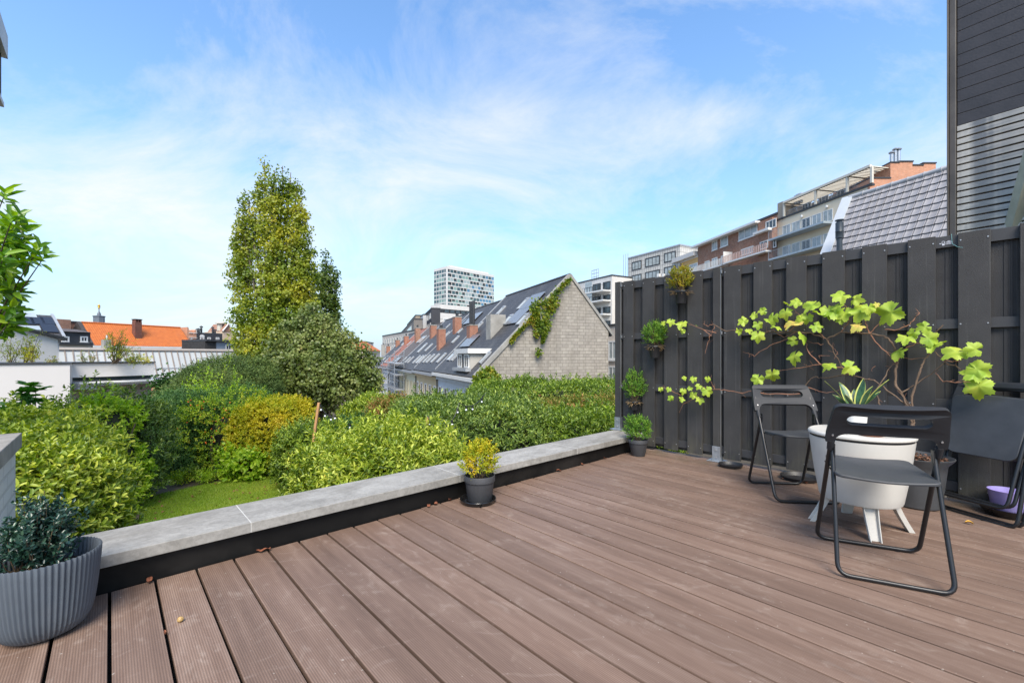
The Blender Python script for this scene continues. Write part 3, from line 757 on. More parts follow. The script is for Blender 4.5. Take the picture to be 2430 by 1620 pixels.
# ---------------------------------------------------------------- grape vine
barkv=M('vine_bark',(.13,.085,.055),.9,.35,30,bump=.5,bscale=90); barky=M('vine_cane',(.30,.14,.08),.7,.3,20)
vl=leafmat('vine_leaf',[(0,(.10,.24,.03)),(.25,(.22,.38,.04)),(.6,(.41,.53,.06)),(.85,(.56,.58,.09)),(1,(.62,.48,.12))],.32,.5,.35,.45,9)
vl2=leafmat('vine_leaf_brown',[(0,(.55,.62,.10)),(.6,(.68,.55,.14)),(1,(.62,.25,.06))],.35,.6,.3,.8,22)
VT=thing('grape_vine','sprawling grape vine with lime green leaves trained along the charcoal fence','climbing plant',(vp_c[0],vp_c[1],.31))
VX=4.185; VP_=Plane((VX,0,0),(0,1,0))
def vq(x,y,X=None):
    P=Plane((X or VX,0,0),(0,1,0)); a,b=P.hit(1550+x/2.673,640+y/2.673); return np.array([X or VX,a,b])
cane=[([(1640,1010,4.0),(1640,960,4.02),(1625,860,4.06),(1540,740,4.12),(1535,640,4.16),(1550,590),(1530,490),(1500,450),(1470,420),(1370,405),(1190,395),(1100,440),(1000,400),(860,392),(700,400),(530,385),(450,385),(380,345)],.0085),
([(1655,1010,4.01),(1650,960,4.02),(1640,800,4.05),(1690,650,4.1),(1700,610,4.12),(1750,530),(1780,470),(1775,410),(1840,350)],.0075),
([(1610,870,4.03),(1520,790,4.06),(1400,700,4.1),(1230,665),(1080,685),(1020,680),(960,740)],.006),
([(1640,900,4.02),(1570,785,4.05),(1640,740,4.08),(1730,680,4.1),(1850,590,4.12),(1790,520)],.0055),
([(1850,585,4.12),(1980,640,4.08),(2020,665,4.05)],.005),([(1380,410),(1450,500),(1540,590,4.15)],.0045),
([(1100,440),(1160,550),(1200,620)],.0055),([(1240,660),(1200,620),(1060,600),(900,625),(800,640)],.0042),([(1060,600),(990,530),(960,450)],.004),
([(870,430),(740,480),(640,550),(600,525)],.0035),([(320,380),(365,415),(345,470),(330,530)],.0035),([(400,400),(320,380),(225,345)],.0032),([(380,345),(350,360),(318,342)],.003),([(390,350),(370,420)],.003),
([(1000,790),(860,790),(700,785),(630,768),(560,782),(450,760),(390,758),(300,740)],.0045),([(390,758),(370,710),(350,690)],.002),([(180,795),(130,775),(90,750),(50,745)],.003),([(250,822),(190,850),(165,905)],.0032),([(250,822),(290,790)],.0025),
([(1470,380),(1560,378),(1620,350),(1650,320),(1690,275)],.0045),([(1370,405),(1355,350),(1340,320)],.004),([(1790,655,4.1),(1840,710,4.05),(1930,714,4.0),(2010,712,3.98)],.0035),([(1850,580,4.12),(1940,582,4.08),(2010,540,4.05),(2020,515,4.05)],.003),([(1540,590),(1610,490),(1680,465),(1730,460)],.0035),
([(960,740),(1100,780),(1220,750)],.003),([(1440,860,4.04),(1405,780,4.05),(1470,680,4.1),(1500,620),(1540,590)],.005),([(1190,395),(1230,350),(1260,280),(1200,200)],.0035),([(1100,440),(1040,390),(1030,330)],.003),([(1370,405),(1450,330),(1520,280)],.003),([(700,400),(760,380),(830,430),(900,400)],.003),([(1160,550),(1170,520),(1140,490)],.0025),([(860,392),(940,300),(880,230)],.0025),([(1400,275),(1480,278)],.002),([(1480,520),(1640,568)],.0018),([(1050,545),(1120,545)],.002),([(1635,568),(1740,560)],.002),([(1080,470),(1010,465)],.002),([(1375,690),(1330,700)],.002),([(1410,610),(1385,640)],.002)]
mb=MB(); mb2=MB()
for pts,r_ in cane:
    q=[vq(*p) for p in pts]; q2=[]
    for i in range(len(q)-1):
        for s in range(4):
            w=q[i]+(q[i+1]-q[i])*s/4; q2.append(w+(RNG.normal(0,.0035,3) if s else 0))
    q2.append(q[-1]); rad=np.linspace(r_,r_*.5,len(q2))*(1+.18*np.sin(np.arange(len(q2))*1.7))
    (mb if r_>=.005 else mb2).tube(q2,list(rad),7)
    if r_<.006:
        for k_ in range(len(q2)//3):
            a=q2[RNG.integers(len(q2))]; mb2.tube([a,a+RNG.normal(0,.022,3)+np.array([0,0,.008])],[.0013,.0006],4)
mb.build('stem',barkv,VT,smooth=True); mb2.build('canes',barky,VT,smooth=True)
def vine_leaf(c,size,seed,mat,roll=0,side=False):
    r=np.random.default_rng(seed); n=56
    lobes=[(0,1.0,.50),(R_(56),.92,.44),(-R_(56),.92,.44),(R_(112),.80,.46),(-R_(112),.80,.46)]
    vs=[(0,0,0)]; rings=3; R=size*.5
    pr=[]
    for j in range(n):
        th=-math.pi+2*math.pi*(j+.5)/n; rr=.64
        for (a,l,w) in lobes:
            dlt=abs((th-a+math.pi)%(2*math.pi)-math.pi); rr=max(rr,.64+(l-.64)*max(0,1-(dlt/w)**1.5))
        if abs(th)>R_(166): rr=.16
        rr*=1+(.055 if j%2 else -.045)+r.normal(0,.03); pr.append((th,rr))
    tw=r.uniform(-.3,.3); cu=r.uniform(.3,.95); ph=r.uniform(0,6.28)
    for k in (1,2,3):
        for th,rr in pr:
            q=rr*k/3; x=q*math.sin(th); y=q*math.cos(th)
            z=-cu*(x*x+y*y)*.55+.16*math.sin(3*th+ph)*q+.07*math.sin(5*th+ph*2)*q+abs(x)*.26+tw*x*y
            vs.append((x*R,y*R,z*R))
    fs=[(0,1+j,1+(j+1)%n) for j in range(n)]
    for k in (0,1):
        for j in range(n): fs.append((1+k*n+j,1+(k+1)*n+j,1+(k+1)*n+(j+1)%n,1+k*n+(j+1)%n))
    tocam=np.array([-c[0],-c[1],1-c[2]]); tocam/=np.linalg.norm(tocam)
    nm=tocam*.65+np.array([-.3,0,.5])+r.normal(0,.42,3)
    if side: nm=nm+np.array([0,-1.1,0])
    nm/=np.linalg.norm(nm); down=np.array([0,0,-1.])+r.normal(0,.15,3); 
    yv=down-nm*np.dot(down,nm); yv/=np.linalg.norm(yv)
    cr,sr=math.cos(roll),math.sin(roll); xv=np.cross(yv,nm); yv,xv=yv*cr+xv*sr,xv*cr-yv*sr
    mb=MB(); mb.add([c+xv*x+yv*y+nm*z for x,y,z in vs],fs); return mb.build('leaf',mat,VT,smooth=True,ang=180)
leaves=[(64,337,38,0,1),(112,328,62,.3,0),(183,340,92,.2,0),(190,388,45,0,0),(277,354,14,0,0),(48,755,38,0,1),(100,755,42,.3,0),(112,812,52,0,1),(195,685,38,0,1),(255,688,52,.2,0),(290,738,50,.4,0),(192,765,52,0,1),(255,790,62,.2,0),(345,690,50,0,1),(340,765,80,-.2,0),(298,820,62,0,0),(180,818,48,0,1),(235,750,40,.3,0),
(575,325,80,1.2,0),(545,385,60,0,1),(605,385,50,-.4,0),(645,285,68,.2,0),(700,262,60,1.3,0),(665,345,72,.1,0),(665,415,95,0,0),(760,300,95,.1,0),(775,362,75,-.8,0),(720,320,55,0,0),(838,270,95,.2,0),(842,210,45,.5,0),(912,205,85,1.2,0),(1010,225,120,.6,0),(1040,272,80,.2,0),(975,300,85,.2,0),(895,340,130,.4,0),(1030,360,85,-.3,1),(1110,255,110,.2,0),(1150,265,130,0,0),(1215,275,115,-.2,0),(1195,165,120,.9,0),(1280,188,95,-1.3,0),(1330,265,150,.5,0),(1420,218,50,.4,1),(1305,355,95,.6,0),(1510,270,190,.8,0),(950,425,105,.3,0),(890,450,75,1.2,0),(897,545,110,.1,0),(1120,605,95,.4,0),(1255,615,115,.8,0),(755,662,100,.1,0),(665,690,90,.3,0),
(1560,515,120,.4,0),(1610,430,120,.5,0),(1650,400,80,.6,0),(1725,362,90,1.4,0),(1745,435,120,-1.2,0),(1785,475,140,-.6,0),(1925,520,150,1.0,0),(2045,505,120,1.4,0),(2055,630,150,-1.1,0),(2040,655,140,.6,0),(2065,735,175,.1,0),(1225,820,50,.6,1),(1170,235,90,.3,0),(940,310,70,.3,0),(1365,240,90,.2,0),(1190,310,70,0,0)]
for i,(x,y,s,ro,sd) in enumerate(leaves):
    X=VX-.03-.05*RNG.random()
    if x>1900: X=4.03-.03*RNG.random()
    c=vq(x,y,X); d=c[0]*FW[0]+c[1]*FW[1]; size=s/2.673/F_*d*1.0*(.88 if x<1900 else .85)
    br=(x,y) in ((1305,355),(895,340),(1420,218))
    lf=vine_leaf(c,size*1.22,100+i,vl2 if br else vl,ro,bool(sd))
    if br: lf['label']='yellowed vine leaf turning brown'
    # petiole to the nearest cane is drawn as a thin stalk behind
# ---------------------------------------------------------------- debris
dl=M('dead_leaf',(.19,.065,.032),.8,.4,30); dy=M('yellow_dead_leaf',(.6,.34,.04),.7)
def fallen(x,y,s,label,mat,seed):
    r=np.random.default_rng(seed); mb=MB(); n=9; a=r.uniform(0,6.28); top=[];
    for j in range(n):
        u=j/(n-1)-.5; w=.42*math.cos(u*math.pi)**.8+.01; z=.004+.010*abs(math.sin(3*u+seed))
        for q in (-1,0,1):
            xx=u*s*.8; yy=q*w*s*.5; top.append((x+xx*math.cos(a)-yy*math.sin(a),y+xx*math.sin(a)+yy*math.cos(a),z+.006*abs(q)*(1+.5*math.sin(seed))))
    fs=[(j*3+q,j*3+q+1,(j+1)*3+q+1,(j+1)*3+q) for j in range(n-1) for q in (0,1)]
    mb.add(top,fs); o=mb.build('fallen_leaf',mat,None,smooth=True,ang=180); tag(o,label,'leaf','dry leaves scattered on the deck')
def og(px,py,z=0):
    d=(1-z)*F_/(py-HY); return cf(d,(px-CX)/F_*d)
for i,(px,py,s) in enumerate([(353,1373,.05),(615,1303,.06),(632,1299,.04),(1003,1196,.05),(1022,1193,.055),(1060,1186,.04),(1310,1115,.055),(1370,1101,.05),(1425,1087,.04),(1225,1139,.03),(392,1508,.02)]):
    q=og(px,py); fallen(q[0],min(q[1],2.50 if i<9 else q[1]),s,'curled red brown dead leaf lying on the deck along the foot of the parapet' if i<10 else 'dead brown leaf caught in a gap between deck boards near the planter',dl,40+i)
q=og(2300,1244); fallen(q[0],q[1],.045,'narrow yellow fallen leaf on the deck in front of the folded chairs',dy,77)
q=og(1914,1148); fallen(q[0],q[1],.04,'orange brown fallen leaf on the deck beside the far chair',dl,79)
q=og(1856,1138); fallen(q[0],q[1],.03,'small dark fallen leaf on the deck between the far chair legs',dl,80)
q=og(428,1475); sh=MB(); sh.lathe([(.0001,0),(.006,.001),(.0105,.006),(.0105,.011),(.007,.017),(.0001,.0195)],(q[0],q[1],0.001),20)
o=sh.build('snail_shell',M('snail_shell',(.42,.27,.10),.4,.5,120),None,smooth=True,ang=180); tag(o,'small round ochre snail shell alone on a deck board near the planter','shell')
# ================================================================ GROUND
GZ=-7.5
def ground_z(r): s=min(1,max(0,(r-21)/7)); s=s*s*(3-2*s); return -1.8+(GZ+1.8)*s
mb=MB(); rs=[0,4,8,12,16,20]+[20+i*.8 for i in range(1,12)]+[32,40,60,100,200,400,900,2000,5000]; na=96
vs=[(0,0,-1.8)]+[(r*math.cos(2*math.pi*a/na),r*math.sin(2*math.pi*a/na),ground_z(r)-(.0 if r<2000 else .5)) for r in rs[1:] for a in range(na)]
fs=[(0,1+a,1+(a+1)%na) for a in range(na)]+[(1+(i)*na+a,1+(i)*na+(a+1)%na,1+(i+1)*na+(a+1)%na,1+(i+1)*na+a) for i in range(len(rs)-2) for a in range(na)]
mb.add(vs,fs); o=mb.build('ground',M('earth',(.07,.055,.035),.95,.35,1.5,bump=.3,bscale=8),None,smooth=True,ang=180); o['kind']='structure'; o['label']='dark garden earth and city ground'
# ================================================================ shared building materials
glass=M('window_glass',(.035,.05,.06),.06,.5,.6,spec=.8)
glassp=M('pale_window_glass',(.30,.34,.35),.12,.25,.7,spec=.7)
curt=M('curtained_glass',(.33,.36,.35),.2,.3,1.5,spec=.6)
whp=M('white_frame',(.66,.66,.64),.5,.08,2)
whr=M('white_render',(.62,.60,.57),.85,.07,.6,bump=.05,bscale=30,dirt=(.48,.46,.42),dirtamt=.4)
slate=M('dark_slate',(.035,.037,.042),.5,.3,2)
def tiles(name,c1,c2,gap,w,h,weather=None,rough=.55,amt=.4,var=.3): return bricks(name,c1,c2,gap,w,h,.018,rough,.5,var,off=.5,weather=weather,wamt=amt,smooth=.4)
rt_dark=tiles('anthracite_roof_tiles',(.046,.045,.048),(.062,.060,.062),(.012,.012,.013),.30,.34,(.12,.12,.115))
rt_brown=tiles('brown_roof_tiles',(.095,.07,.055),(.12,.09,.07),(.03,.02,.016),.3,.34,(.16,.13,.10))
rt_red=tiles('red_roof_tiles',(.30,.09,.045),(.36,.13,.06),(.09,.03,.02),.28,.33)
rt_or=bricks('orange_roof_tiles',(.52,.135,.022),(.60,.17,.03),(.34,.075,.012),.26,.30,.03,.6,.6,.25,off=0,weather=(.42,.13,.04),wamt=.45,smooth=.6)
br_red=bricks('red_brick',(.30,.10,.055),(.38,.14,.075),(.34,.27,.22),.22,.075,.01,.9,.3,.35)
br_or=bricks('orange_brick',(.50,.20,.105),(.60,.26,.14),(.48,.38,.30),.30,.10,.012,.9,.3,.25)
br_brn=bricks('brown_brick',(.26,.105,.06),(.36,.15,.085),(.33,.27,.22),.30,.10,.012,.9,.3,.35,weather=(.40,.31,.24),wamt=.3)
solar=newmat('solar_panel'); solar[2].inputs['Base Color'].default_value=(.12,.135,.16,1); solar[2].inputs['Roughness'].default_value=.22; solar[2].inputs['Specular IOR Level'].default_value=.9
solar=solar[0]
sky_l=M('rooflight_glass',(.36,.41,.42),.12,.25,.8,spec=.8)
conc=M('concrete',(.30,.29,.265),.9,.2,1.5,bump=.2,bscale=20,dirt=(.15,.14,.12),dirtamt=.5)
zinc=M('zinc_trim',(.38,.40,.42),.45,.12,3,metal=.3)
dkm=M('dark_metal',(.035,.037,.04),.5,.2,4)
def wallbox(P,a0,a1,b0,b1,depth,mat,parent,name='wall',o=0):
    mb=MB(); mb.pbox(P,a0,a1,b0,b1,o-depth,o); return mb.build(name,mat,parent)
def window(P,parent,a0,a1,b0,b1,n=2,fm=None,gm=None,fw=.09,split=False,sill=False,dp=.06,name='window'):
    a0,a1=sorted((a0,a1)); b0,b1=sorted((b0,b1))
    mb=MB(); fm=fm or whp; gm=gm or glass
    g=MB(); g.pbox(P,a0+fw*.5,a1-fw*.5,b0+fw*.5,b1-fw*.5,.002,dp*.45)
    mb.pbox(P,a0,a1,b0,b0+fw,.001,dp); mb.pbox(P,a0,a1,b1-fw,b1,.001,dp)
    ww=(a1-a0)/n
    for i in range(n+1):
        c=a0+ww*i; h=fw*.5 if 0<i<n else fw; 
        lo=c-h*.5 if 0<i<n else (c if i==0 else c-fw); mb.pbox(P,lo,lo+(h if 0<i<n else fw),b0+fw,b1-fw,.001,dp)
    if split:
        w=g.build(name,gm,parent); mb.build('frame',fm,w)
        if sill: s=MB(); s.pbox(P,a0-.08,a1+.08,b0-.12,b0-.002,.001,.16); s.build('sill',whp,w)
        return w
    k=len(mb.f); mb.add(g.v,g.f,0); mb.m=[0]*k+[1]*(len(mb.f)-k)
    return mb.build(name,[fm,gm],parent)
def pxwin(P,parent,x0,x1,yt,yb,**k):
    xa=(x0+x1)/2; a0,_=P.hit(x0,HY); a1,_=P.hit(x1,HY); b1=P.hit(x0,yt)[1]; b0=P.hit(x0,yb)[1]
    return window(P,parent,a0,a1,b0,b1,**k)
def railing(P,parent,a0,a1,z0,h,o,mat,step=.12,hor=False,name='railing',r=.02):
    a0,a1=sorted((a0,a1)); mb=MB()
    mb.pbox(P,a0,a1,z0+h-.05,z0+h,o-.025,o+.025)
    if hor:
        for k in range(1,6): mb.pbox(P,a0,a1,z0+h*k/6-.012,z0+h*k/6+.012,o-.012,o+.012)
        n=max(2,int((a1-a0)/1.6))
    else: n=max(2,int((a1-a0)/step)); 
    for k in range(n+1):
        c=a0+(a1-a0)*k/n; mb.pbox(P,c-r,c+r,z0,z0+h-.051,o-r,o+r)
    return mb.build(name,mat,parent)
# ================================================================ ROW OF HOUSES
E=W(1140,HY,30); ud=FW*1+RT*(-.42); ud=ud/np.linalg.norm(ud); U3=np.array([ud[0],ud[1],0]); wdv=FW*.387+RT*.922; wdv/=np.linalg.norm(wdv); W3=np.array([wdv[0],wdv[1],0])
KF=math.hypot(1,.42); SR,SB=7.06,10.5
def tpx(px): r=(px-CX)/F_; return (-2.175-30*r)/(r+.42)*KF
def HP(t,s,z): return E*[1,1,0]+U3*t+W3*s+np.array([0,0,z])
segs=[ # px near, px far, eave, ridge, back eave, wall colour, roof material, label
 (None,1039,-.18,6.93,2.9,(.66,.68,.70),rt_dark,'nearest house of the row, white, with grey clad gable and dormer'),
 (1039,988.5,-.30,6.62,2.8,(.68,.52,.30),rt_dark,'ochre yellow house, second in the row, with dark roof and row of rooflights'),
 (988.5,947,-.42,6.35,2.7,(.66,.60,.42),rt_dark,'pale cream house in the middle of the row with tall brick chimneys'),
 (947,924,-.5,6.15,2.6,(.45,.44,.42),rt_brown,'grey house of the row with brown tiled roof, behind the scaffold'),
 (924,908,-.6,5.95,2.5,(.50,.52,.55),rt_red,'bluish white house of the row with red tiled roof and solar panels'),
 (908,893,-.75,5.75,2.4,(.66,.50,.26),rt_dark,'farthest house of the row, yellow, beyond the scaffold')]
houses=[]
gm_tile=bricks('grey_cladding_shingles',(.31,.28,.24),(.39,.355,.30),(.15,.13,.10),.50,.235,.012,.85,.55,.28,off=.37,weather=(.20,.175,.14),wamt=.75,smooth=.25)
for i,(pa,pb,ez,rz,bz,wc,rm,lab) in enumerate(segs):
    t0=0 if pa is None else tpx(pa); t1=tpx(pb)
    th=thing('row_house',lab,'house',HP((t0+t1)/2,5,GZ),0,'row of houses with steep roofs')
    wmx=M('facade_paint',wc,.85,.06,.8,dirt=tuple(c*.7 for c in wc),dirtamt=.35)
    mb=MB(); base=[HP(t0,0,GZ),HP(t0,SB,GZ),HP(t1,SB,GZ),HP(t1,0,GZ)]
    sec=lambda t:[HP(t,0,GZ),HP(t,SB,GZ),HP(t,SB,bz-.03),HP(t,SR,rz-.12),HP(t,0,ez-.1)]
    mb.prism(sec(t0+.002 if i else t0),sec(t1)); wl=mb.build('wall',wmx,th)
    # roof slopes
    th_=.16
    def slope(s0,z0,s1,z1,t0_,t1_):
        dv=Vector((s1-s0,z1-z0)).normalized(); nx,nz=-dv.y,dv.x
        if nz<0: nx,nz=-nx,-nz
        f_=lambda t:[HP(t,s0,z0),HP(t,s1,z1),HP(t,s1+nx*th_,z1+nz*th_),HP(t,s0+nx*th_,z0+nz*th_)]
        m_=MB(); m_.prism(f_(t0_),f_(t1_)); return m_
    k=(rz-ez)/SR; ra=slope(-.35,ez-.35*k,SR+.02,rz,t0-(0 if i else 0),t1-.01)
    RP=Plane(HP(0,-.35,ez-.35*k),U3,(W3+np.array([0,0,k]))/math.hypot(1,k)); RP.o=RP.o+RP.n*th_
    rf=ra.build('roof',rm,th)
    rb=slope(SR,rz,SB+.3,bz-.3*(rz-bz)/(SB-SR),t0,t1-.01); rb.build('rear_roof',rm,th)
    mb=MB(); mb.tube([HP(t0,SR,rz+.17),HP(t1-.02,SR,rz+.17)],.13,8); mb.build('ridge_tiles',rm,rf)
    mb=MB(); mb.prism([HP(t0,-.62,ez-.62),HP(t0,-.36,ez-.62),HP(t0,-.36,ez-.36),HP(t0,-.62,ez-.36)],[HP(t1-.02,-.62,ez-.62),HP(t1-.02,-.36,ez-.62),HP(t1-.02,-.36,ez-.36),HP(t1-.02,-.62,ez-.36)]); mb.build('gutter',zinc if i else whp,th)
    mb=MB(); mb.prism([HP(t0,-.2,ez-1.0),HP(t0,-.002,ez-1.0),HP(t0,-.002,ez-.64),HP(t0,-.2,ez-.64)],[HP(t1-.02,-.2,ez-1.0),HP(t1-.02,-.002,ez-1.0),HP(t1-.02,-.002,ez-.64),HP(t1-.02,-.2,ez-.64)]); mb.build('cornice',wmx,th)
    mb=MB(); dv_=.035
    mb.prism([HP(t1-.2,-.3,ez-.3*k+.17),HP(t1-.08,-.3,ez-.3*k+.17),HP(t1-.08,SR,rz+.17),HP(t1-.2,SR,rz+.17)],[HP(t1-.2,-.3,ez-.3*k+.30),HP(t1-.08,-.3,ez-.3*k+.30),HP(t1-.08,SR,rz+.30),HP(t1-.2,SR,rz+.30)]); mb.build('party_wall_flashing',zinc,rf)
    mb=MB(); mb.tube([HP(t1-.15,-.12,ez-.6),HP(t1-.15,-.12,GZ)],.06,8); mb.build('downpipe',dkm,th)
    WP=Plane(HP(0,-.001,0),U3)
    # facade windows, two storeys
    n=max(3,int((t1-t0)/2.1)); 
    for zt,zb in ((ez-1.6,ez-3.6),(ez-4.7,ez-6.3)):
        if zb<GZ+.3: zb=GZ+.4
        for q in range(n):
            c=t0+(q+.5)*(t1-t0)/n
            window(WP,th,c-.5,c+.5,zb,zt,n=1,fm=whp if i!=2 else wmx,gm=glass,fw=.12,dp=.08)
    houses.append((th,rf,RP,WP,t0,t1))
def hsel(px): # which house holds a point of the roof
    for H in houses:
        a,_=H[2].hit(*px)
        if H[4]<=a<H[5]: return H
    return houses[-1] if houses[-1][2].hit(*px)[0]>houses[-1][5] else houses[0]
z4=lambda x,y:(880+x/6.82,720+y/6.82); z3=lambda x,y:(850+x/3.485,600+y/3.485)
def onroof(ll,ur,kind):
    c=((ll[0]+ur[0])/2,(ll[1]+ur[1])/2); H=hsel(c); P=H[2]; a0,b0=P.hit(*ll); a1,b1=P.hit(*ur)
    a0,a1=sorted((a0,a1)); b0,b1=sorted((b0,b1))
    if a1-a0<.35: m_=(a0+a1)/2; a0,a1=m_-.3,m_+.3
    if kind=='sky':
        g=MB(); g.pbox(P,a0+.06,a1-.06,b0+.06,b1-.06,.01,.09); w=g.build('rooflight',sky_l,H[1])
        f_=MB(); f_.pbox(P,a0,a1,b0,b0+.06,.005,.13); f_.pbox(P,a0,a1,b1-.06,b1+.1,.005,.14); f_.pbox(P,a0,a0+.06,b0+.06,b1-.06,.005,.13); f_.pbox(P,a1-.06,a1,b0+.06,b1-.06,.005,.13)
        k=len(f_.f); 
        bpy.data.objects.remove(w); f_.add(g.v,g.f); f_.m=[0]*k+[1]*(len(f_.f)-k); f_.build('rooflight',[zinc,sky_l],H[1])
    else:
        nx=max(1,round((a1-a0)/1.05)); ny=max(1,round((b1-b0)/1.7)); g=MB()
        for p in range(nx):
            for q in range(ny):
                g.pbox(P,a0+(a1-a0)*p/nx+.015,a0+(a1-a0)*(p+1)/nx-.015,b0+(b1-b0)*q/ny+.015,b0+(b1-b0)*(q+1)/ny-.015,.09,.13)
        g.pbox(P,a0+.03,a1-.03,b0+.1,b0+.16,.004,.088); g.pbox(P,a0+.03,a1-.03,b1-.16,b1-.1,.004,.088)
        g.build('solar_panels',solar,H[1])
for a,b in (((750,795),(918,655)),((888,775),(985,665)),((1310,645),(1428,540)),((680,970),(800,855)),((722,970),(865,855)),((765,970),(905,850)),((845,960),(965,845)),((900,962),(1030,835)),((972,960),(1110,830)),((1060,960),(1225,820)),((1232,925),(1385,810)),((1305,930),(1430,820)),((1755,975),(1945,805)),((735,645),(905,530)),((590,680),(650,620)),((600,965),(690,870)),((555,960),(640,880)),((520,930),(585,880)),((210,960),(290,890)),((190,930),(230,880)),((1185,555),(1260,470)),((1225,400),(1275,345)),((1400,490),(1480,420)),((370,700),(480,640)),((510,680),(590,590))):
    onroof(z4(*a),z4(*b),'sky')
for a,b in (((1320,600),(1400,515)),((1325,470),(1405,385)),((1145,515),(1215,450)),((940,672),(1022,583)),((1190,600),(1290,520))): onroof(z3(*a),z3(*b),'sky')
for a,b in (((1215,603),(1560,325)),((840,785),(1020,675)),((865,600),(1040,488))): onroof(z3(*a),z3(*b),'sol')
for a,b in (((325,880),(492,735)),((372,948),(505,875)),((1470,345),(1555,260))): onroof(z4(*a),z4(*b),'sol')
def chimney(cx,wpx,yb,yt,mat,pots=None,dep=.8,lab=None,cap=True,wmin=None):
    H=hsel((cx,yb)); P=H[2]; a,b=P.hit(cx,yb); q=P.p(a,b); d=q[:2]@FW; w=wpx/F_*d*.5*.97; zt=1-(yt-HY)/F_*d
    mb=MB(); B=Plane(np.array([q[0],q[1],0]),U3)
    mb=MB(); ua=U3*w; wa=W3*(dep/2); ctr=np.array([q[0],q[1],0])+W3*(dep/2-.1)
    f_=lambda k,z:[ctr+ua*i_*k+wa*j_*k+np.array([0,0,z]) for i_,j_ in ((-1,-1),(1,-1),(1,1),(-1,1))]
    mb.prism(f_(1,q[2]-1.0),f_(1,zt)); ch=mb.build('chimney',mat,H[1])
    if lab: ch['label']=lab
    if cap:
        mb=MB(); mb.prism(f_(1.06,zt+.002),f_(1.06,zt+.1)); mb.build('cap',conc if mat is not conc else mat,ch)
    for k in range(pots or 0):
        mb=MB(); c=ctr+ua*((k+.5)/pots*2-1)*.85+np.array([0,0,zt+.1]); mb.lathe([(.10,0),(.09,.32),(.12,.34),(.12,.4),(.0001,.42)],tuple(c),10); mb.build('chimney_pot',dkm,ch,smooth=True)
    return ch,ctr,zt
chimney(*[850+797/3.485,75/3.485,600+665/3.485,600+535/3.485],br_red,4)
c_=chimney(850+918/3.485,88/3.485,600+712/3.485,600+602/3.485,br_red,0)
for k in range(3):
    mb=MB(); p=c_[1]+U3*(.62-.55*k)*.9; mb.tube([tuple(p+np.array([0,0,c_[2]+.1])),tuple(p+np.array([0,0,c_[2]+2.3]))],.13,10); mb.build('flue_pipe',dkm,c_[0],smooth=True)
chimney(850+1085/3.485,115/3.485,600+705/3.485,600+512/3.485,conc,0,1.3,'tall grey rendered chimney',False)
chimney(850+664/3.485,80/3.485,600+800/3.485,600+632/3.485,br_red,4)
chimney(850+603/3.485,66/3.485,600+705/3.485,600+602/3.485,br_red,2)
chimney(850+476/3.485,56/3.485,600+740/3.485,600+622/3.485,br_brn,4)
chimney(850+384/3.485,52/3.485,600+755/3.485,600+690/3.485,br_red,2)
chimney(850+314/3.485,44/3.485,600+778/3.485,600+722/3.485,br_red,2)
chimney(850+238/3.485,46/3.485,600+818/3.485,600+772/3.485,br_red,2)
chimney(850+196/3.485,18/3.485,600+835/3.485,600+762/3.485,conc,2)
# near gable: grey shingle cladding, sloping verge, chimney stack with ivy
th,rf,RP,WP,t0,t1=houses[0]
ez,rz,bz=segs[0][2:5]
mb=MB(); f_=lambda t:[HP(t,0.02,GZ),HP(t,SB-.02,GZ),HP(t,SB-.02,bz+.06),HP(t,SR,rz+.08),HP(t,.02,ez+.05)]
mb.prism(f_(-.06),f_(-.004)); g=mb.build('gable_cladding',gm_tile,th); g['label']='gable wall clad in grey weathered shingles'
def verge(s0,z0,s1,z1,w=.32):
    mb=MB(); dv=Vector((s1-s0,z1-z0)).normalized(); nx,nz=-dv.y,dv.x
    if nz<0: nx,nz=-nx,-nz
    f_=lambda t:[HP(t,s0,z0),HP(t,s1,z1),HP(t,s1+nx*w,z1+nz*w),HP(t,s0+nx*w,z0+nz*w)]
    mb.prism(f_(-.16),f_(.18)); mb.build('verge_coping',conc,th)
k=(rz-ez)/SR
verge(-.3,ez-.3*k+.0,SR+.1,rz+.1*k*.2,.28); verge(SR-.1,rz+.1,SB+.3,bz-.3*(rz-bz)/(SB-SR)+.05,.20)
# old chimney stack on the gable slope
GP=Plane(HP(-.07,0,0),W3)
x0,zb_=GP.hit(850+1480/3.485,600+510/3.485); x1,zt_=GP.hit(850+1552/3.485,600+422/3.485)
mb=MB(); mb.prism([HP(t,s,zb_-1.0) for t,s in ((-.22,x0),(-.22,x1),(.7,x1),(.7,x0))],[HP(t,s,zt_) for t,s in ((-.22,x0),(-.22,x1),(.7,x1),(.7,x0))]); cs=mb.build('chimney',conc,rf); 
mb=MB(); mb.prism([HP(t,s,zt_+.002) for t,s in ((-.28,x0-.06),(-.28,x1+.06),(.76,x1+.06),(.76,x0-.06))],[HP(t,s,zt_+.09) for t,s in ((-.28,x0-.06),(-.28,x1+.06),(.76,x1+.06),(.76,x0-.06))]); mb.build('cap',conc,cs)
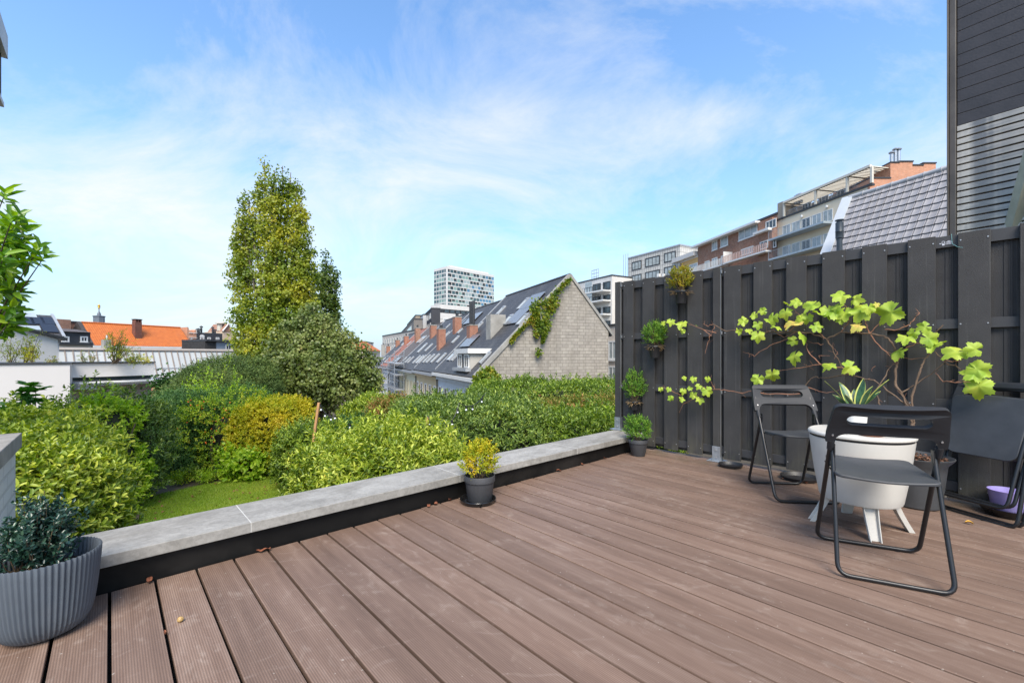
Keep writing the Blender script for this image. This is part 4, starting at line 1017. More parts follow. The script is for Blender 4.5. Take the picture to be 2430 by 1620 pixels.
# dormer
z0=ez-.05; zt=RP.p(0,0)[2]
DP=Plane(HP(0,-.1,0),U3)
a0,zt=DP.hit(*z3(925,812)); a1,_=DP.hit(*z3(826,812)); a0,a1=sorted((a0,a1)); zb=ez+.05; zt=ez+3.0-.35
_,zt=DP.hit(*z3(925,830)); _,zb=DP.hit(*z3(925,952))
mb=MB(); sD=(zt-ez)/k+.3
dc=M('dormer_cladding',(.42,.40,.36),.8,.1,1.5)
mb.prism([HP(a0,-.1,zb-.3),HP(a0,-.1,zt),HP(a0,sD,zt)],[HP(a1,-.1,zb-.3),HP(a1,-.1,zt),HP(a1,sD,zt)]); dm=mb.build('dormer',dc,th)
mb=MB(); mb.prism([HP(t,s,zt+.002) for t,s in ((a0-.25,-.35),(a1+.3,-.35),(a1+.3,sD+.2),(a0-.25,sD+.2))],[HP(t,s,zt+.36) for t,s in ((a0-.25,-.35),(a1+.3,-.35),(a1+.3,sD+.2),(a0-.25,sD+.2))]); mb.build('dormer_roof',whp,dm)
DPo=Plane(HP(0,-.102,0),U3); w_=(a1-a0)
for q0,q1 in ((.04,.40),(.60,.96)):
    mbw=window(DPo,dm,a0+w_*q0,a0+w_*q1,zb,zt-.05,n=2,fm=whp,gm=glass,fw=.11,dp=.09)
mb=MB(); mb.pbox(DPo,a0+w_*.41,a0+w_*.59,zb,zt-.05,.001,.05); mb.build('slate_panel',slate,dm)
mb=MB(); mb.pbox(DPo,a0-.2,a1+.3,zb-.25,zb-.03,.0,.4); mb.build('lead_gutter',zinc,dm)
# scaffold
SC=Plane(HP(0,-1.0,0),U3); sa0,_=SC.hit(947,HY); sa1,_=SC.hit(917,HY); sa0,sa1=sorted((sa0,sa1))
t=thing('scaffold','tall galvanised scaffold tower in front of the grey house of the row','scaffold',HP((sa0+sa1)/2,-1,GZ))
mb=MB(); zt_=SC.hit(930,800)[1]; zz=GZ
for a in (sa0,(sa0+sa1)/2,sa1):
    for s in (-.35,-1.6): mb.tube([HP(a,s,GZ),HP(a,s,min(zt_,1.2) if a!=sa0 else 1.8)],.055,6)
lv=[GZ+2,GZ+4,GZ+6,GZ+7.5]
for z in lv:
    for s in (-.35,-1.6):
        mb.tube([HP(sa0,s,z+1),HP(sa1,s,z+1)],.045,6)
    for a in (sa0,(sa0+sa1)/2,sa1): mb.tube([HP(a,-.35,z-.08),HP(a,-1.6,z-.08)],.045,6)
mb.tube([HP(sa0,-1.6,GZ),HP(sa1,-1.6,lv[1])],.04,6); mb.tube([HP(sa1,-1.6,lv[1]),HP(sa0,-1.6,lv[3])],.04,6)
for k_ in range(14): mb.tube([HP(sa0+.2,-1.7,GZ+.5*k_),HP(sa0+.8,-1.7,GZ+.5*k_)],.03,5)
mb.build('frame',galv,t)
for z in lv:
    mb=MB(); mb.prism([HP(a,s,z) for a,s in ((sa0-.1,-.4),(sa1+.1,-.4),(sa1+.1,-1.55),(sa0-.1,-1.55))],[HP(a,s,z+.09) for a,s in ((sa0-.1,-.4),(sa1+.1,-.4),(sa1+.1,-1.55),(sa0-.1,-1.55))]); mb.build('platform',zinc,t)
# ================================================================ small beige house right of the gable, flat roof annexe
P=fac(1445,38,800,0); a_,zt=P.hit(1440,777); aR,_=P.hit(1500,HY); _,z2=P.hit(1480,768)
bei=M('beige_render',(.60,.52,.43),.85,.08,.8,dirt=(.5,.43,.35),dirtamt=.3)
t=thing('beige_house','small beige rendered house with tall white windows just right of the grey gable','house',P.p((a_+aR)/2,0)*[1,1,0]+[0,0,GZ])
wallbox(P,a_+2,aR-4,GZ,zt+.1,5,bei,t)
mb=MB(); mb.pbox(P,a_+2,aR-4,zt+.1,zt+.25,-5,.1); mb.build('roof_edge',dkm,t)
pxwin(P,t,1444.5,1465,809,853,n=2,fw=.13,gm=curt,split=True,sill=True); pxwin(P,t,1444.5,1465,868,911,n=2,fw=.13,gm=curt,split=True)
pxwin(P,t,1470,1492,806,853,n=2,fw=.13,gm=curt,split=True,sill=True)
P=fac(1380,22,700,0); a0,zt=P.hit(1372,917); a1,_=P.hit(1500,HY); 
t=thing('flat_roof_annexe','low white annexe with flat overhanging roof below the grey gable','building',P.p((a0+a1)/2,0)*[1,1,0]+[0,0,GZ])
wallbox(P,a0-.3,a1,GZ,zt-.16,5,M('annexe_white',(.66,.68,.72),.8,.05,1),t); mb=MB(); mb.pbox(P,a0,a1,zt-.158,zt+.05,-5.2,.5); mb.build('roof',whp,t)
# ================================================================ buildings far up the street (right)
def simple(name,label,cat,P,a0,a1,ztop,depth,mat,roofm=None,zb=GZ,group=None,edge=.25):
    t=thing(name,label,cat,P.p((a0+a1)/2,0,-depth/2)*[1,1,0]+[0,0,zb],0,group); wallbox(P,a0,a1,zb,ztop,depth,mat,t)
    mb=MB(); mb.pbox(P,a0-.1,a1+.1,ztop+.002,ztop+edge,-depth-.1,.12); mb.build('roof_edge',roofm or dkm,t); return t
# white balcony block behind the gable
P=fac(1452,95,626,0); a1,_=P.hit(1395,HY); zt=P.hit(1452,654)[1]
t=simple('balcony_block','white apartment block with stacked glass balconies above the grey gable slope','building',P,0,a1+4,zt,12,whr)
for (ya,yb) in ((670,690),(701,713),(729,745),(762,772)):
    z1=P.hit(1431,ya)[1]; z0=P.hit(1431,yb)[1]; a,_=P.hit(1449,HY); b,_=P.hit(1431,HY)
    window(P,t,a,b,z0,z1,n=2,fm=dkm,gm=glass,fw=.2); a,_=P.hit(1426,HY); b,_=P.hit(1407,HY); window(P,t,a,b,z0,z1,n=3,fm=dkm,gm=glass,fw=.2)
    a,_=P.hit(1449,HY); b,_=P.hit(1398,HY); mb=MB(); mb.pbox(P,a,b,z0-.45,z0-.15,.0,2.2); bl=mb.build('balcony',whp,t)
    railing(P,bl,a,b,z0-.15,1.1,2.1,dkm,.9,r=.04)
    m_=(a+b)/2; mb=MB(); mb.pbox(P,m_+.2,m_+2.6,z0-.1,z0+2.1,2.0,2.06); mb.build('glass_screen',sky_l,bl)
mb=MB()
for q in range(4): mb.tube([P.p(5.5+q*.8,zt,-1),P.p(5.5+q*.8,zt+2.6,-1)],.07,5)
for z in (.9,1.7,2.5): mb.tube([P.p(5.5,zt+z,-1),P.p(7.9,zt+z,-1)],.06,5)
mb.build('roof_ladder',zinc,t)
# grey panelled block
P=fac(1614,87,600,0); a1,_=P.hit(1491,HY); zt=P.hit(1614,582)[1]
gpan=bricks('grey_facade_panels',(.50,.49,.455),(.56,.55,.515),(.27,.26,.245),.62,.95,.06,.8,.3,.12,off=0,weather=(.36,.34,.3),wamt=.35)
t=simple('panelled_block','flat roofed block clad in pale grey panels with wide dark framed windows','building',P,0,a1,zt,14,gpan,zinc)
z6=lambda x,y:(1460+x/7.84,560+y/7.84)
for x0,x1,yt,yb,n in ((310,490,490,650,3),(558,832,420,590,4),(908,1128,325,505,3),(310,490,735,900,3),(558,832,675,840,4),(908,1128,585,760,3)):
    a,b=z6(x0,yt); c,d=z6(x1,yb); bb,cc=P.hit(a,b)[1],P.hit(a,d)[1]; aa,ab=P.hit(a,HY)[0],P.hit(c,HY)[0]
    window(P,t,aa,ab,cc,bb,n=n,fm=dkm,gm=curt if yt<560 else glassp,fw=.22)
mb=MB()
for q in range(3):
    mb.tube([P.p(a1+.6+q*.7,GZ,-.5),P.p(a1+.6+q*.7,P.hit(1490,600)[1],-.5)],.06,5)
mb.build('service_ladder',galv,t)
for x,w in ((817,60),(915,40)):
    a,b=z6(x,730); aa=P.hit(a,b); mb=MB(); mb.pbox(P,aa[0],aa[0]-w/7.84/F_*87,aa[1]-.45,aa[1]+.2,.25,.75); mb.build('air_conditioner',whp,t,bevel=.03)
# street front of brick and beige apartments
P=fac(2064,50.4,1000,0)
z42=lambda x,y:(1350+x/2.178,350+y/2.178); z8=lambda x,y:(1800+x/5.227,350+y/5.227)
aB0,_=P.hit(2066,HY); aB1,_=P.hit(1845,HY); aK1,_=P.hit(1656,HY)
zc=P.hit(*z8(235,912))[1]
beige=M('beige_facade',(.66,.57,.43),.8,.05,.5)
t=simple('apartment_block','beige apartment block with pergola roof terrace and steel balconies, above the fence','building',P,aB0,aB1,zc,14,beige)
zpt=P.hit(*z8(330,668))[1]
aa0,_=P.hit(z8(1400,0)[0],HY)
# pergola + terrace room
mb=MB(); mb.pbox(P,aa0,aB1-1.2,zpt-.28,zpt,-.1,.25); pg=mb.build('pergola_beam',M('cream_metal',(.62,.58,.49),.5,.05),t)
n=34
sl=MB()
for q in range(n):
    c=aa0+(aB1-1.2-aa0)*(q+.5)/n; sl.pbox(P,c-.07,c+.07,zpt-.2,zpt-.05,-3.4,-.11)
sl.build('slats',bpy.data.materials['cream_metal'],pg)
for x in (320,712,1104,1408):
    a,_=P.hit(z8(x,0)[0],HY); mb=MB(); mb.pbox(P,a-.12,a+.12,zc+.25,zpt-.281,-.08,.15); mb.build('pergola_post',bpy.data.materials['cream_metal'],t)
    mb=MB(); mb.pbox(P,a-.08,a+.08,zpt-.30,zpt-.21,-3.4,-.11); mb.build('cross_beam',bpy.data.materials['cream_metal'],t)
mb=MB(); mb.pbox(P,aa0,aB1-.3,zc+.26,zpt-.31,-7,-3.5); rb_=mb.build('roof_room',M('taupe_render',(.30,.26,.21),.8),t)
Pb=fac(2064,50.4,1000,0); Pb.o=Pb.o+Pb.n*(-3.49)
for q in range(5):
    L_=(aB1-aa0)/5; window(Pb,rb_,aa0+L_*(q+.15),aa0+L_*(q+.72),zc+.4,zc+2.35,n=3,fw=.1,gm=glass)
mb=MB(); mb.pbox(P,aB1-1.0,aB1,zc+.26,zpt+.15,-3.4,.0); mb.build('end_wall',bpy.data.materials['taupe_render'],t)
railing(P,t,aa0,aB1-1.3,zc+.25,.8,-.3,zinc,1.2,hor=True)
for yt,yb,bal in ((980,1112,1155),(1232,1385,1400)):
    x0=z8(292,0)[0]; z1=P.hit(x0,350+yt/5.227)[1]; z0=P.hit(x0,350+yb/5.227)[1]
    A,_=P.hit(x0,HY); B,_=P.hit(z8(935,0)[0],HY)
    n=5; L_=(A-B)/n
    for q in range(n): window(P,t,B+L_*q+.12,B+L_*(q+1)-.12,z0,z1,n=2,fw=.1,gm=(curt,glassp,glass)[q%3] ,fm=whp)
    zb=P.hit(z8(275,0)[0],350+bal/5.227)[1]; mb=MB(); mb.pbox(P,B,A+.8,zb-.02,zb+.24,.0,1.6); bl=mb.build('balcony',M('balcony_steel',(.36,.42,.46),.5,.1,metal=.2) if yt<1000 else bpy.data.materials['balcony_steel'],t)
    railing(P,bl,B,A+.8,zb+.24,1.1,1.55,zinc,1.2,hor=True,r=.02)
for x,y in ((550,855),(860,735)):
    a,b=P.hit(*z8(x,y)); mb=MB(); mb.lathe([(.0001,-.2),(.16,-.1),(.16,.1),(.0001,.2)],tuple(P.p(a,b,.18)),12); mb.build('wall_lamp',whp,t,smooth=True)
def roofpipes(P,t,pts,mat=None):
    for (px,yb,yt,r) in pts:
        a,b=P.hit(px,yb); _,c=P.hit(px,yt); q=P.p(a,b,-1.5); mb=MB(); mb.tube([q-[0,0,.6],q+[0,0,c-b]],r,8); mb.lathe([(r*1.7,0),(r*1.7,.15),(.0001,.35)],(q[0],q[1],q[2]+c-b+.05),10); mb.build('flue',mat or galv,t,smooth=True)
roofpipes(P,t,[(z8(362,0)[0],350+640/5.227,350+605/5.227,.2),(z8(388,0)[0],350+635/5.227,350+590/5.227,.2),(z8(418,0)[0],350+622/5.227,350+580/5.227,.2)])
# orange brick fire wall at the near end
Q=Plane(P.p(aB0,0,0),RT.tolist()+[0])
t=thing('brick_party_wall','stepped orange brick end wall with steel flues above the tiled roof','building',Q.p(4,0)*[1,1,0]+[0,0,GZ])
def qx(x): return Q.hit(z8(x,0)[0],HY)[0]
def qz(x,y): return Q.hit(*z8(x,y))[1]
for i,(x0,x1,y) in enumerate(((1383,1636,385),(1636,1745,192),(1745,1915,180),(1915,2042,225),(2042,2200,200))):
    mb=MB(); mb.pbox(Q,qx(x0)+(.002 if i else 0),qx(x1),GZ,qz((x0+x1)/2,y),-(4 if i<1 else 9),-.0); w=mb.build('brick_wall',br_or,t)
    mb=MB(); mb.pbox(Q,qx(x0)-.05,qx(x1)+.05,qz((x0+x1)/2,y)+.002,qz((x0+x1)/2,y)+.14,-4,.08); mb.build('coping',dkm,w)
q0=Q.p(qx(1805),qz(1805,180),-1.2)
for dx,h in ((-.4,1.5),(.05,1.9),(.45,1.9)):
    mb=MB(); q=q0+Q.u*dx; mb.tube([q-[0,0,.3],q+[0,0,h]],.16,10); mb.lathe([(.28,0),(.30,.1),(.0001,.3)],(q[0],q[1],q[2]+h+.06),12); mb.build('flue',galv,t,smooth=True)
mb=MB(); mb.tube([q0+[0,0,.5],q0-Q.u*1.6+[0,0,-.1],q0-Q.u*2.2+[0,0,-.1]],.12,8); mb.build('duct',galv,t,smooth=True)
# brown brick apartments
zk=P.hit(1660,582)[1]
t=simple('brick_apartments','brown brick apartment building with white windows and white cornice','building',P,aB1+.02,aK1,zk,14,br_brn,dkm,edge=.3)
mb=MB(); mb.pbox(P,aB1+3.2,aK1+.8,zk-.32,zk-.001,.0,1.0); mb.build('cornice',whp,t)
aBay,_=P.hit(z42(1005,0)[0],HY); mb=MB(); mb.pbox(P,aB1+.02,aBay,GZ,zk-.5,.001,.9); bay=mb.build('bay',br_brn,t); mb=MB(); mb.pbox(P,aB1+.02,aBay+.3,P.hit(*z42(1010,452))[1],P.hit(*z42(1010,440))[1],.9,1.6); mb.build('bay_ledge',whp,bay)
PB=fac(2064,50.4,1000,0); PB.o=PB.o+PB.n*.9
for x0,x1,yt,yb,n in ((740,768,488,535,2),(785,823,463,518,2),(878,975,430,484,3),(622,666,608,650,2),(703,727,590,640,2),(740,768,575,620,2),(787,823,562,612,2),(890,955,528,560,3)):
    a,b=z42(x0,yt); c,d=z42(x1,yb); pxwin(P,t,a,c,b,d,n=n,fw=.14,gm=(curt if x0%2 else glassp),sill=True,split=True)
for x0,x1,yt,yb,n in ((1018,1073,385,430,3),(988,1030,490,530,2),(1056,1073,478,520,1)):
    a,b=z42(x0,yt); c,d=z42(x1,yb); pxwin(PB,bay,a,c,b,d,n=n,fw=.14,gm=glass)
pink=M('pink_railing',(.55,.40,.36),.6)
a0_,_=P.hit(z42(1075,0)[0],HY); a1_,_=P.hit(z42(846,0)[0],HY); zb=P.hit(*z42(846,600))[1]
mb=MB(); mb.pbox(P,a0_,a1_,zb-.25,zb,.91,1.9); bl=mb.build('balcony',whp,t); railing(P,bl,a0_,a1_,zb,1.05,1.85,pink,.35,r=.05); mb=MB(); mb.pbox(P,a1_-.1,a1_,zb,zb+1.9,.1,1.8); mb.build('screen',whp,bl)
a0_,_=P.hit(z42(826,0)[0],HY); a1_,_=P.hit(z42(600,0)[0],HY); zb=P.hit(*z42(700,641))[1]
mb=MB(); mb.pbox(P,a0_,a1_,zb-.25,zb,.0,1.3); bl=mb.build('balcony',whp,t); railing(P,bl,a0_,a1_,zb,1.05,1.25,whp,.35,r=.05)
roofpipes(P,t,[(z8(203,0)[0],350+790/5.227,350+745/5.227,.25)])
# low brick and yellow link between grey block and brick apartments
P2=fac(2064,50.4,1000,0); a1,_=P2.hit(1600,HY); zt=P2.hit(1650,598)[1]
t=simple('link_building','low white eaved brick link between the panelled block and the brick apartments','building',P2,aK1+.02,a1,P2.hit(1650,612)[1],6,M('ochre_render',(.60,.38,.15),.8),whp)
mb=MB(); mb.pbox(P2,aK1+.0,a1+.3,P2.hit(1650,612)[1]+.3,zt,-5,.9); mb.build('roof',whr,t)
# ================================================================ TOWER
def quadpt(px,d): return W(px,HY,d)*[1,1,0]
C0=quadpt(1060,320); Rr=FW+RT*.93; Rr/=np.linalg.norm(Rr); Ll=FW-RT*.95; Ll/=np.linalg.norm(Ll)
PR=Plane(C0,(Rr[0],Rr[1],0)); PL=Plane(C0,(Ll[0],Ll[1],0))
aR,_=PR.hit(1172.5,HY); aL,_=PL.hit(1029.5,HY); zT=PR.hit(1061,631.5)[1]; zB=GZ
t=thing('glass_tower','white gridded residential high rise with glass balconies, tallest building on the skyline','tower',tuple(C0+[0,0,GZ]))
c1=C0+PR.u*aR; c2=c1+PL.u*aL; c3=C0+PL.u*aL
mb=MB(); ctr=(C0+c2)/2; sh=lambda p,k:ctr+(p-ctr)*k
mb.prism([sh(p,.955)+[0,0,zB] for p in (C0,c1,c2,c3)],[sh(p,.955)+[0,0,zT-1] for p in (C0,c1,c2,c3)]); mb.build('core',dkm,t)
twh=M('tower_white',(.62,.61,.585),.7,.04,.05)
nf=16; fh=3.12
for k_ in range(nf):
    z=zT-1.2-fh*k_; mb=MB(); mb.prism([sh(p,1.0)+[0,0,z-(.72)] for p in (C0,c1,c2,c3)],[p+[0,0,z+(.0 if k_ else 1.2)] for p in (C0,c1,c2,c3)]); mb.build('floor_slab',twh,t)
tg=[M('tower_glass_teal',(.045,.09,.10),.15,.3,.1,spec=.7),M('tower_glass_mint',(.22,.33,.30),.25,.1,.1),M('tower_glass_blue',(.10,.22,.33),.2,.2,.1),M('tower_glass_pale',(.32,.39,.39),.3,.1,.1)]
rt=random.Random(3); cnt=0; extra=[MB() for _ in range(4)]
for (PP,A,n) in ((PR,aR,15),(PL,aL,5)):
    mb=MB()
    for k_ in range(nf-3):
        z1=zT-1.2-.72-fh*k_; z0=z1-(fh-.72)
        for q in range(n+1):
            a=A*q/n+((k_%2)*A/n*.5 if 0<q<n and PP is PR else 0)
            if 0<=a<=A: mb.pbox(PP,max(0,a-.13),min(A,a+.13),z0+.005,z1-.005,-1.0,-.01)
            if q<n:
                u=rt.random(); x=q/n
                if PP is PR:
                    m_=None if u<.46 else (0 if u<.68-x*.2 else (1 if u<.84 and x<.6 else (2 if u<.86 else 3)))
                    aa0_,aa1_=a+.2,min(A,a+A/n-.2)
                else: m_=0 if u<.8 else 1; aa0_,aa1_=a+.2,a+A/n-.2
                if aa1_-aa0_<.4: continue
                if m_ is None:
                    w=MB(); w.pbox(PP,aa0_,aa1_,z0,z0+1.1,-.2,-.1); m_=1 if k_>5 else 0
                else: w=MB(); w.pbox(PP,aa0_,aa1_,z0,z1,-.2,-.1)
                cnt+=1
                if cnt<=98: w.build('glazing_panel',tg[m_],t)
                else: extra[m_].add(w.v,w.f)
    mb.build('mullion_grid',twh,t)
for i_,e in enumerate(extra):
    k0=len(extra[0].f) if False else 0
allx=MB()
for i_,e in enumerate(extra):
    k0=len(allx.f); allx.add(e.v,e.f); allx.m=allx.m[:k0]+[i_]*len(e.f)
o=allx.build('glazing_panels',tg,t); o['kind']='stuff'
mb=MB(); mb.prism([sh(p,.8)+[0,0,zT+.01] for p in (C0,c1,c2,c3)],[sh(p,.8)+[0,0,zT+1.6] for p in (C0,c1,c2,c3)]); mb.build('roof_plant_room',twh,t)
# ================================================================ white stepped building below the tower
z5=lambda x,y:(1000+x/8.71,620+y/8.71)
PW=fac(1044,175,2400,0); zt=PW.hit(*z5(500,895))[1]; aW=PW.hit(1170,HY)[0]; 
PWL=fac(1044,175,200,0); aWL=PWL.hit(1021,HY)[0]
t=thing('stepped_block','white stepped apartment building with ribbon windows at the foot of the tower','building',tuple(PW.p(0,0)*[1,1,0]+[0,0,GZ]))
def lblock(s,z0,z1,mat,name):
    a=PW.p(0,0); b=PW.p(aW,0); c=PWL.p(aWL,0); d=b+(c-a); cc=(a+d)/2; k=lambda p:cc+(p-cc)*s
    mb=MB(); mb.prism([k(p)*[1,1,0]+[0,0,z0] for p in (a,b,d,c)],[k(p)*[1,1,0]+[0,0,z1] for p in (a,b,d,c)]); return mb.build(name,mat,t)
zr1=PW.hit(*z5(500,985))[1]; zr0=PW.hit(*z5(500,1070))[1]; zl=PW.hit(*z5(400,1150))[1]; zw0=PW.hit(*z5(400,1270))[1]
lblock(.99,GZ,zr0-2.6,whr,'wall'); lblock(.97,zr0-2.6,zr1,dkm,'ribbon_core'); lblock(1.01,zr0-2.5,zr0,whr,'parapet'); lblock(1.0,zr1,zt,whr,'upper_storey')
Px=fac(1044,175,2400,0)
for q in range(12):
    window(PW,t,2+q*2.7,4.4+q*2.7,zr0+.1,zr1-.1,n=1,fm=dkm,gm=glass,fw=.18,dp=.1)
for q in range(7):
    window(PW,t,1.5+q*3.2,4.0+q*3.2,zw0-1,zl-.4,n=1,fm=whp,gm=glassp,fw=.35,dp=.1)
    window(PW,t,1.5+q*3.2,4.0+q*3.2,zw0-5,zw0-2,n=1,fm=whp,gm=glassp,fw=.35,dp=.1)
PWL2=PWL
for q in range(5):
    L_=abs(aWL)/5; window(PWL,t,L_*q+.6,L_*(q+1)-.6,zw0-1,zl-.4,n=2,fm=whp,gm=glass,fw=.3,dp=.3)
    window(PWL,t,L_*q+.6,L_*(q+1)-.6,zr0-1.6,zr0-.8,n=1,fm=dkm,gm=glass,fw=.2,dp=.4)
# smaller far blocks stepping down to the left
far=[('dark_block','narrow dark grey block left of the stepped white building',1024,1003,742,150,(.04,.042,.05),900,4,'b'),
('dark_penthouse','dark penthouse with sloping roof beside the stepped white building',1040,1022,732,190,(.06,.055,.05),900,3,'b'),
('white_block','narrow white block with small windows, third from the right along the far street',1004,985,756,165,(.45,.46,.47),900,3,'a'),
('brown_block','brown grey block with square windows on the far street',986,966,760,175,(.26,.22,.17),900,3,'a'),
('flat_block','low flat grey brown block above the long beige building',982,944,778,150,(.17,.155,.14),900,3,'a'),
('long_block','long low beige building with even row of windows at the far end of the street',1000,907.5,0,140,(.46,.42,.37),640,14,'a')]
for nm,lab,xr,xl,yt,d,colr,v_,nw,sty in far:
    P3=fac(xr,d,v_,0); a1,_=P3.hit(xl,HY)
    if nm=='long_block': zt=P3.hit(908,798)[1]
    else: zt=P3.hit((xr+xl)/2,yt)[1]
    t=simple(nm,lab,'building',P3,0,a1,zt,10 if nm=='long_block' else 3,M('far_wall_'+nm,colr,.85,.1,.3),None,edge=.4)
    s_=1 if a1>0 else -1
    for q in range(nw):
        L_=a1/nw
        for rr in range(2 if nm=='long_block' else 3):
            z1=zt-1.3-rr*3.3
            window(P3,t,L_*(q+.25),L_*(q+.8),z1-1.9,z1,n=1,fm=whp,gm=glass if sty=='a' else glassp,fw=.15,dp=.12)
# orange roofs beyond the pale tree
P3=fac(898,120,1200,0); a0,_=P3.hit(868,HY); a1,_=P3.hit(902,HY); 
t=thing('distant_house','far cream house with orange tiled roof between pale tree and row','house',tuple(P3.p((a0+a1)/2,0)*[1,1,0]+[0,0,GZ]))
ze=P3.hit(880,832)[1]; zr=P3.hit(880,808)[1]
wallbox(P3,a0,a1,GZ,ze,8,bei,t); mb=MB(); mb.prism([P3.p(a0,ze,.3),P3.p(a0,zr,-4),P3.p(a0,ze,-8.3)],[P3.p(a1,ze,.3),P3.p(a1,zr,-4),P3.p(a1,ze,-8.3)]); mb.build('roof',rt_or,t)
window(P3,t,*[P3.hit(x,HY)[0] for x in (874,888)],P3.hit(880,853)[1],P3.hit(880,838)[1],n=3,fm=dkm,gm=glassp,fw=.2)
P3=fac(880,150,1100,0); t=simple('pale_block','pale low block with grey roof beyond the orange roofed house','building',P3,P3.hit(862,HY)[0],P3.hit(886,HY)[0],P3.hit(870,812)[1],8,whr)
# ================================================================ LEFT SIDE
# white modern building with terrace garden
wr=M('smooth_white_render',(.60,.575,.55),.8,.04,.35,bump=.03,bscale=40,dirt=(.54,.51,.48),dirtamt=.4)
P4=fac(166,15,2337,0); zt=P4.hit(100,864)[1]
t=thing('modern_house','modern white rendered house with planted flat roof and projecting canopy, behind the hedge at left','house',tuple(P4.p(-3,0)*[1,1,0]+[0,0,-1.8]))
aL_,_=P4.hit(-260,HY); a6,_=P4.hit(166,HY); 
P5=fac(166,15.8,1700,0); b6,_=P5.hit(366,HY); 
wallbox(P4,aL_,a6,-1.8,zt,3.2,wr,t,'front_wall'); mb=MB(); mb.pbox(P4,aL_,a6+.02,zt+.001,zt+.05,-3.3,.04); mb.build('roof_edge',dkm,t)
zu=P5.hit(200,862.5)[1]; zl=P5.hit(200,895)[1]; z_c1=P5.hit(250,904)[1]; z_c0=P5.hit(250,913)[1]
wallbox(P5,.0,b6,zl,zu,2.6,wr,t,'parapet_wall'); mb=MB(); mb.pbox(P5,-.1,b6+.03,zu+.001,zu+.05,-2.7,.05); mb.build('roof_edge',dkm,t)
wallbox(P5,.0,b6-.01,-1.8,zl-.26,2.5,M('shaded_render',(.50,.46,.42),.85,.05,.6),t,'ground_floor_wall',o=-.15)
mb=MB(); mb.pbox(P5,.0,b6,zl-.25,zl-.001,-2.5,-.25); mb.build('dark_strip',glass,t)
c6,_=P5.hit(404,HY)
mb=MB()
for q in range(3): mb.pbox(P5,.0,c6-.04*q,z_c1-.045*(q+1)+.004,z_c1-.045*q,-1.5,.75-.05*q)
mb.build('canopy',whp,t); mb=MB(); mb.pbox(P5,.0,P5.hit(210,HY)[0],z_c1-.25,z_c1-.14,-.14,.6); mb.build('blind_box',whp,t)
# glazed monopitch roof
P6=fac(137,34,1960,0); g1_,_=P6.hit(562,HY); zt=P6.hit(300,833)[1]; zb=P6.hit(450,893)[1]-.3
t=thing('glasshouse','long translucent glazed roof with slender brown bars behind the modern white house','glass roof',tuple(P6.p(g1_/2,0)*[1,1,0]+[0,0,GZ]))
up=np.array([0,0,zt-zb])-P6.n*1.6; PG=Plane(P6.p(0,zb,1.6),P6.u,up/np.linalg.norm(up)); hl=np.linalg.norm(up)
mb=MB(); mb.pbox(PG,-1,g1_,0,hl,-.06,0); mb.build('glazing',M('translucent_glazing',(.40,.42,.42),.45,.10,.4,spec=.4),t)
mb=MB(); nb=30
brn=M('brown_glazing_bar',(.22,.18,.15),.6)
for q in range(nb+1):
    a=-1+(g1_+1)*q/nb; mb.pbox(PG,a-.035,a+.035,0,hl,.002,.07)
mb.build('glazing_bars',brn,t)
mb=MB(); mb.pbox(PG,-1,g1_,hl*.42,hl*.42+.05,.071,.10); mb.pbox(PG,-1,g1_,-.05,.04,.071,.14); mb.build('purlin',zinc,t)
mb=MB(); mb.pbox(PG,-1,g1_,hl+.001,hl+.22,-.2,.16); mb.build('ridge_flashing',M('taupe_flashing',(.30,.27,.24),.6),t)
wallbox(P6,-1,g1_,GZ,zb-.02,3,whr,t,'wall',o=1.58)
# garden brick wall piece with ivy
P7=fac(366,17,1700,0); a1,_=P7.hit(440,HY); zt=P7.hit(400,912)[1]
t=thing('brick_garden_wall','weathered red brick garden wall under ivy right of the white canopy','wall',tuple(P7.p(a1/2,0)*[1,1,0]+[0,0,-1.8])); wallbox(P7,.05,a1,-1.9,zt,.3,br_or,t,'brickwork'); mb=MB(); mb.pbox(P7,.0,a1,zt+.001,zt+.08,-.35,.05); mb.build('coping',conc,t)
# white gable annex and slate roof house at left
P8=fac(137,22,1500,0); al,_=P8.hit(-120,HY); 
t=thing('white_gabled_house','white house with single pitch roofline behind the roof garden at far left','house',tuple(P8.p(-4,0)*[1,1,0]+[0,0,GZ]))
zr=P8.hit(137,804)[1]; zl=P8.hit(50,781)[1]; a5,_=P8.hit(50,HY); zl2=zl+ (zl-zr)/(0-a5)*(a5-al)
mb=MB(); mb.prism([P8.p(0,GZ),P8.p(0,zr),P8.p(al,zl2),P8.p(al,GZ)],[P8.p(0,GZ,-6),P8.p(0,zr,-6),P8.p(al,zl2,-6),P8.p(al,GZ,-6)]); mb.build('wall',whr,t)
mb=MB(); mb.prism([P8.p(.25,zr-.07,.2),P8.p(.25,zr+.06,.2),P8.p(al,zl2+.08,.2),P8.p(al,zl2+.005,.2)],[P8.p(.25,zr-.07,-6),P8.p(.25,zr+.06,-6),P8.p(al,zl2+.08,-6),P8.p(al,zl2+.005,-6)]); mb.build('roof_edge',dkm,t)
zz2=lambda x,y:(x/6.271,700+y/6.271)
P9=fac(141,28,1900,0); al,_=P9.hit(-150,HY); ze=P9.hit(141,797)[1]; zr=P9.hit(133,742)[1]
t=thing('slate_roof_house','house with dark tiled roof, black solar panels and rooflights at far left','house',tuple(P9.p(-6,0)*[1,1,0]+[0,0,GZ]))
wallbox(P9,al,0,GZ,ze-.1,7,whr,t,o=-.1)
v9=np.array([0,0,zr-ze])-P9.n*3.0; h9=np.linalg.norm(v9); v9/=h9
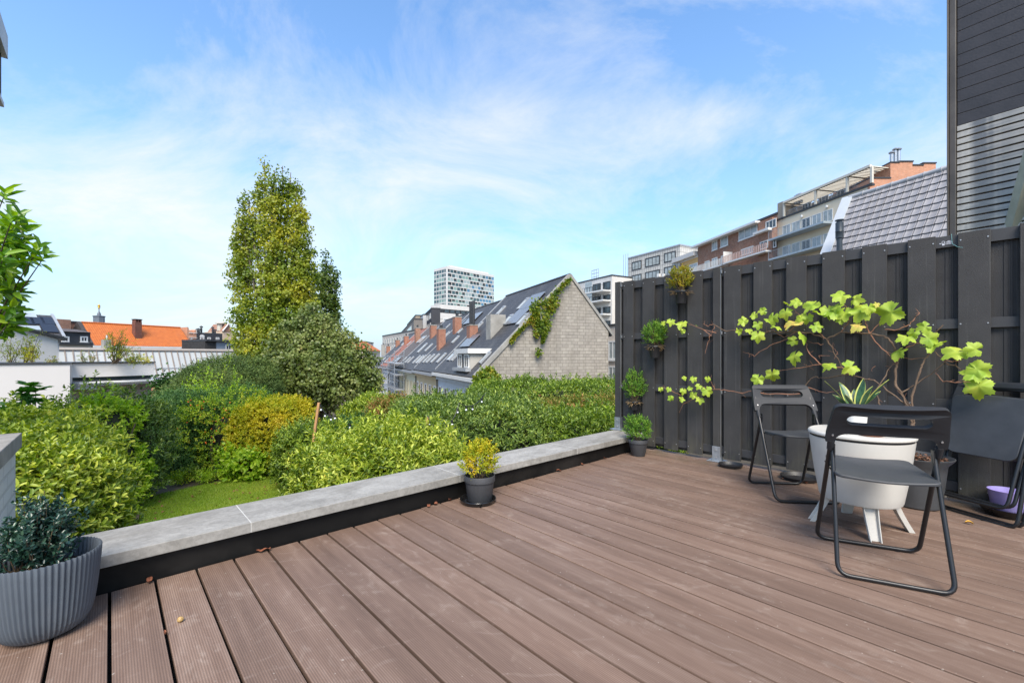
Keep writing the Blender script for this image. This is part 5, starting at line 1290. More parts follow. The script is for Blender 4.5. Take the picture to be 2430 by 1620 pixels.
mb=MB(); mb.prism([P9.p(al,ze,.2),P9.p(al,zr,-2.9),P9.p(al,zr-.15,-3.1),P9.p(al,ze-.2,.2)],[P9.p(.1,ze,.2),P9.p(.1,zr,-2.9),P9.p(.1,zr-.15,-3.1),P9.p(.1,ze-.2,.2)]); rf9=mb.build('roof',rt_dark,t)
R9=Plane(P9.p(0,ze,.2),P9.u,P9.p(0,zr,-2.9)-P9.p(0,ze,.2)); 
def r9(x0,y0,x1,y1,mat,nm,o=.08):
    a0,b0=R9.hit(*zz2(x0,y0)); a1,b1=R9.hit(*zz2(x1,y1)); m_=MB(); m_.pbox(R9,a0,a1,b0,b1,.01,o); return m_.build(nm,mat,rf9)
blk=M('black_solar_panel',(.02,.022,.03),.3,.1,1)
for x0,x1 in ((180,325),(330,480),(485,632)): r9(x0,440,x1,350,blk,'solar_panel')
r9(640,440,770,345,blk,'solar_panel'); r9(650,560,810,450,blk,'solar_panel')
for x0,x1,y0,y1 in ((170,335,330,275),(345,515,340,280),(290,395,510,475),(405,580,530,480)): r9(x0,y0,x1,y1,sky_l,'rooflight',.1)
mb=MB(); mb.pbox(P9,al,.15,ze-.3,ze-.02,.0,.35); mb.build('gutter',dkm,t)
mb=MB(); mb.prism([P9.p(.1,ze,.25),P9.p(.1,zr+.12,-2.9),P9.p(.1,zr-.1,-2.9),P9.p(.1,ze-.25,.25)],[P9.p(.25,ze,.25),P9.p(.25,zr+.12,-2.9),P9.p(.25,zr-.1,-2.9),P9.p(.25,ze-.25,.25)]); mb.build('verge',zinc,t)
# mansard house with dormer windows
P10=fac(205,50,1500,0); a0,_=P10.hit(136,HY); a1,_=P10.hit(216,HY)
ze=P10.hit(170,814)[1]; zm=P10.hit(170,787)[1]; zr=P10.hit(170,778)[1]
t=thing('mansard_house','dark slate mansard house with two white windows, just left of the orange roof','house',tuple(P10.p((a0+a1)/2,0)*[1,1,0]+[0,0,GZ]))
wallbox(P10,a0,a1,GZ,ze,8,M('cream_render',(.58,.54,.46),.85,.1,1),t); wallbox(P10,a0,a1,ze+.001,zm,7.8,slate,t,'mansard',o=-.1)
mb=MB(); mb.prism([P10.p(a0,zm,.2),P10.p(a0,zr,-2.5),P10.p(a0,zm,-7)],[P10.p(a1,zm,.2),P10.p(a1,zr,-2.5),P10.p(a1,zm,-7)]); mb.build('roof',rt_brown,t)
mb=MB(); mb.pbox(P10,a0,a1,ze-.2,ze+.1,.001,.35); mb.build('gutter',dkm,t)
P10b=fac(205,50,1500,0); P10b.o=P10b.o-P10b.n*.098
for x0,x1 in ((145,164),(190,208)): pxwin(P10b,t,x0,x1,797.5,811.5,n=2,fw=.14,gm=glass,split=True,sill=True)
P11=fac(190,62,1500,0); t=simple('brown_brick_house','brown brick rear wall with chimney rising behind the slate mansard','house',P11,P11.hit(139,HY)[0],P11.hit(187,HY)[0],P11.hit(165,765.5)[1],6,br_brn)
mb=MB(); a_,z_=P11.hit(141,753); mb.pbox(P11,a_-.9,a_+.6,GZ,z_-.3,.01,1.2); mb.build('chimney',br_brn,t); 
P11=fac(205,66,1500,0); t=simple('dark_gabled_outbuilding','small dark roofed outbuilding between brown wall and orange roof','building',P11,P11.hit(188,HY)[0],P11.hit(212,HY)[0],P11.hit(200,773)[1],5,M('maroon_wall',(.14,.06,.045),.8),slate)
# orange roof house
P12=fac(222,60,1676,0); a1,_=P12.hit(456,HY); ze=P12.hit(330,821)[1]; zr=P12.hit(220,763)[1]; a0r,_=P12.hit(213,HY)
t=thing('orange_roof_house','house with bright orange tiled roof and dark brick chimney on the left skyline','house',tuple(P12.p(a1/2,0)*[1,1,0]+[0,0,GZ]))
bk=(zr-ze)*1.0
wallbox(P12,.15,a1-.1,GZ,ze,bk*2-.3,whr,t,o=-.1)
mb=MB(); mb.prism([P12.p(0,ze,.3),P12.p(0,zr,-bk),P12.p(0,ze,-2*bk-.3)],[P12.p(a1,ze,.3),P12.p(a1,zr,-bk),P12.p(a1,ze,-2*bk-.3)]); rfo=mb.build('roof',rt_or,t)
mb=MB(); mb.prism([P12.p(-.02,GZ,.35),P12.p(-.02,ze,.35),P12.p(-.02,zr+.1,-bk),P12.p(-.02,ze,-2*bk-.3),P12.p(-.02,GZ,-2*bk-.3)],[P12.p(-.5,GZ,.35),P12.p(-.5,ze,.35),P12.p(-.5,zr+.1,-bk),P12.p(-.5,ze,-2*bk-.3),P12.p(-.5,GZ,-2*bk-.3)]); mb.build('gable_wall',M('dark_gable_boards',(.05,.045,.045),.8,.3,2),t)
mb=MB(); mb.tube([P12.p(0,zr+.02,-bk),P12.p(a1,zr+.02,-bk)],.14,8); mb.build('ridge_tiles',rt_or,rfo)
mb=MB(); mb.pbox(P12,-.2,a1+.2,ze-.55,ze-.02,.001,.45); mb.build('eaves_board',whp,t)
RO=Plane(P12.p(0,ze,.3),P12.u,P12.p(0,zr,-bk)-P12.p(0,ze,.3)); a_,b_=RO.hit(329,803); q=RO.p(a_,b_); zt=1-(764-HY)/F_*(q[:2]@FW)
mb=MB(); dd=P12.n
mb.prism([q+P12.u*x-dd*y+[0,0,-.6] for x,y in ((-.42,0),(.42,0),(.42,.9),(-.42,.9))],[q+P12.u*x-dd*y+[0,0,zt-q[2]] for x,y in ((-.42,0),(.42,0),(.42,.9),(-.42,.9))]); ch=mb.build('chimney',bricks('dark_red_brick',(.14,.045,.03),(.20,.07,.04),(.10,.07,.06),.3,.1,.012,.9,.3,.3),rfo)
for x in (-.34,0,.34):
    mb=MB(); mb.prism([q+P12.u*(x+x_)-dd*y+[0,0,zt-q[2]+.001] for x_,y in ((-.06,0),(.06,0),(.06,.9),(-.06,.9))],[q+P12.u*(x+x_)-dd*y+[0,0,zt-q[2]+.35] for x_,y in ((-.06,0),(.06,0),(.06,.9),(-.06,.9))]); mb.build('chimney_pier',bpy.data.materials['dark_red_brick'],ch)
mb=MB(); mb.prism([q+P12.u*x_-dd*y+[0,0,zt-q[2]+.351] for x_,y in ((-.48,-.05),(.48,-.05),(.48,.95),(-.48,.95))],[q+P12.u*x_-dd*y+[0,0,zt-q[2]+.45] for x_,y in ((-.48,-.05),(.48,-.05),(.48,.95),(-.48,.95))]); mb.build('cap',dkm,ch)
# white stack in front
P13=fac(257,46,1676,0); t=thing('grey_stack','slim grey chimney stack with white pipe in front of the orange roof','chimney',tuple(P13.p(0,0)*[1,1,0]+[0,0,GZ]))
mb=MB(); mb.pbox(P13,-.35,.28,GZ,P13.hit(257,806)[1],-.6,0); mb.build('stack',conc,t); mb=MB(); mb.tube([P13.p(0,P13.hit(257,806)[1],-.3),P13.p(0,P13.hit(257,795)[1],-.3)],.08,8); mb.build('pipe',whp,t,smooth=True)
# spire with gilded figure
q=W(235,HY,130); zz=lambda y:1-(y-HY)/F_*130
t=thing('spire','slate lantern and spire topped by a gilded statue behind the orange roof','spire',(q[0],q[1],GZ))
mb=MB(); mb.lathe([(1.3,GZ),(1.3,zz(752)),(1.45,zz(751)),(1.45,zz(749.5)),(.5,zz(748.5)),(.42,zz(744)),(.12,zz(738)),(.10,zz(734.5))],(q[0],q[1],0),8); mb.build('lantern',M('spire_slate',(.12,.14,.17),.5,.2,1),t)
gold=newmat('gilding'); gold[2].inputs['Base Color'].default_value=(.75,.42,.06,1); gold[2].inputs['Metallic'].default_value=.7; gold[2].inputs['Roughness'].default_value=.35
mb=MB(); mb.lathe([(.05,zz(734.5)),(.3,zz(733.4)),(.05,zz(732.4)),(.16,zz(731)),(.38,zz(729)),(.22,zz(727)),(.35,zz(725)),(.20,zz(723.6)),(.18,zz(722.6)),(.0001,zz(721.6))],(q[0],q[1],0),10); mb.tube([(q[0]-.1,q[1],zz(725.4)),(q[0]-.55,q[1]+.5,zz(723.4))],[.1,.05],6); mb.build('gilded_statue',gold[0],t,smooth=True)
# ornate brick gable, slate house, sheds on the left skyline
P14=fac(478,75,1676,0); zq=lambda y,P=P14:P.hit(460,y)[1]; A=lambda x,P=P14:P.hit(x,HY)[0]
t=thing('ornate_gable_house','ornate cream and orange brick gable just right of the orange roof','house',tuple(P14.p(-1,0)*[1,1,0]+[0,0,GZ]))
mb=MB(); prof=[(444,833),(444,776),(447,776),(449,784),(456,788),(461,794),(462,784),(464,782),(466,784),(467,833)]
mb.prism([P14.p(A(x),(P14.hit(x,y)[1] if y<833 else GZ),0) for x,y in prof],[P14.p(A(x),(P14.hit(x,y)[1] if y<833 else GZ),-2.5) for x,y in prof]); mb.build('gable_wall',br_or,t)
for y in (789,800,812,822): mb=MB(); mb.pbox(P14,A(448),A(467),zq(y+1.5),zq(y),.001,.12); mb.build('stone_band',conc if y>800 else whr,t)
pxwin(P14,t,452,456,802,818,n=1,fw=.1); 
P15=fac(478,78,1676,0); A=lambda x:P15.hit(x,HY)[0]; Zz=lambda y:P15.hit(490,y)[1]
t=simple('slate_fronted_house','slate hung house front with white arched window on the left skyline','house',P15,A(467.5),A(528),Zz(813),8,br_or)
wallbox(P15,A(467.5),A(528),Zz(813)+.26,Zz(789.5),7,slate,t,'slate_front',o=-.05)
P15b=fac(478,78,1676,0); P15b.o=P15b.o-P15b.n*.049
pxwin(P15b,t,474.5,484.5,798.5,810.5,n=2,fw=.16); mb=MB(); a_=(P15b.hit(474.5,HY)[0]+P15b.hit(484.5,HY)[0])/2; mb.lathe([(.0001,0),(.4,0)],(0,0,0),4); mb=MB(); mb.prism([P15b.p(a_+.4*math.cos(k_*math.pi/8),P15b.hit(475,798.5)[1]+.38*math.sin(k_*math.pi/8),.001) for k_ in range(9)],[P15b.p(a_+.4*math.cos(k_*math.pi/8),P15b.hit(475,798.5)[1]+.38*math.sin(k_*math.pi/8),.08) for k_ in range(9)]); mb.build('arch_light',whp,t)
pxwin(P15b,t,492,500,800,806,n=2,fw=.12); pxwin(P15b,t,512,520,800,806,n=2,fw=.12)
roofpipes(P15,t,[(483,789,783,.25),(490,789,777,.16),(517,789,779,.16),(522,789,785,.2)],dkm)
P16=fac(513,58,1676,0); A=lambda x:P16.hit(x,HY)[0]; Zz=lambda y:P16.hit(510,y)[1]
t=thing('black_shed','black boarded roof shed with blue grey clad front beside the poplar','shed',tuple(P16.p(0,0)*[1,1,0]+[0,0,GZ]))
wallbox(P16,A(513),A(562),GZ,Zz(810),5,M('blue_grey_cladding',(.20,.24,.29),.7,.1,2),t,'front'); wallbox(P16,A(486.5),A(512.8),GZ,Zz(807),5,M('black_boards',(.03,.028,.027),.8,.3,3),t,'side',o=.02)
mb=MB(); mb.pbox(P16,A(486),A(562),Zz(810)+.002,Zz(805.5),-5,.4); mb.build('roof',slate,t); pxwin(P16,t,535,549,817,831,n=2,fw=.12,gm=glass)
P17=fac(545,95,1676,0); A=lambda x:P17.hit(x,HY)[0]; Zz=lambda y:P17.hit(540,y)[1]
t=thing('turreted_brick_house','cream banded brick house with pointed gables behind the slate front','house',tuple(P17.p(0,0)*[1,1,0]+[0,0,GZ]))
wallbox(P17,A(527),A(560),GZ,Zz(787),6,M('cream_brick',(.55,.42,.30),.85,.2,1),t)
mb=MB(); mb.prism([P17.p(A(527),Zz(787)+.01,.1),P17.p(A(541),Zz(768),.1),P17.p(A(551),Zz(787)+.01,.1)],[P17.p(A(527),Zz(787)+.01,-5),P17.p(A(541),Zz(768),-5),P17.p(A(551),Zz(787)+.01,-5)]); mb.build('gable',br_brn,t)
mb=MB(); mb.tube([P17.p(A(527),Zz(786),.2),P17.p(A(541),Zz(768),.2),P17.p(A(551),Zz(786),.2)],.16,6); mb.build('gable_coping',whr,t)
roofpipes(P17,t,[(532,778,768,.5),(541,770,766,.2)],M('stone_pinnacle',(.5,.47,.4),.8))
# neighbour bay at top left
P18=Plane((-1.0,0,0),(0,1,0)); y1_,zt=P18.hit(19,88); _,zb=P18.hit(15,250)
t=thing('neighbour_bay','corner of a grey framed box bay on the neighbouring house at the upper left edge','building',(-2.3,y1_-1,-1.8))
mb=MB(); mb.box((-3.5,y1_-2.6,-1.8),(-2.5,y1_+.4,5.6)); mb.build('wall',whr,t)
mb=MB(); mb.box((-2.499,y1_-2.2,zb+.06),(-1.08,y1_-.08,zt-.3)); mb.build('bay_box',M('grey_bay_panel',(.36,.33,.31),.6,.1,2),t)
mb=MB(); mb.box((-2.5,y1_-2.3,zt-.30),(-1.0,y1_,zt)); mb.box((-2.5,y1_-2.25,zb),(-1.03,y1_-.03,zb+.059)); mb.build('zinc_cap',zinc,t)
mb=MB(); mb.box((-1.1,y1_-.12,zb+.06),(-1.05,y1_-.07,zt-.301)); mb.build('corner_trim',dkm,t)
# ================================================================ TILED ROOF behind the fence
rd=vp(785); c0=W(1963,HY,15); c0[2]=1-(605-HY)/F_*15
nb=np.array([FW[0]*.383+RT[0]*.924,FW[1]*.383+RT[1]*.924,0]); upv=nb*.577+np.array([0,0,1]); upv/=np.linalg.norm(upv)
TP=Plane(c0,rd,upv)
aR_,_=TP.hit(2300,500); _,bT=TP.hit(2000,476)
t=thing('tiled_roof_house','house with steep glossy grey pantile roof rising right behind the fence','house',(c0[0],c0[1],GZ))
tm=M('glossy_grey_pantile',(.27,.26,.265),.40,.16,2.5,bump=.06,bscale=30,spec=.7,dirt=(.2,.17,.15),dirtamt=.35)
b0=-3.5
mb=MB(); mb.pbox(TP,-.1,aR_,b0,bT,-.25,-.05); mb.build('roof_deck',dkm,t)
cw,chh=.225,.272; nx=int(abs(aR_)/cw)+1; ny=int((bT-b0)/chh)+1; sgn=1 if aR_>0 else -1
mb=MB()
for j in range(ny):
    b=b0+j*chh
    for i in range(nx):
        a=sgn*(i*cw+.12); prof=[(x_*.75,h_*.8) for x_,h_ in [(.008,-.02),(.012,.010),(.04,.020),(.08,.006),(.14,.0),(.22,.002),(.275,.012),(.290,.006),(.292,-.02)]]
        lo=[TP.p(a+sgn*x,b,.042+h) for x,h in prof]; hi=[TP.p(a+sgn*x,min(b+chh+.05,bT),.002+h) for x,h in prof]; lob=[TP.p(a+sgn*x,b+.004,-.01+h) for x,h in prof]
        n=len(prof); mb.add(lo+hi+lob,[(k,k+1,n+k+1,n+k) for k in range(n-1)]+[(k+1,k,2*n+k,2*n+k+1) for k in range(n-1)])
mb.build('pantiles',tm,t)
for i in range(int(abs(aR_)/.42)+1):
    a=sgn*(i*.42); mb=MB(); mb.tube([TP.p(a,bT+.03,.0),TP.p(a+sgn*.40,bT+.03,.0),TP.p(a+sgn*.45,bT+.03,.0)],[.085,.085,.105],10); mb.build('ridge_tile',M('pale_ridge_tile',(.38,.38,.39),.4,.1,3) if i==0 else bpy.data.materials['pale_ridge_tile'],t,smooth=True)
mb=MB(); mb.pbox(TP,-sgn*.22,sgn*.12,b0,bT+.06,-.02,.075); mb.build('verge_flashing',M('pale_zinc',(.50,.53,.56),.4,.08,3),t)
wb=c0+upv*b0
mb=MB(); A0=TP.p(-sgn*.1,b0); A1=TP.p(aR_,b0); bb=nb*6
mb.prism([A0*[1,1,0]+[0,0,GZ],A1*[1,1,0]+[0,0,GZ],(A1+bb)*[1,1,0]+[0,0,GZ],(A0+bb)*[1,1,0]+[0,0,GZ]],[A0*[1,1,0]+[0,0,A0[2]],A1*[1,1,0]+[0,0,A0[2]],(A1+bb)*[1,1,0]+[0,0,A0[2]],(A0+bb)*[1,1,0]+[0,0,A0[2]]]); mb.build('wall',whr,t)
# vent pipe
a_,b_=TP.hit(2006,590); q=TP.p(a_,b_-.3); d_=q[:2]@FW; zt=1-(521-HY)/F_*(d_-.1); r_=14/F_*d_/2*.95
q=q+TP.n*.18
mb=MB(); vt=MB(); vt.tube([q-[0,0,.1],[q[0],q[1],zt-.55]],r_*.9,20); vm=M('blue_black_pipe',(.03,.042,.055),.4,.15,5); vo=vt.build('vent_pipe',vm,t,smooth=True)
mb=MB(); mb.lathe([(r_*.9,zt-.62),(r_*1.22,zt-.60),(r_*1.22,zt-.40),(r_*1.30,zt-.39),(r_*1.22,zt-.37),(r_*1.22,zt-.09),(r_*.9,zt-.08),(r_*.9,zt-.03),(r_*1.35,zt-.03),(r_*1.35,zt),(.0001,zt+.01)],(q[0],q[1],0),24); mb.build('cowl',vm,vo,smooth=True)
# ================================================================ DARK CLAD WALL at right
o_=W(2254,HY,4.2); o_[2]=0; CP=Plane(o_,vp(440)); sg=-1
_,zsp=CP.hit(2256,305)
t=thing('clad_facade','tall neighbouring wall clad in black boards above and glossy slats below, at the right edge','building',tuple(CP.p(-1.5,0,-.5)*[1,1,0]+[0,0,GZ]))
cd=M('black_board_cladding',(.030,.027,.029),.45,.25,5,bump=.2,bscale=60,spec=.5)
# glossy slats: reflection of a pale building painted in as upright bands
m_s,nt_,p_=newmat('glossy_slats'); v_=coord(nt_,'UV',(2.4,.06,1)); nz_=noise(nt_,v_,1.6,3,.5,.4); nz2=noise(nt_,coord(nt_,'UV',(3,40,1)),1,3,.6)
rr_=ramp(nt_,[(.38,(.07,.068,.062)),(.46,(.22,.205,.175)),(.55,(.42,.39,.335)),(.66,(.13,.122,.11))],mth(nt_,'ADD',nz_,mth(nt_,'MULTIPLY',mth(nt_,'SUBTRACT',nz2,.5),.12)))
nt_.links.new(rr_.outputs[0],p_.inputs['Base Color']); p_.inputs['Roughness'].default_value=.16; p_.inputs['Specular IOR Level'].default_value=.9
LN=4.2
mb=MB(); mb.pbox(CP,0,sg*LN,-1.8,8.5,-.6,-.03); mb.build('wall',dkm,t)
z=zsp; i=0
mb=MB()
while z<8.4:
    h=.112; mb.pbox(CP,sg*.05,sg*LN,z+.0008,z+h-.0008,-.028,.010); z+=h
mb.build('boards',cd,t,bevel=.004)
mb=MB(); z=zsp
while z>1.2:
    h=.063; mb.pbox(CP,sg*.05,sg*LN,z-h+.010,z-.003,-.028,.015); z-=h
mb.build('slats',m_s,t,bevel=.003)
mb=MB(); mb.pbox(CP,sg*.0,sg*.047,-1.8,8.5,-.03,.04); mb.pbox(CP,-sg*.012,sg*.0,-1.8,8.5,-.06,.07); mb.build('edge_trim',M('weathered_trim',(.07,.062,.055),.5,.3,4),t,bevel=.006)
for z in (3.55,4.15):
    a_,b_=CP.hit(2252,140) ; 
# pale sloping verge of a low roof in front of it
B1=W(2399,548,3.9); B2=W(2440,395,3.7)
t=thing('lean_to_verge','pale sloping timber verge of a lean-to seen over the fence at the right edge','building',(B1[0],B1[1],-1.8))
mb=MB(); mb.tube([B1+(B1-B2)*1.2,B2+(B2-B1)*1.2],.05,4); mb.build('verge_board',M('pale_green_timber',(.42,.41,.31),.7,.2,6),t)
dn=B1-B2; 
c=[B1+dn*1.2,B2-dn*1.2]; off=np.array([.25,-.25,0]); mb=MB(); mb.prism([c[0]+off*.2,c[1]+off*.2,c[1]+off*.2-[0,0,4],c[0]*[1,1,0]+off*.2+[0,0,-1.8]],[c[0]+off,c[1]+off,c[1]+off-[0,0,4],c[0]*[1,1,0]+off+[0,0,-1.8]]); mb.build('wall',M('pale_olive_render',(.46,.44,.33),.85,.1,2),t)
# ================================================================ GARDEN
G0=-1.8
# lawn and bed
def og3(px,py,z): d=(1-z)*F_/(py-HY); q=cf(d,(px-CX)/F_*d); return (q[0],q[1],z)
m,nt,p=newmat('lawn_grass'); L=nt.links; v=coord(nt,'Object')
n=noise(nt,v,1.3,5,.6); n2=noise(nt,v,30,3,.6)
c=ramp(nt,[(.3,(.13,.17,.018)),(.5,(.18,.27,.022)),(.72,(.30,.34,.045))],n).outputs[0]; c=mixc(nt,.6,c,ramp(nt,[(.3,(.6,.6,.6)),(.7,(1.15,1.15,1.1))],n2).outputs[0],'MULTIPLY')
L.new(c,p.inputs['Base Color']); p.inputs['Roughness'].default_value=.9
LZ=G0+.012
poly=[(322,1262),(345,1182),(398,1168),(470,1152),(545,1139),(600,1126),(660,1118),(740,1112),(800,1125),(830,1150),(760,1180),(600,1240),(420,1300)]
lp=[og3(x,y,LZ) for x,y in poly]
mb=MB(); mb.add(lp,[tuple(range(len(lp)))]); o=mb.build('lawn',m); o['kind']='structure'; o['label']='small patch of mown lawn below the parapet'
lp2=np.array(lp)[:,:2]
def inpoly(P,poly):
    x,y=P[:,0],P[:,1]; r=np.zeros(len(P),bool); n=len(poly)
    for i in range(n):
        x1,y1=poly[i]; x2,y2=poly[(i+1)%n]
        c=((y1>y)!=(y2>y))&(x<(x2-x1)*(y-y1)/(y2-y1+1e-12)+x1); r^=c
    return r
mn,mx=lp2.min(0),lp2.max(0); P=RNG.uniform(mn,mx,(60000,2)); P=P[inpoly(P,lp2)]; N=len(P)
gl=leafmat('grass_blade',[(0,(.11,.18,.015)),(.5,(.21,.32,.025)),(1,(.40,.42,.07))],.35,.7,.2,.6,.8)
P3=np.concatenate([P,np.full((N,1),LZ)],1)
o=leafobj('grass',P3,RNG.normal(0,.4,(N,3))+[0,0,1.],RNG.normal(0,1,(N,3)),RNG.uniform(.025,.05,N),.006,gl,None,False); tag(o,'short green grass blades of the lawn','grass',kind='stuff')
P=RNG.uniform(mn,mx,(300,2)); P=P[inpoly(P,lp2)]; N=len(P); P3=np.concatenate([P,np.full((N,1),LZ+.03)],1)
o=leafobj('leaf_litter',P3[:110],RNG.normal(size=(110,3))*[1,1,.2],RNG.normal(0,.3,(110,3))+[0,0,1.],.06,.035,dl,None,False); tag(o,'dry brown leaves strewn over the lawn','leaves',kind='stuff')
branchm=M('branch_wood',(.10,.075,.05),.9,.3,8); darkin=M('near_black_core',(.012,.016,.007),.95,.5,6)  # solid core, near-black for the dark inside, blocks views through foliage
# ---- leaf materials
L_light=leafmat('photinia_light',[(0,(0.0396,0.0793,0.0132)),(.3,(0.1452,0.2318,0.0242)),(.65,(0.3828,0.4575,0.055)),(.92,(0.6204,0.6466,0.121)),(.98,(0.6864,0.5124,0.099)),(1,(0.594,0.1586,0.055))],.3,.42,.45,.35,1.6)
L_mid=leafmat('photinia_mid',[(0,(0.0338,0.075,0.0132)),(.4,(0.1148,0.1938,0.0242)),(.75,(0.297,0.4,0.0495)),(.97,(0.513,0.575,0.099)),(1,(0.54,0.2,0.055))],.28,.42,.45,.35,1.2)
L_dark=leafmat('photinia_dark',[(0,(0.0336,0.0719,0.0177)),(.45,(0.1008,0.1725,0.0329)),(.8,(0.252,0.345,0.0633)),(1,(0.5208,0.575,0.1139))],.25,.42,.45,.35,1.0)
L_yel=leafmat('golden_leaf',[(0,(.11,.17,.012)),(.3,(.32,.36,.02)),(.65,(.55,.47,.035)),(.93,(.66,.56,.07)),(1,(.65,.36,.06))],.35,.5,.3,.5,1.5)
L_yew=leafmat('yew_needle',[(0,(0.0211,0.0646,0.0165)),(.5,(0.0491,0.1222,0.0264)),(.85,(0.1053,0.2013,0.0385)),(1,(0.2457,0.2875,0.055))],.12,.55,.3,.5,1.1)
L_yewo=leafmat('olive_yew',[(0,(0.0343,0.0621,0.0154)),(.5,(0.078,0.1311,0.0286)),(.85,(0.156,0.207,0.044)),(1,(0.2652,0.2208,0.066))],.12,.6,.3,.5,.9)
L_pop=leafmat('poplar_leaf',[(0,(0.0435,0.0875,0.01)),(.35,(0.1256,0.1955,0.016)),(.65,(0.2898,0.319,0.025)),(.9,(0.4444,0.4013,0.03)),(1,(0.4637,0.3396,0.04))],.32,.45,.4,.72,.5)
L_popd=leafmat('poplar_dark',[(0,(.03,.07,.012)),(.5,(.07,.13,.02)),(1,(.18,.21,.03))],.3,.5,.35,.5,.28)
L_map=leafmat('maple_leaf',[(0,(0.0414,0.0748,0.0137)),(.35,(0.1012,0.1449,0.0274)),(.7,(0.2024,0.2384,0.0582)),(.93,(0.3404,0.3459,0.1231)),(1,(0.3496,0.2244,0.0752))],.25,.45,.45,.62,.9)
L_rose=leafmat('briar_leaf',[(0,(0.0633,0.1452,0.015)),(.4,(0.2024,0.3388,0.025)),(.75,(0.4301,0.484,0.04)),(.93,(0.6578,0.5082,0.05)),(1,(0.7337,0.242,0.03))],.35,.5,.3,.4,1.5)
L_lime=leafmat('lime_leaf',[(0,(.14,.28,.02)),(.5,(.32,.48,.04)),(1,(.52,.60,.07))],.4,.45,.35,.3,2)
L_brn=leafmat('beech_leaf',[(0,(.06,.12,.02)),(.35,(.14,.20,.03)),(.6,(.28,.24,.06)),(.85,(.42,.20,.08)),(1,(.48,.16,.08))],.25,.55,.3,.55,1.4)
L_fig=leafmat('fig_leaf',[(0,(.03,.11,.015)),(.6,(.08,.22,.03)),(1,(.20,.36,.06))],.3,.4,.45,.3,2)
def hedge(name,label,cat,c,h,yaw,e,N,k,Lf,Wf,mat,seed,see=-.3,rough=.07,group=None,up=.7,corek=.88,stray=.05,step=.2,full=True):
    t=thing(name,label,cat,(c[0],c[1],c[2]-h[2]),0,group)
    core('solid_core',c,h,yaw,e,darkin,t,corek)
    P_,N_=superq(c,h,yaw,e,N,seed,see,rough)
    r=np.random.default_rng(seed+9); n=len(P_)
    dpt=r.uniform(0,1,n)**1.6*min(.14,h[2]*.2); P_=P_-N_*dpt[:,None]
    s=r.random(n)<stray; P_[s]+=N_[s]*r.uniform(.03,.12,(s.sum(),1))+np.array([0,0,1])*r.uniform(0,.10,(s.sum(),1))
    D=N_*.8+np.array([0,0,up])+r.normal(0,.42,(n,3))
    ps,ax,nn=shoots(P_,D,k,Lf,seed,(28,78),step,.35)
    m_=len(ps); leafobj('foliage',ps,ax,nn,Lf*r.uniform(.65,1.15,m_),Wf*r.uniform(.8,1.15,m_),mat,t,full)
    mb=MB(); 
    for i in range(5):
        a=r.uniform(0,6.28); x=c[0]+h[0]*.35*math.cos(a); y=c[1]+h[1]*.35*math.sin(a)
        mb.tube([(x,y,c[2]-h[2]-.05),(x+r.normal(0,.05),y+r.normal(0,.05),c[2]-h[2]*.1),(x+r.normal(0,.15),y+r.normal(0,.15),c[2]+h[2]*.5)],[.035,.025,.012],6)
    mb.build('stems',branchm,t); return t
def bx(x0,x1,y0,y1,z1,z0=G0): return ((x0+x1)/2,(y0+y1)/2,(z0+z1)/2),((x1-x0)/2,(y1-y0)/2,(z1-z0)/2)
c,h=bx(-3.2,.10,3.75,6.6,.46)
hedge('photinia_hedge','big clipped light green photinia hedge filling the left foreground behind the white wall','hedge',c,h,0,5,34000,8,.050,.021,L_light,1,rough=.06,stray=.06)
c,h=bx(1.34,2.80,3.42,5.0,.17)
hedge('photinia_shrub','rounded bright green photinia shrub just beyond the coping behind the potted yellow boxwood','shrub',c,h,0,3.4,16000,8,.054,.020,L_light,2,rough=.08,stray=.14,up=.9)
A=np.array([2.62,5.0]); e1=np.array([.89,-.46]); e2=np.array([.46,.89]); yw=math.atan2(e1[1],e1[0])
def hbox(u0,u1,v0,v1,z1): cc=A+e1*(u0+u1)/2+e2*(v0+v1)/2; return (cc[0],cc[1],(z1+G0)/2),((u1-u0)/2,(v1-v0)/2,(z1-G0)/2)
c,h=hbox(-.02,2.3,-.15,3.2,.22); hedge('laurel_hedge','broad dark green clipped hedge in the middle, between the bright shrub and the gabled house','hedge',c,h,yw,4.5,17000,7,.062,.022,L_dark,3,rough=.12,stray=.06)
c,h=hbox(2.0,4.3,-.25,1.3,.10); hedge('laurel_hedge','dark green hedge whose front stands against the coping near the fence','hedge',c,h,yw,4.5,10500,7,.060,.021,L_mid,4,rough=.10,stray=.1)
c,h=hbox(2.1,5.6,1.35,3.5,.12); hedge('beech_hedge','hedge with reddish brown clipped top behind the green hedge near the fence','hedge',c,h,yw,4.5,8000,6,.06,.028,L_brn,5,rough=.06,stray=.04)
q=cf(11.6,1.1); hedge('privet_hedge','long low mid green hedge at the foot of the grey gable wall','hedge',(q[0],q[1],(.26+G0)/2),(2.4,1.1,(.26-G0)/2),YAW-1.57+.12,4.5,9000,6,.08,.03,L_mid,6,rough=.12,stray=.1)
q=cf(6.3,1.38); hedge('gold_shrub','yellow green wiry shrub squeezed between hedge end and the fence corner','shrub',(q[0],q[1],-.85),(.30,.35,.95),0,2.5,900,7,.06,.018,L_lime,61,rough=.2,stray=.4)
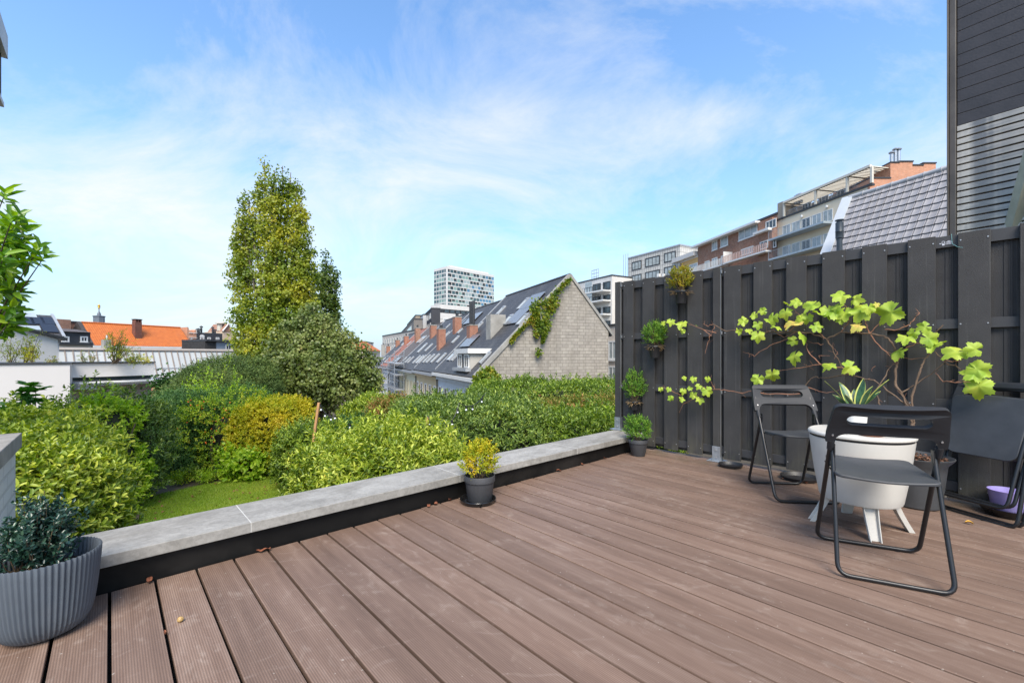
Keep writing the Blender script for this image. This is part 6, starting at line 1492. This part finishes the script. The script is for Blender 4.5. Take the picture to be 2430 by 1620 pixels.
# yew dome, mixed border
def dome(name,label,cat,px,d,zt,rx,ry,N,k,Lf,Wf,mat,seed,e=2.3,z0=G0,**kw):
    q=cf(d,(px-CX)/F_*d); return hedge(name,label,cat,(q[0],q[1],(zt+z0)/2),(rx,ry,(zt-z0)/2),YAW-1.57,e,N,k,Lf,Wf,mat,seed,**kw)
dome('yew','wide dark olive yew mound below the poplars and the glazed roof','shrub',545,15.5,.66,1.55,1.5,11000,7,.13,.022,L_yewo,7,z0=-2,rough=.28,up=.3,stray=.25,step=.3,full=False,corek=.82)
dome('yew','smaller dark yew to the left of the wide mound, beside the brick garden wall','shrub',462,13.2,-.1,.7,.8,4000,7,.12,.02,L_yewo,8,rough=.3,up=.3,stray=.3,step=.3,full=False,corek=.8)
dome('yew','feathery blue green yew shrub at the back of the lawn, next to the hedge','shrub',448,11.2,-.12,1.0,1.0,8500,8,.10,.017,L_yew,9,rough=.26,up=-.1,stray=.25,step=.35,full=False,corek=.8)
dome('yew','dark green yew filling behind the briar rose','shrub',560,12.3,.0,.9,.9,5000,8,.10,.017,L_yew,10,rough=.26,up=.1,stray=.2,step=.35,full=False,corek=.8)
dome('briar_rose','loose briar rose with yellowing leaves and orange hips in the mixed border','shrub',530,10.7,-.08,.72,.6,1500,6,.055,.032,L_rose,12,rough=.4,up=.5,stray=.5,corek=.45,step=.45)
t=[o for o in COL.objects if o.name=='briar_rose'][0]
q0=cf(9.5,(545-CX)/F_*9.5); hipm=M('rose_hip',(.72,.13,.02),.4)
for i in range(60):
    a=RNG.uniform(0,6.28); s=RNG.uniform(.2,1)
    q=cf(10.7+RNG.uniform(-.75,-.1),(RNG.uniform(455,610)-CX)/F_*10.5); z=RNG.uniform(-1.1,-.05)
    mb=MB(); mb.lathe([(.0001,-.016),(.014,-.008),(.017,0),(.012,.011),(.0001,.016)],(q[0],q[1],z),7); mb.build('hip',hipm,t,smooth=True)
dome('lime_shrub','tall lime green feathery shoots standing above the briar rose','shrub',500,11.8,.32,.40,.3,420,9,.085,.03,L_lime,13,rough=.5,up=1.2,stray=.6,corek=.2,step=.5,z0=-1.8,e=2)
dome('golden_shrub','round golden yellow leaved shrub at the far side of the lawn','shrub',655,10.7,-.12,.84,.75,5200,7,.072,.032,L_yel,14,rough=.16,stray=.15,e=2.6)
dome('green_shrub','light green shrub between golden shrub and the bright photinia','shrub',735,9.4,-.5,.55,.6,2600,7,.075,.028,L_mid,15,rough=.18,stray=.2)
dome('bramble','low yellow green broad leaved bramble at the foot of the golden shrub','shrub',592,10.0,-1.12,.42,.35,420,6,.09,.065,L_lime,16,rough=.3,stray=.3,corek=.5,step=.4)
dome('conifer','low spreading conifer at the lawn edge beside the big hedge','shrub',425,10.5,-1.2,.62,.45,2600,8,.09,.016,L_yew,17,rough=.3,up=.1,stray=.3,step=.35,full=False,corek=.75)
for i,(px,py,w,mt) in enumerate(((425,1150,.28,L_rose),(455,1142,.2,L_mid),(490,1146,.18,L_lime),(522,1136,.16,L_yew),(560,1132,.16,L_lime),(600,1124,.2,L_lime),(628,1116,.18,L_mid))):
    q=og3(px,py,G0); names=['dry olive','small mid green','short lime','spiky dark green','pale lime','broad leaved lime','fresh green']
    t=thing('border_plant',names[i]+' border plant at the lawn edge, '+['first','second','third','fourth','fifth','sixth','last'][i]+' from the big hedge','plant',q,0,'low plants along the lawn edge')
    n_=90; r=np.random.default_rng(300+i); P_=np.array(q)+r.normal(0,1,(n_,3))*[w*.45,w*.45,0]+[0,0,.02]+np.abs(r.normal(0,1,(n_,1)))*[0,0,.08]
    D=r.normal(0,.5,(n_,3))+[0,0,1.]; ps,ax,nn=shoots(P_,D,7,.06,i,(30,70),.5,.3); leafobj('foliage',ps,ax,nn,.06,.018,mt,t,False)
dome('bright_shrub','yellow green shrubs glimpsed between the pale maple and the dark hedge','shrub',885,13.5,-.45,.95,.8,4200,7,.10,.034,L_light,18,rough=.3,stray=.3)
dome('russet_shrub','russet and green shrub in front of the far end of the row','shrub',925,12.2,-.25,.55,.5,1900,6,.085,.03,L_brn,19,rough=.3,stray=.4)
dome('dark_shrub','dark round shrub at the foot of the far facades right of the maple','shrub',905,34,-2.2,1.6,1.2,2500,6,.2,.06,L_yew,20,z0=GZ,rough=.3,full=False)
dome('dark_conifer','dark low conifer behind the wooden stake beneath the maple','shrub',800,11.5,-.72,1.1,.6,3600,7,.10,.02,L_yew,24,rough=.3,up=.4,full=False,stray=.3)
# shrubs behind the big hedge
dome('bay_shrub','dark leaved shrub poking up behind the left hedge before the white canopy','shrub',300,8.6,.12,.55,.5,1300,7,.095,.034,L_dark,21,rough=.4,stray=.4,up=.8)
dome('bay_shrub','mid green shrub behind the left hedge in front of the step in the white house','shrub',200,8.4,.20,.38,.4,800,7,.09,.032,L_mid,22,rough=.4,stray=.4,up=.8)
dome('lime_shrub','lime yellow topped shrub rising at the back of the left hedge','shrub',262,7.7,.34,.45,.4,1400,7,.075,.04,L_lime,23,rough=.3,stray=.3,up=.7)
def ivymass(name,label,pts,N,rad,Lf,mat,seed,nrmv,par=None):
    r=np.random.default_rng(seed); pts=[np.array(p,float) for p in pts]
    seg=r.integers(0,len(pts)-1,N); s=r.random(N); P_=np.array([pts[i]*(1-u)+pts[i+1]*u for i,u in zip(seg,s)])
    rad=np.interp(seg+s,range(len(pts)),rad) if not np.isscalar(rad) else np.full(N,rad)
    off=r.normal(0,.5,(N,3))*rad[:,None]; nv=np.array(nrmv,float); nv/=np.linalg.norm(nv); k=(off@nv); off-=np.outer(k,nv)*.75
    P_=P_+off+nv*.12; D=nv*.7+r.normal(0,.5,(N,3))+[0,0,-.25]
    t=par or thing(name,label,'climbing plant',tuple(P_.mean(0)))
    leafobj('foliage',P_,D,nv+r.normal(0,.45,(N,3)),Lf*r.uniform(.6,1.2,N),Lf*.8,mat,t,False)
    mb=MB(); mb.tube([p+nv*.05 for p in pts],.03,5); mb.build('stem',branchm,t); return t
L_ivy=leafmat('gable_creeper',[(0,(.04,.09,.012)),(.45,(.12,.20,.02)),(.75,(.28,.30,.03)),(1,(.45,.26,.05))],.3,.5,.3,.45,.9)
gp_=lambda x,y:(lambda a:GP.p(a[0],a[1],.08))(GP.hit(*z3(x,y)))
ivn=GP.n
t=ivymass('creeper','green and russet creeper climbing the sloping edge of the grey gable and its old chimney',[gp_(x,y) for x,y in ((1250,735),(1280,700),(1320,650),(1390,580),(1450,520),(1440,430),(1560,410),(1620,340),(1700,250),(1745,215))],1300,[.14,.10,.08,.12,.3,.4,.36,.26,.15,.08],.18,L_ivy,50,ivn)
for pts,nn_,rad in (([(1560,430),(1545,560),(1530,660),(1510,740)],650,[.5,.38,.22,.1]),([(1450,480),(1480,600),(1460,690)],600,[.45,.35,.15]),([(1620,400),(1590,470)],200,.35),([(1475,800),(1480,850)],60,.2)):
    ivymass('x','x',[gp_(x,y) for x,y in pts],nn_,rad,.20,L_ivy,51+nn_,ivn,t)
dd=W(1150,905,27); q=cf(28.2,(1160-CX)/F_*28.2)
t=hedge('creeper_bush','bushy mound of creeper at the lower left corner of the grey gable','bush',(q[0],q[1],-2.9),(.95,.7,2.9),YAW-1.57,2.4,3800,6,.2,.13,L_ivy,26,rough=.3,full=False,stray=.25)
q=cf(17,(1375-CX)/F_*17); hedge('small_bush','small dark green and brown bush before the flat roofed annexe','bush',(q[0],q[1],-1.0),(.55,.5,1.0),0,2.2,900,6,.11,.05,L_brn,27,rough=.3,stray=.3)
q=cf(16.5,(372-CX)/F_*16.5); ivymass('ivy','dark ivy hanging over the brick garden wall by the white canopy',[P7.p(0,zt_g:=P7.hit(400,912)[1],.1),P7.p(.6,zt_g,.1),P7.p(1.3,zt_g+.05,.1)],1300,[.5,.42,.4],.13,L_yew,28,P7.n)
# ---- trees
def limbs(mb,base,tip,r0,n,seed,spread,up=.6):
    r=np.random.default_rng(seed); b=np.array(base,float); t_=np.array(tip,float); pts=[b+(t_-b)*s+(r.normal(0,.06,3) if 0<s<1 else 0) for s in np.linspace(0,1,7)]
    mb.tube(pts,list(np.linspace(r0,r0*.15,7)),8)
    for i in range(n):
        s=r.uniform(.15,.9); p=b+(t_-b)*s; a=r.uniform(0,6.28); l=spread*(1-s*.5)*r.uniform(.6,1); e=p+np.array([math.cos(a)*l,math.sin(a)*l,l*up*r.uniform(.6,1.3)])
        mb.tube([p,(p+e)/2+[0,0,l*.05],e],[r0*.35*(1-s*.6),r0*.22*(1-s*.6),r0*.06],5)
def clumps(centers,rad,nl,Lf,Wf,seed,bias=(0,0,.4),out=None):
    r=np.random.default_rng(seed); n=len(centers); C=np.repeat(centers,nl,0); R=np.repeat(rad,nl)[:,None]
    o=nrm(r.normal(size=(n*nl,3)))*(r.random((n*nl,1))**.45)*R*[1,1,.8]
    ax=nrm(o)*.5+r.normal(0,.6,(n*nl,3))+[0,0,-.35]; nn=nrm(o)*.6+np.array(bias)+r.normal(0,.45,(n*nl,3))
    return C+o,ax,nn
def lobes_tree(name,label,D,lobes,mat,seed,Lf,Wf,base_z,dens,cr=(.28,.5),nl=16,trunk=.35,cat='tree',droop=0,corek=0):
    "lobes: (px, y_top, y_bottom, half width px, depth offset)"
    r=np.random.default_rng(seed); cen=[]; 
    bx_=sum(l[0] for l in lobes)/len(lobes); q=cf(D,(bx_-CX)/F_*D); t=thing(name,label,cat,(q[0],q[1],base_z))
    mb=MB(); root=np.array([q[0],q[1],base_z-.1])
    mb.tube([root,root+[0,0,2.2],root+[.05,0,3.8]],[trunk*1.25,trunk,trunk*.85],12)
    for i,(px,yt,yb,hw_,dz) in enumerate(lobes):
        d=D+dz; l=(px-CX)/F_*d; zt=1-(yt-HY)/F_*d; zb=1-(yb-HY)/F_*d; a=hw_/F_*d; hh=(zt-zb)/2; mid=cf(d,l,(zt+zb)/2)
        vol=a*a*hh*4.19; n=int(dens*a*hh*4)
        u=nrm(r.normal(size=(n,3)))*(r.random((n,1))**.38)
        # spindle: narrower to the top
        zz=u[:,2]; k=np.where(zz>0,(1-.38*zz*zz),1-.15*zz*zz); 
        P_=mid+np.stack([u[:,0]*a*k,u[:,1]*a*k,zz*hh],1); P_+=nrm(P_-mid)*(sinoise(P_,2.2,seed+i)*.22)[:,None]*min(1,a)
        cen.append(P_)
        limbs(mb,root+[0,0,2.0 if i%2 else 2.8],mid+[0,0,hh*.92],trunk*.42,int(6+hh*2.0),seed+i*7,a*.8,1.2)
    cen=np.concatenate(cen); rad=r.uniform(cr[0],cr[1],len(cen))
    ps,ax,nn=clumps(cen,rad,nl,Lf,Wf,seed+3,bias=(-FW[0]*.5,-FW[1]*.5,.5))
    mb.build('trunk',branchm if trunk<.3 else M('tree_bark',(.13,.11,.08),.9,.3,3),t,smooth=True)
    m_=len(ps); leafobj('crown',ps,ax,nn,Lf*r.uniform(.7,1.2,m_),Wf,mat,t,False); return t
lobes_tree('poplar','tall many stemmed poplar with yellowing leaves, highest tree in the garden',26,
 [(628,370,600,15,.0),(646,425,800,30,-.4),(652,398,560,10,.4),(670,384,640,17,.2),(690,400,640,17,.3),(706,420,700,20,.1),(612,420,640,13,.3),(715,470,800,30,-.2),(588,448,700,26,.3),(574,500,850,26,.2),(600,640,900,42,-.3),(660,560,900,42,-.8),(705,600,880,44,-.6),(732,575,800,22,0),(570,780,890,30,0),(560,560,690,14,.4),(640,750,905,52,-.2)],L_pop,31,.145,.13,-1.9,13.5,(.22,.42),21,.3)
t=lobes_tree('poplar','smaller darker poplar half hidden behind the right flank of the tall poplar',33,[(772,598,760,22,0),(785,615,780,22,.3),(760,640,800,26,-.3),(796,650,760,10,.3),(790,700,820,20,0)],L_popd,32,.19,.15,GZ,9,(.25,.42),18,.28)
# pale maple: a round crown with drooping clumps
def round_tree(name,label,px,d,zt,zb,rx,ry,mat,seed,Lf,Wf,n,base_z,corer=.7):
    r=np.random.default_rng(seed); q=cf(d,(px-CX)/F_*d); t=thing(name,label,'tree',(q[0],q[1],base_z)); mid=np.array([q[0],q[1],(zt+zb)/2]); hh=(zt-zb)/2
    core('solid_core',tuple(mid-[0,0,hh*.28]),(rx*.82,ry*.82,hh*.66),YAW-1.57,2.0,darkin,t,.9)
    u=nrm(r.normal(size=(n,3))); k=r.uniform(.62,1.0,(n,1))**.6
    cy,sy=math.cos(YAW-1.57),math.sin(YAW-1.57); pw=np.where(u[:,2:3]>0,1-.42*u[:,2:3]**1.4,1-.1*u[:,2:3]**2)
    P_=u*k*[rx,ry,hh]*np.concatenate([pw,pw,np.ones_like(pw)],1); P_=np.stack([P_[:,0]*cy-P_[:,1]*sy,P_[:,0]*sy+P_[:,1]*cy,P_[:,2]],1)
    P_=P_*(1+sinoise(P_,1.1,seed)*.26+sinoise(P_,3.0,seed+2)*.12)[:,None]; keep=(nrm(P_)@nrm(EYE-mid))>-.45; P_=P_[keep]+mid
    ps,ax,nn=clumps(P_,r.uniform(.16,.34,len(P_)),18,Lf,Wf,seed,bias=(-FW[0]*.4,-FW[1]*.4,.6))
    mb=MB(); limbs(mb,(q[0],q[1],base_z-.1),tuple(mid+[0,0,hh*.7]),.2,22,seed,rx*.85,.5); mb.build('trunk',branchm,t,smooth=True)
    m_=len(ps); leafobj('crown',ps,ax,nn,Lf*r.uniform(.7,1.2,m_),Wf,mat,t,False); return t
lobes_tree('maple','broad grey green maple with pale undersides in front of the poplar',18,[(742,724,860,56,.3),(775,742,900,62,.1),(812,770,930,58,0),(846,802,960,46,.1),(868,850,965,34,.0),(700,752,900,55,.1),(668,800,950,44,0),(720,820,975,80,-.5),(790,830,975,85,-.6),(755,780,940,90,-.3)],L_map,41,.11,.10,-1.9,34,(.15,.32),20,.17)
tm_=[o for o in COL.objects if o.name=='maple'][0]; qm=cf(18.3,(765-CX)/F_*18.3)
core('solid_core',(qm[0],qm[1],.55),(1.35,1.1,1.55),YAW-1.57,2.0,darkin,tm_,.9)
# near tree reaching in from the left edge
t=thing('laurel_tree','glossy broad leaved tree reaching in from the left edge, nearest tree','tree',tuple(cf(3.2,-4.3,G0)))
mb=MB(); r=np.random.default_rng(5); tr0=cf(3.2,-4.3,G0-.1); tr1=cf(3.0,-3.95,1.1)
mb.tube([tr0,(tr0+tr1)/2+[.05,0,0],tr1,tr1+[0,0,.5]],[.07,.06,.045,.03],9)
shp,shd=[],[]
tips=[(85,600,2.7,1),(98,620,2.7,1),(40,525,2.7,1),(28,510,2.8,1),(30,560,2.75,1),(55,560,2.7,1),(10,600,2.8,1),(20,640,2.8,1),(5,550,2.8,1),(48,590,2.7,1),(20,690,2.8,1),(50,720,2.85,1),(10,740,2.85,1),(15,780,2.9,1),(35,745,2.9,1),(-5,810,2.9,1),(0,700,2.9,1),(10,660,2.85,1),(8,470,2.8,1),(70,590,2.6,1),(25,530,2.6,1),(-20,560,2.7,1),(-20,640,2.7,1),(-30,720,2.7,1),(5,620,2.6,1),(40,615,2.7,1),(8,590,2.7,1),(5,725,2.7,1),(22,765,2.8,1),(42,700,2.8,1)]
tips+=[(r.uniform(-520,-40),r.uniform(430,860),r.uniform(2.7,3.5),1) for _ in range(34)]
tips=[q for i_,q in enumerate(tips) if q[0]<-35 or i_%4!=3]
for i,(px,py,d,_) in enumerate(tips):
    tip=W(px,py,d); b=tr1+[0,0,r.uniform(-.5,.45)]; mid=(b*.45+tip*.55)+[0,0,-.05+r.normal(0,.03)]
    mb.tube([b,mid,tip],[.012,.007,.0025],6); dv=nrm((tip-mid)[None])[0]; shp+=[tip-dv*.02,tip-dv*.06+r.normal(0,.02,3),mid+(tip-mid)*.55]; shd+=[dv+[0,0,.2],dv+r.normal(0,.5,3),dv+r.normal(0,.7,3)]
mb.build('trunk',branchm,t,smooth=True)
L_lau=leafmat('laurel_leaf',[(0,(0.042,0.125,0.0132)),(.45,(0.119,0.2625,0.022)),(.8,(0.28,0.45,0.0385)),(1,(0.504,0.625,0.077))],.35,.3,.55,.2,3)
ps,ax,nn=shoots(np.array(shp),np.array(shd),7,.11,6,(35,88),.10,.3); leafobj('crown',ps,ax,nn,.100*r.uniform(.6,1.15,len(ps)),.036*r.uniform(.8,1.2,len(ps)),L_lau,t,True,.22,.18)
# fig behind the hedge
t=thing('fig_plant','fig with deep green lobed leaves showing above the left hedge against the white wall','plant',tuple(cf(7.6,-8.4,G0)))
mb=MB(); r=np.random.default_rng(15); b0=cf(7.6,-8.4,G0); P_,D_=[],[]
for px,py in ((68,918),(50,935),(85,930),(40,960),(100,955),(20,965),(75,950),(110,968),(60,975),(10,980),(120,985),(90,985),(35,990)):
    tip=W(px,py,7.4+r.uniform(-.3,.3)); mb.tube([b0,(b0+tip)/2+r.normal(0,.1,3),tip],[.03,.02,.006],6)
    for k_ in range(5): P_.append(tip+r.normal(0,.03,3)); D_.append(r.normal(0,.8,3)+[0,0,.3])
mb.build('stem',branchm,t)
P_=np.array(P_); D_=nrm(np.array(D_)); 
ps=[];axs=[];ns=[]
for a_ in (-.9,-.45,0,.45,.9):
    up_=np.array([0,0,1.])-D_*D_[:,2:3]; up_=nrm(up_-FW[0]*0); sd_=np.cross(D_,up_); ps.append(P_); axs.append(D_*math.cos(a_)+sd_*math.sin(a_)); ns.append(up_)
leafobj('foliage',np.concatenate(ps),np.concatenate(axs),np.concatenate(ns),.17,.055,L_fig,t,True)
# plants on the flat roof
zr_=P4.hit(100,864)[1]+.03
def roofplant(name,label,P0,tips,mat,seed,Lf=.055,Wf=.028,nl=6,th=.012):
    r=np.random.default_rng(seed); P0=np.array(P0); t=thing(name,label,'plant',tuple(P0)); mb=MB(); P_,D_=[],[]
    for tip in tips:
        mid=(P0+tip)/2+r.normal(0,.05,3); mb.tube([P0+r.normal(0,.03,3)*[1,1,0],mid,tip],[th,th*.7,th*.3],6)
        for k_ in range(12):
            s=r.uniform(.35,1.05); p_=P0+(tip-P0)*s+r.normal(0,.06,3); P_.append(p_+r.normal(0,.035,3)); D_.append(r.normal(0,.7,3)+[0,0,.2])
            if k_%3==0: mb.tube([P0+(tip-P0)*s,p_],[th*.35,th*.15],4)
    mb.build('stem',branchm,t); ps,ax,nn=shoots(np.array(P_),np.array(D_),nl,Lf,seed,(30,80),.5,.3); leafobj('foliage',ps,ax,nn,Lf,Wf,mat,t,False); return t
L_rp=leafmat('roof_plant_leaf',[(0,(.07,.12,.015)),(.5,(.18,.24,.03)),(.85,(.36,.34,.04)),(1,(.5,.28,.05))],.3,.5,.3,.3,2)
def rp_(px,d=15.6): q=W(px,864,d); return q
def tipsr(px0,px1,y0,y1,n,seed,d=15.6): 
    r=np.random.default_rng(seed); return [W(r.uniform(px0,px1),r.uniform(y0,y1),d+r.uniform(-.4,.4)) for _ in range(n)]
roofplant('roof_shrub','leafy multi stemmed shrub on the flat roof at far left',rp_(25,15.4),tipsr(0,60,785,840,9,1,15.4),L_rp,201)
roofplant('roof_shrub','taller shrub with yellow lower leaves on the flat roof before the white gabled house',rp_(60,15.4),tipsr(55,108,790,835,11,2,15.4),L_rp,202)
roofplant('roof_shrub','small yellow flowering shrub on the flat roof below the taller one',rp_(76,15.2),tipsr(70,86,828,850,4,3,15.2),L_yel,203,.06)
roofplant('roof_shrub','low reddish tuft on the flat roof at the corner of the white gabled house',rp_(120,15.2),tipsr(112,135,850,862,4,4,15.2),L_brn,204,.045)
roofplant('roof_tree','slender young tree with airy crown on the flat roof before the orange roof',W(272,862,16.6),tipsr(230,318,790,838,15,5,16.6)+tipsr(280,295,783,800,3,6,16.6),L_rp,205,.06,.03,6,.018)
roofplant('roof_shrub','thin russet twiggy shrub on the flat roof left of the slender tree',W(219,862,16.6),tipsr(212,232,832,855,4,7,16.6),L_brn,206,.035)
roofplant('roof_shrub','wispy bare stemmed shrub on the flat roof against the glazed roof',W(198,862,16.6),tipsr(186,205,832,850,3,8,16.6),L_rp,207,.03)
roofplant('roof_shrub','olive green shrub on the flat roof right of the slender tree',W(312,862,16.6),tipsr(298,335,838,856,8,9,16.6),L_rp,208,.05)
roofplant('roof_shrub','yellow tufted plant at the right end of the flat roof',W(345,862,16.4),tipsr(338,352,846,858,3,10,16.4),L_yel,209,.05)
# ---- stakes and string lights
wood=M('stake_wood',(.50,.27,.12),.8,.15,8)
def stake(px,yt,yb,d,w,label):
    a=W(px,yt,d); b=W(px-w,yb,d); q=b+(b-a)/np.linalg.norm(b-a)*max(0,(b[2]-G0)/((a-b)[2]/np.linalg.norm(a-b))); t=thing('garden_stake',label,'stake',(q[0],q[1],G0)); mb=MB(); mb.tube([a,q],.026,4); mb.build('stake',wood,t); return a
s1=stake(757,955,1030,7.4,11,'leaning wooden stake holding string lights between golden and bright green shrubs')
s2=stake(1015,990,1012,5.55,0,'short wooden stake top showing between bright shrub and dark hedge')
blw=newmat('bulb_glass'); blw[2].inputs['Base Color'].default_value=(.75,.78,.8,1); blw[2].inputs['Roughness'].default_value=.15; blw=blw[0]
def strings(label,pts,nb,rb):
    pts=[np.array(p) for p in pts]; t=thing('string_lights',label,'string lights',tuple(pts[0])); 
    sm_=[];
    for i in range(len(pts)-1):
        for s in np.linspace(0,1,8,endpoint=False): sm_.append(pts[i]*(1-s)+pts[i+1]*s-[0,0,.10*4*s*(1-s)])
    sm_.append(pts[-1]); mb=MB(); mb.tube(sm_,.006,5); mb.build('cable',blackpl,t)
    for k_ in range(nb):
        p_=sm_[int((k_+.5)/nb*len(sm_))]; mb=MB(); mb.tube([p_,p_-[0,0,.035]],.012,6); mb.build('socket',blackpl,t)
        mb=MB(); mb.lathe([(.0001,-rb*2.1),(rb*.7,-rb*1.7),(rb,-rb),(rb*.7,-rb*.3),(.3*rb,0)],(p_[0],p_[1],p_[2]-.036),10); mb.build('bulb',blw,t,smooth=True)
strings('string lights sagging from the leaning stake toward the maple',[s1,W(795,985,7.4),W(850,1000,8)],7,.018)
strings('string lights laid over the dark hedge, running up from the short stake',[s2+[0,0,.02],W(1055,1003,5.3),W(1090,955,5.6),W(1150,935,6.2)],9,.015)
SKY_SAT=1.12;SKY_VAL=1.25;SKY_TINT=(.88,.99,1.04,1);CLOUD=(3.7,3.78,3.85,1);HAZE=(2.05,2.6,3.2,1);SUNE=2.6;EXPO=1.17
# ================================================================ CAMERA, LIGHT, SKY
cam=bpy.data.cameras.new('camera'); co_=bpy.data.objects.new('camera',cam); COL.objects.link(co_); scn.camera=co_
co_.location=(0,0,1.0); co_.rotation_euler=(R_(90),0,R_(47.3-90)); cam.sensor_width=36; cam.lens=F_/2430*36; cam.shift_y=35/2430
cam.clip_start=.05; cam.clip_end=6000
SUN_EL=R_(50)
sd=-.85*FW+.06*RT; sd/=np.linalg.norm(sd)     # horizontal direction towards the sun
sun=bpy.data.lights.new('sun','SUN'); sun.energy=SUNE; sun.angle=R_(32); sun.color=(1,.91,.79)
so=bpy.data.objects.new('sun',sun); COL.objects.link(so)
v=Vector((sd[0]*math.cos(SUN_EL),sd[1]*math.cos(SUN_EL),math.sin(SUN_EL))); so.rotation_euler=(-v).to_track_quat('-Z','Y').to_euler()
wd=bpy.data.worlds.new('World'); scn.world=wd; wd.use_nodes=True; nt=wd.node_tree; L=nt.links
bg=nt.nodes['Background']; sky=nt.nodes.new('ShaderNodeTexSky'); sky.sky_type='NISHITA'; sky.sun_disc=False
sky.sun_elevation=SUN_EL; sky.sun_rotation=math.atan2(sd[0],sd[1]); sky.air_density=1.0; sky.dust_density=.6; sky.ozone_density=1.6
tc=nt.nodes.new('ShaderNodeTexCoord'); sp=nt.nodes.new('ShaderNodeSeparateXYZ'); L.new(tc.outputs['Generated'],sp.inputs[0])
# thin cloud sheet: project the view direction onto a high layer
zc=mth(nt,'ADD',mth(nt,'MAXIMUM',sp.outputs[2],0.0),.42)
# rotate into (forward, right) so streaks can be laid along the wind
fwd=mth(nt,'ADD',mth(nt,'MULTIPLY',sp.outputs[0],float(FW[0])),mth(nt,'MULTIPLY',sp.outputs[1],float(FW[1])))
rgt=mth(nt,'ADD',mth(nt,'MULTIPLY',sp.outputs[0],float(RT[0])),mth(nt,'MULTIPLY',sp.outputs[1],float(RT[1])))
u=mth(nt,'DIVIDE',rgt,zc); w_=mth(nt,'DIVIDE',fwd,zc)
cb=nt.nodes.new('ShaderNodeCombineXYZ'); L.new(u,cb.inputs[0]); L.new(w_,cb.inputs[1])
mp=nt.nodes.new('ShaderNodeMapping'); mp.inputs['Rotation'].default_value=(0,0,R_(-28)); mp.inputs['Scale'].default_value=(1.35,1.9,1); mp.inputs['Location'].default_value=(3.1,1.7,0); L.new(cb.outputs[0],mp.inputs[0])
n1=noise(nt,mp.outputs[0],1.15,11,.66,.6)
mp2=nt.nodes.new('ShaderNodeMapping'); mp2.inputs['Location'].default_value=(7.3,2.1,0); L.new(cb.outputs[0],mp2.inputs[0])
n2=noise(nt,mp2.outputs[0],.75,3,.5,.3)
dens=mth(nt,'ADD',mth(nt,'MULTIPLY',n1,.75),mth(nt,'MULTIPLY',n2,.45))
# haze: more cloud near the horizon
hz=ramp(nt,[(0,(1,1,1)),(.12,(.62,.62,.62)),(.35,(.20,.20,.20)),(.75,(0,0,0))],sp.outputs[2]).outputs[0]
dens=mth(nt,'ADD',dens,mth(nt,'MULTIPLY',hz,-.03))
def puff(dens,px,py,rad,amt,flat):
    # one brighter bank of cloud in a given compass direction and height
    c=ray(px,py); c=c/np.linalg.norm(c); t1=np.array([c[1],-c[0],0]); t1/=np.linalg.norm(t1); t2=np.cross(t1,c); t2=t2+t1*.0
    def dot(v):
        n=nt.nodes.new('ShaderNodeVectorMath'); n.operation='DOT_PRODUCT'; L.new(tc.outputs['Generated'],n.inputs[0]); n.inputs[1].default_value=tuple(float(q) for q in v); return n.outputs['Value']
    a_=mth(nt,'POWER',mth(nt,'ABSOLUTE',mth(nt,'DIVIDE',dot(t1),rad)),2.0); b_=mth(nt,'POWER',mth(nt,'ABSOLUTE',mth(nt,'DIVIDE',dot(t2*.94+t1*-.34*0),rad*flat)),2.0)
    g=mth(nt,'POWER',2.718,mth(nt,'MULTIPLY',mth(nt,'ADD',a_,b_),-1.0))
    g=mth(nt,'MULTIPLY',g,mth(nt,'GREATER_THAN',dot(c),0.0))
    return mth(nt,'ADD',dens,mth(nt,'MULTIPLY',g,amt))
dens=puff(dens,1690,290,.13,.14,.36)
dens=puff(dens,1000,300,.30,.03,.7)
dens=puff(dens,300,500,.26,.11,.35)
dens=puff(dens,850,430,.30,.09,.5)
dens=puff(dens,1250,560,.22,.07,.3)
dens=puff(dens,300,120,.32,-.08,.6)
dens=puff(dens,1450,160,.22,-.06,.5)
dens=puff(dens,2000,120,.30,-.10,.6)
cl=ramp(nt,[(.53,(0,0,0)),(.65,(.38,.38,.38)),(.82,(.97,.97,.97))],dens).outputs[0]
hs=nt.nodes.new('ShaderNodeHueSaturation'); hs.inputs['Saturation'].default_value=SKY_SAT; hs.inputs['Value'].default_value=SKY_VAL; L.new(sky.outputs[0],hs.inputs['Color'])
tint=mixc(nt,1,hs.outputs[0],SKY_TINT,'MULTIPLY')
tint=mixc(nt,mth(nt,'MULTIPLY',hz,.95),tint,HAZE)
skyc=mixc(nt,cl,tint,CLOUD)
L.new(skyc,bg.inputs['Color']); bg.inputs['Strength'].default_value=.12
vs=scn.view_settings; vs.view_transform='Standard'; vs.look='None'; vs.gamma=1; vs.exposure=EXPO; vs.use_curve_mapping=False
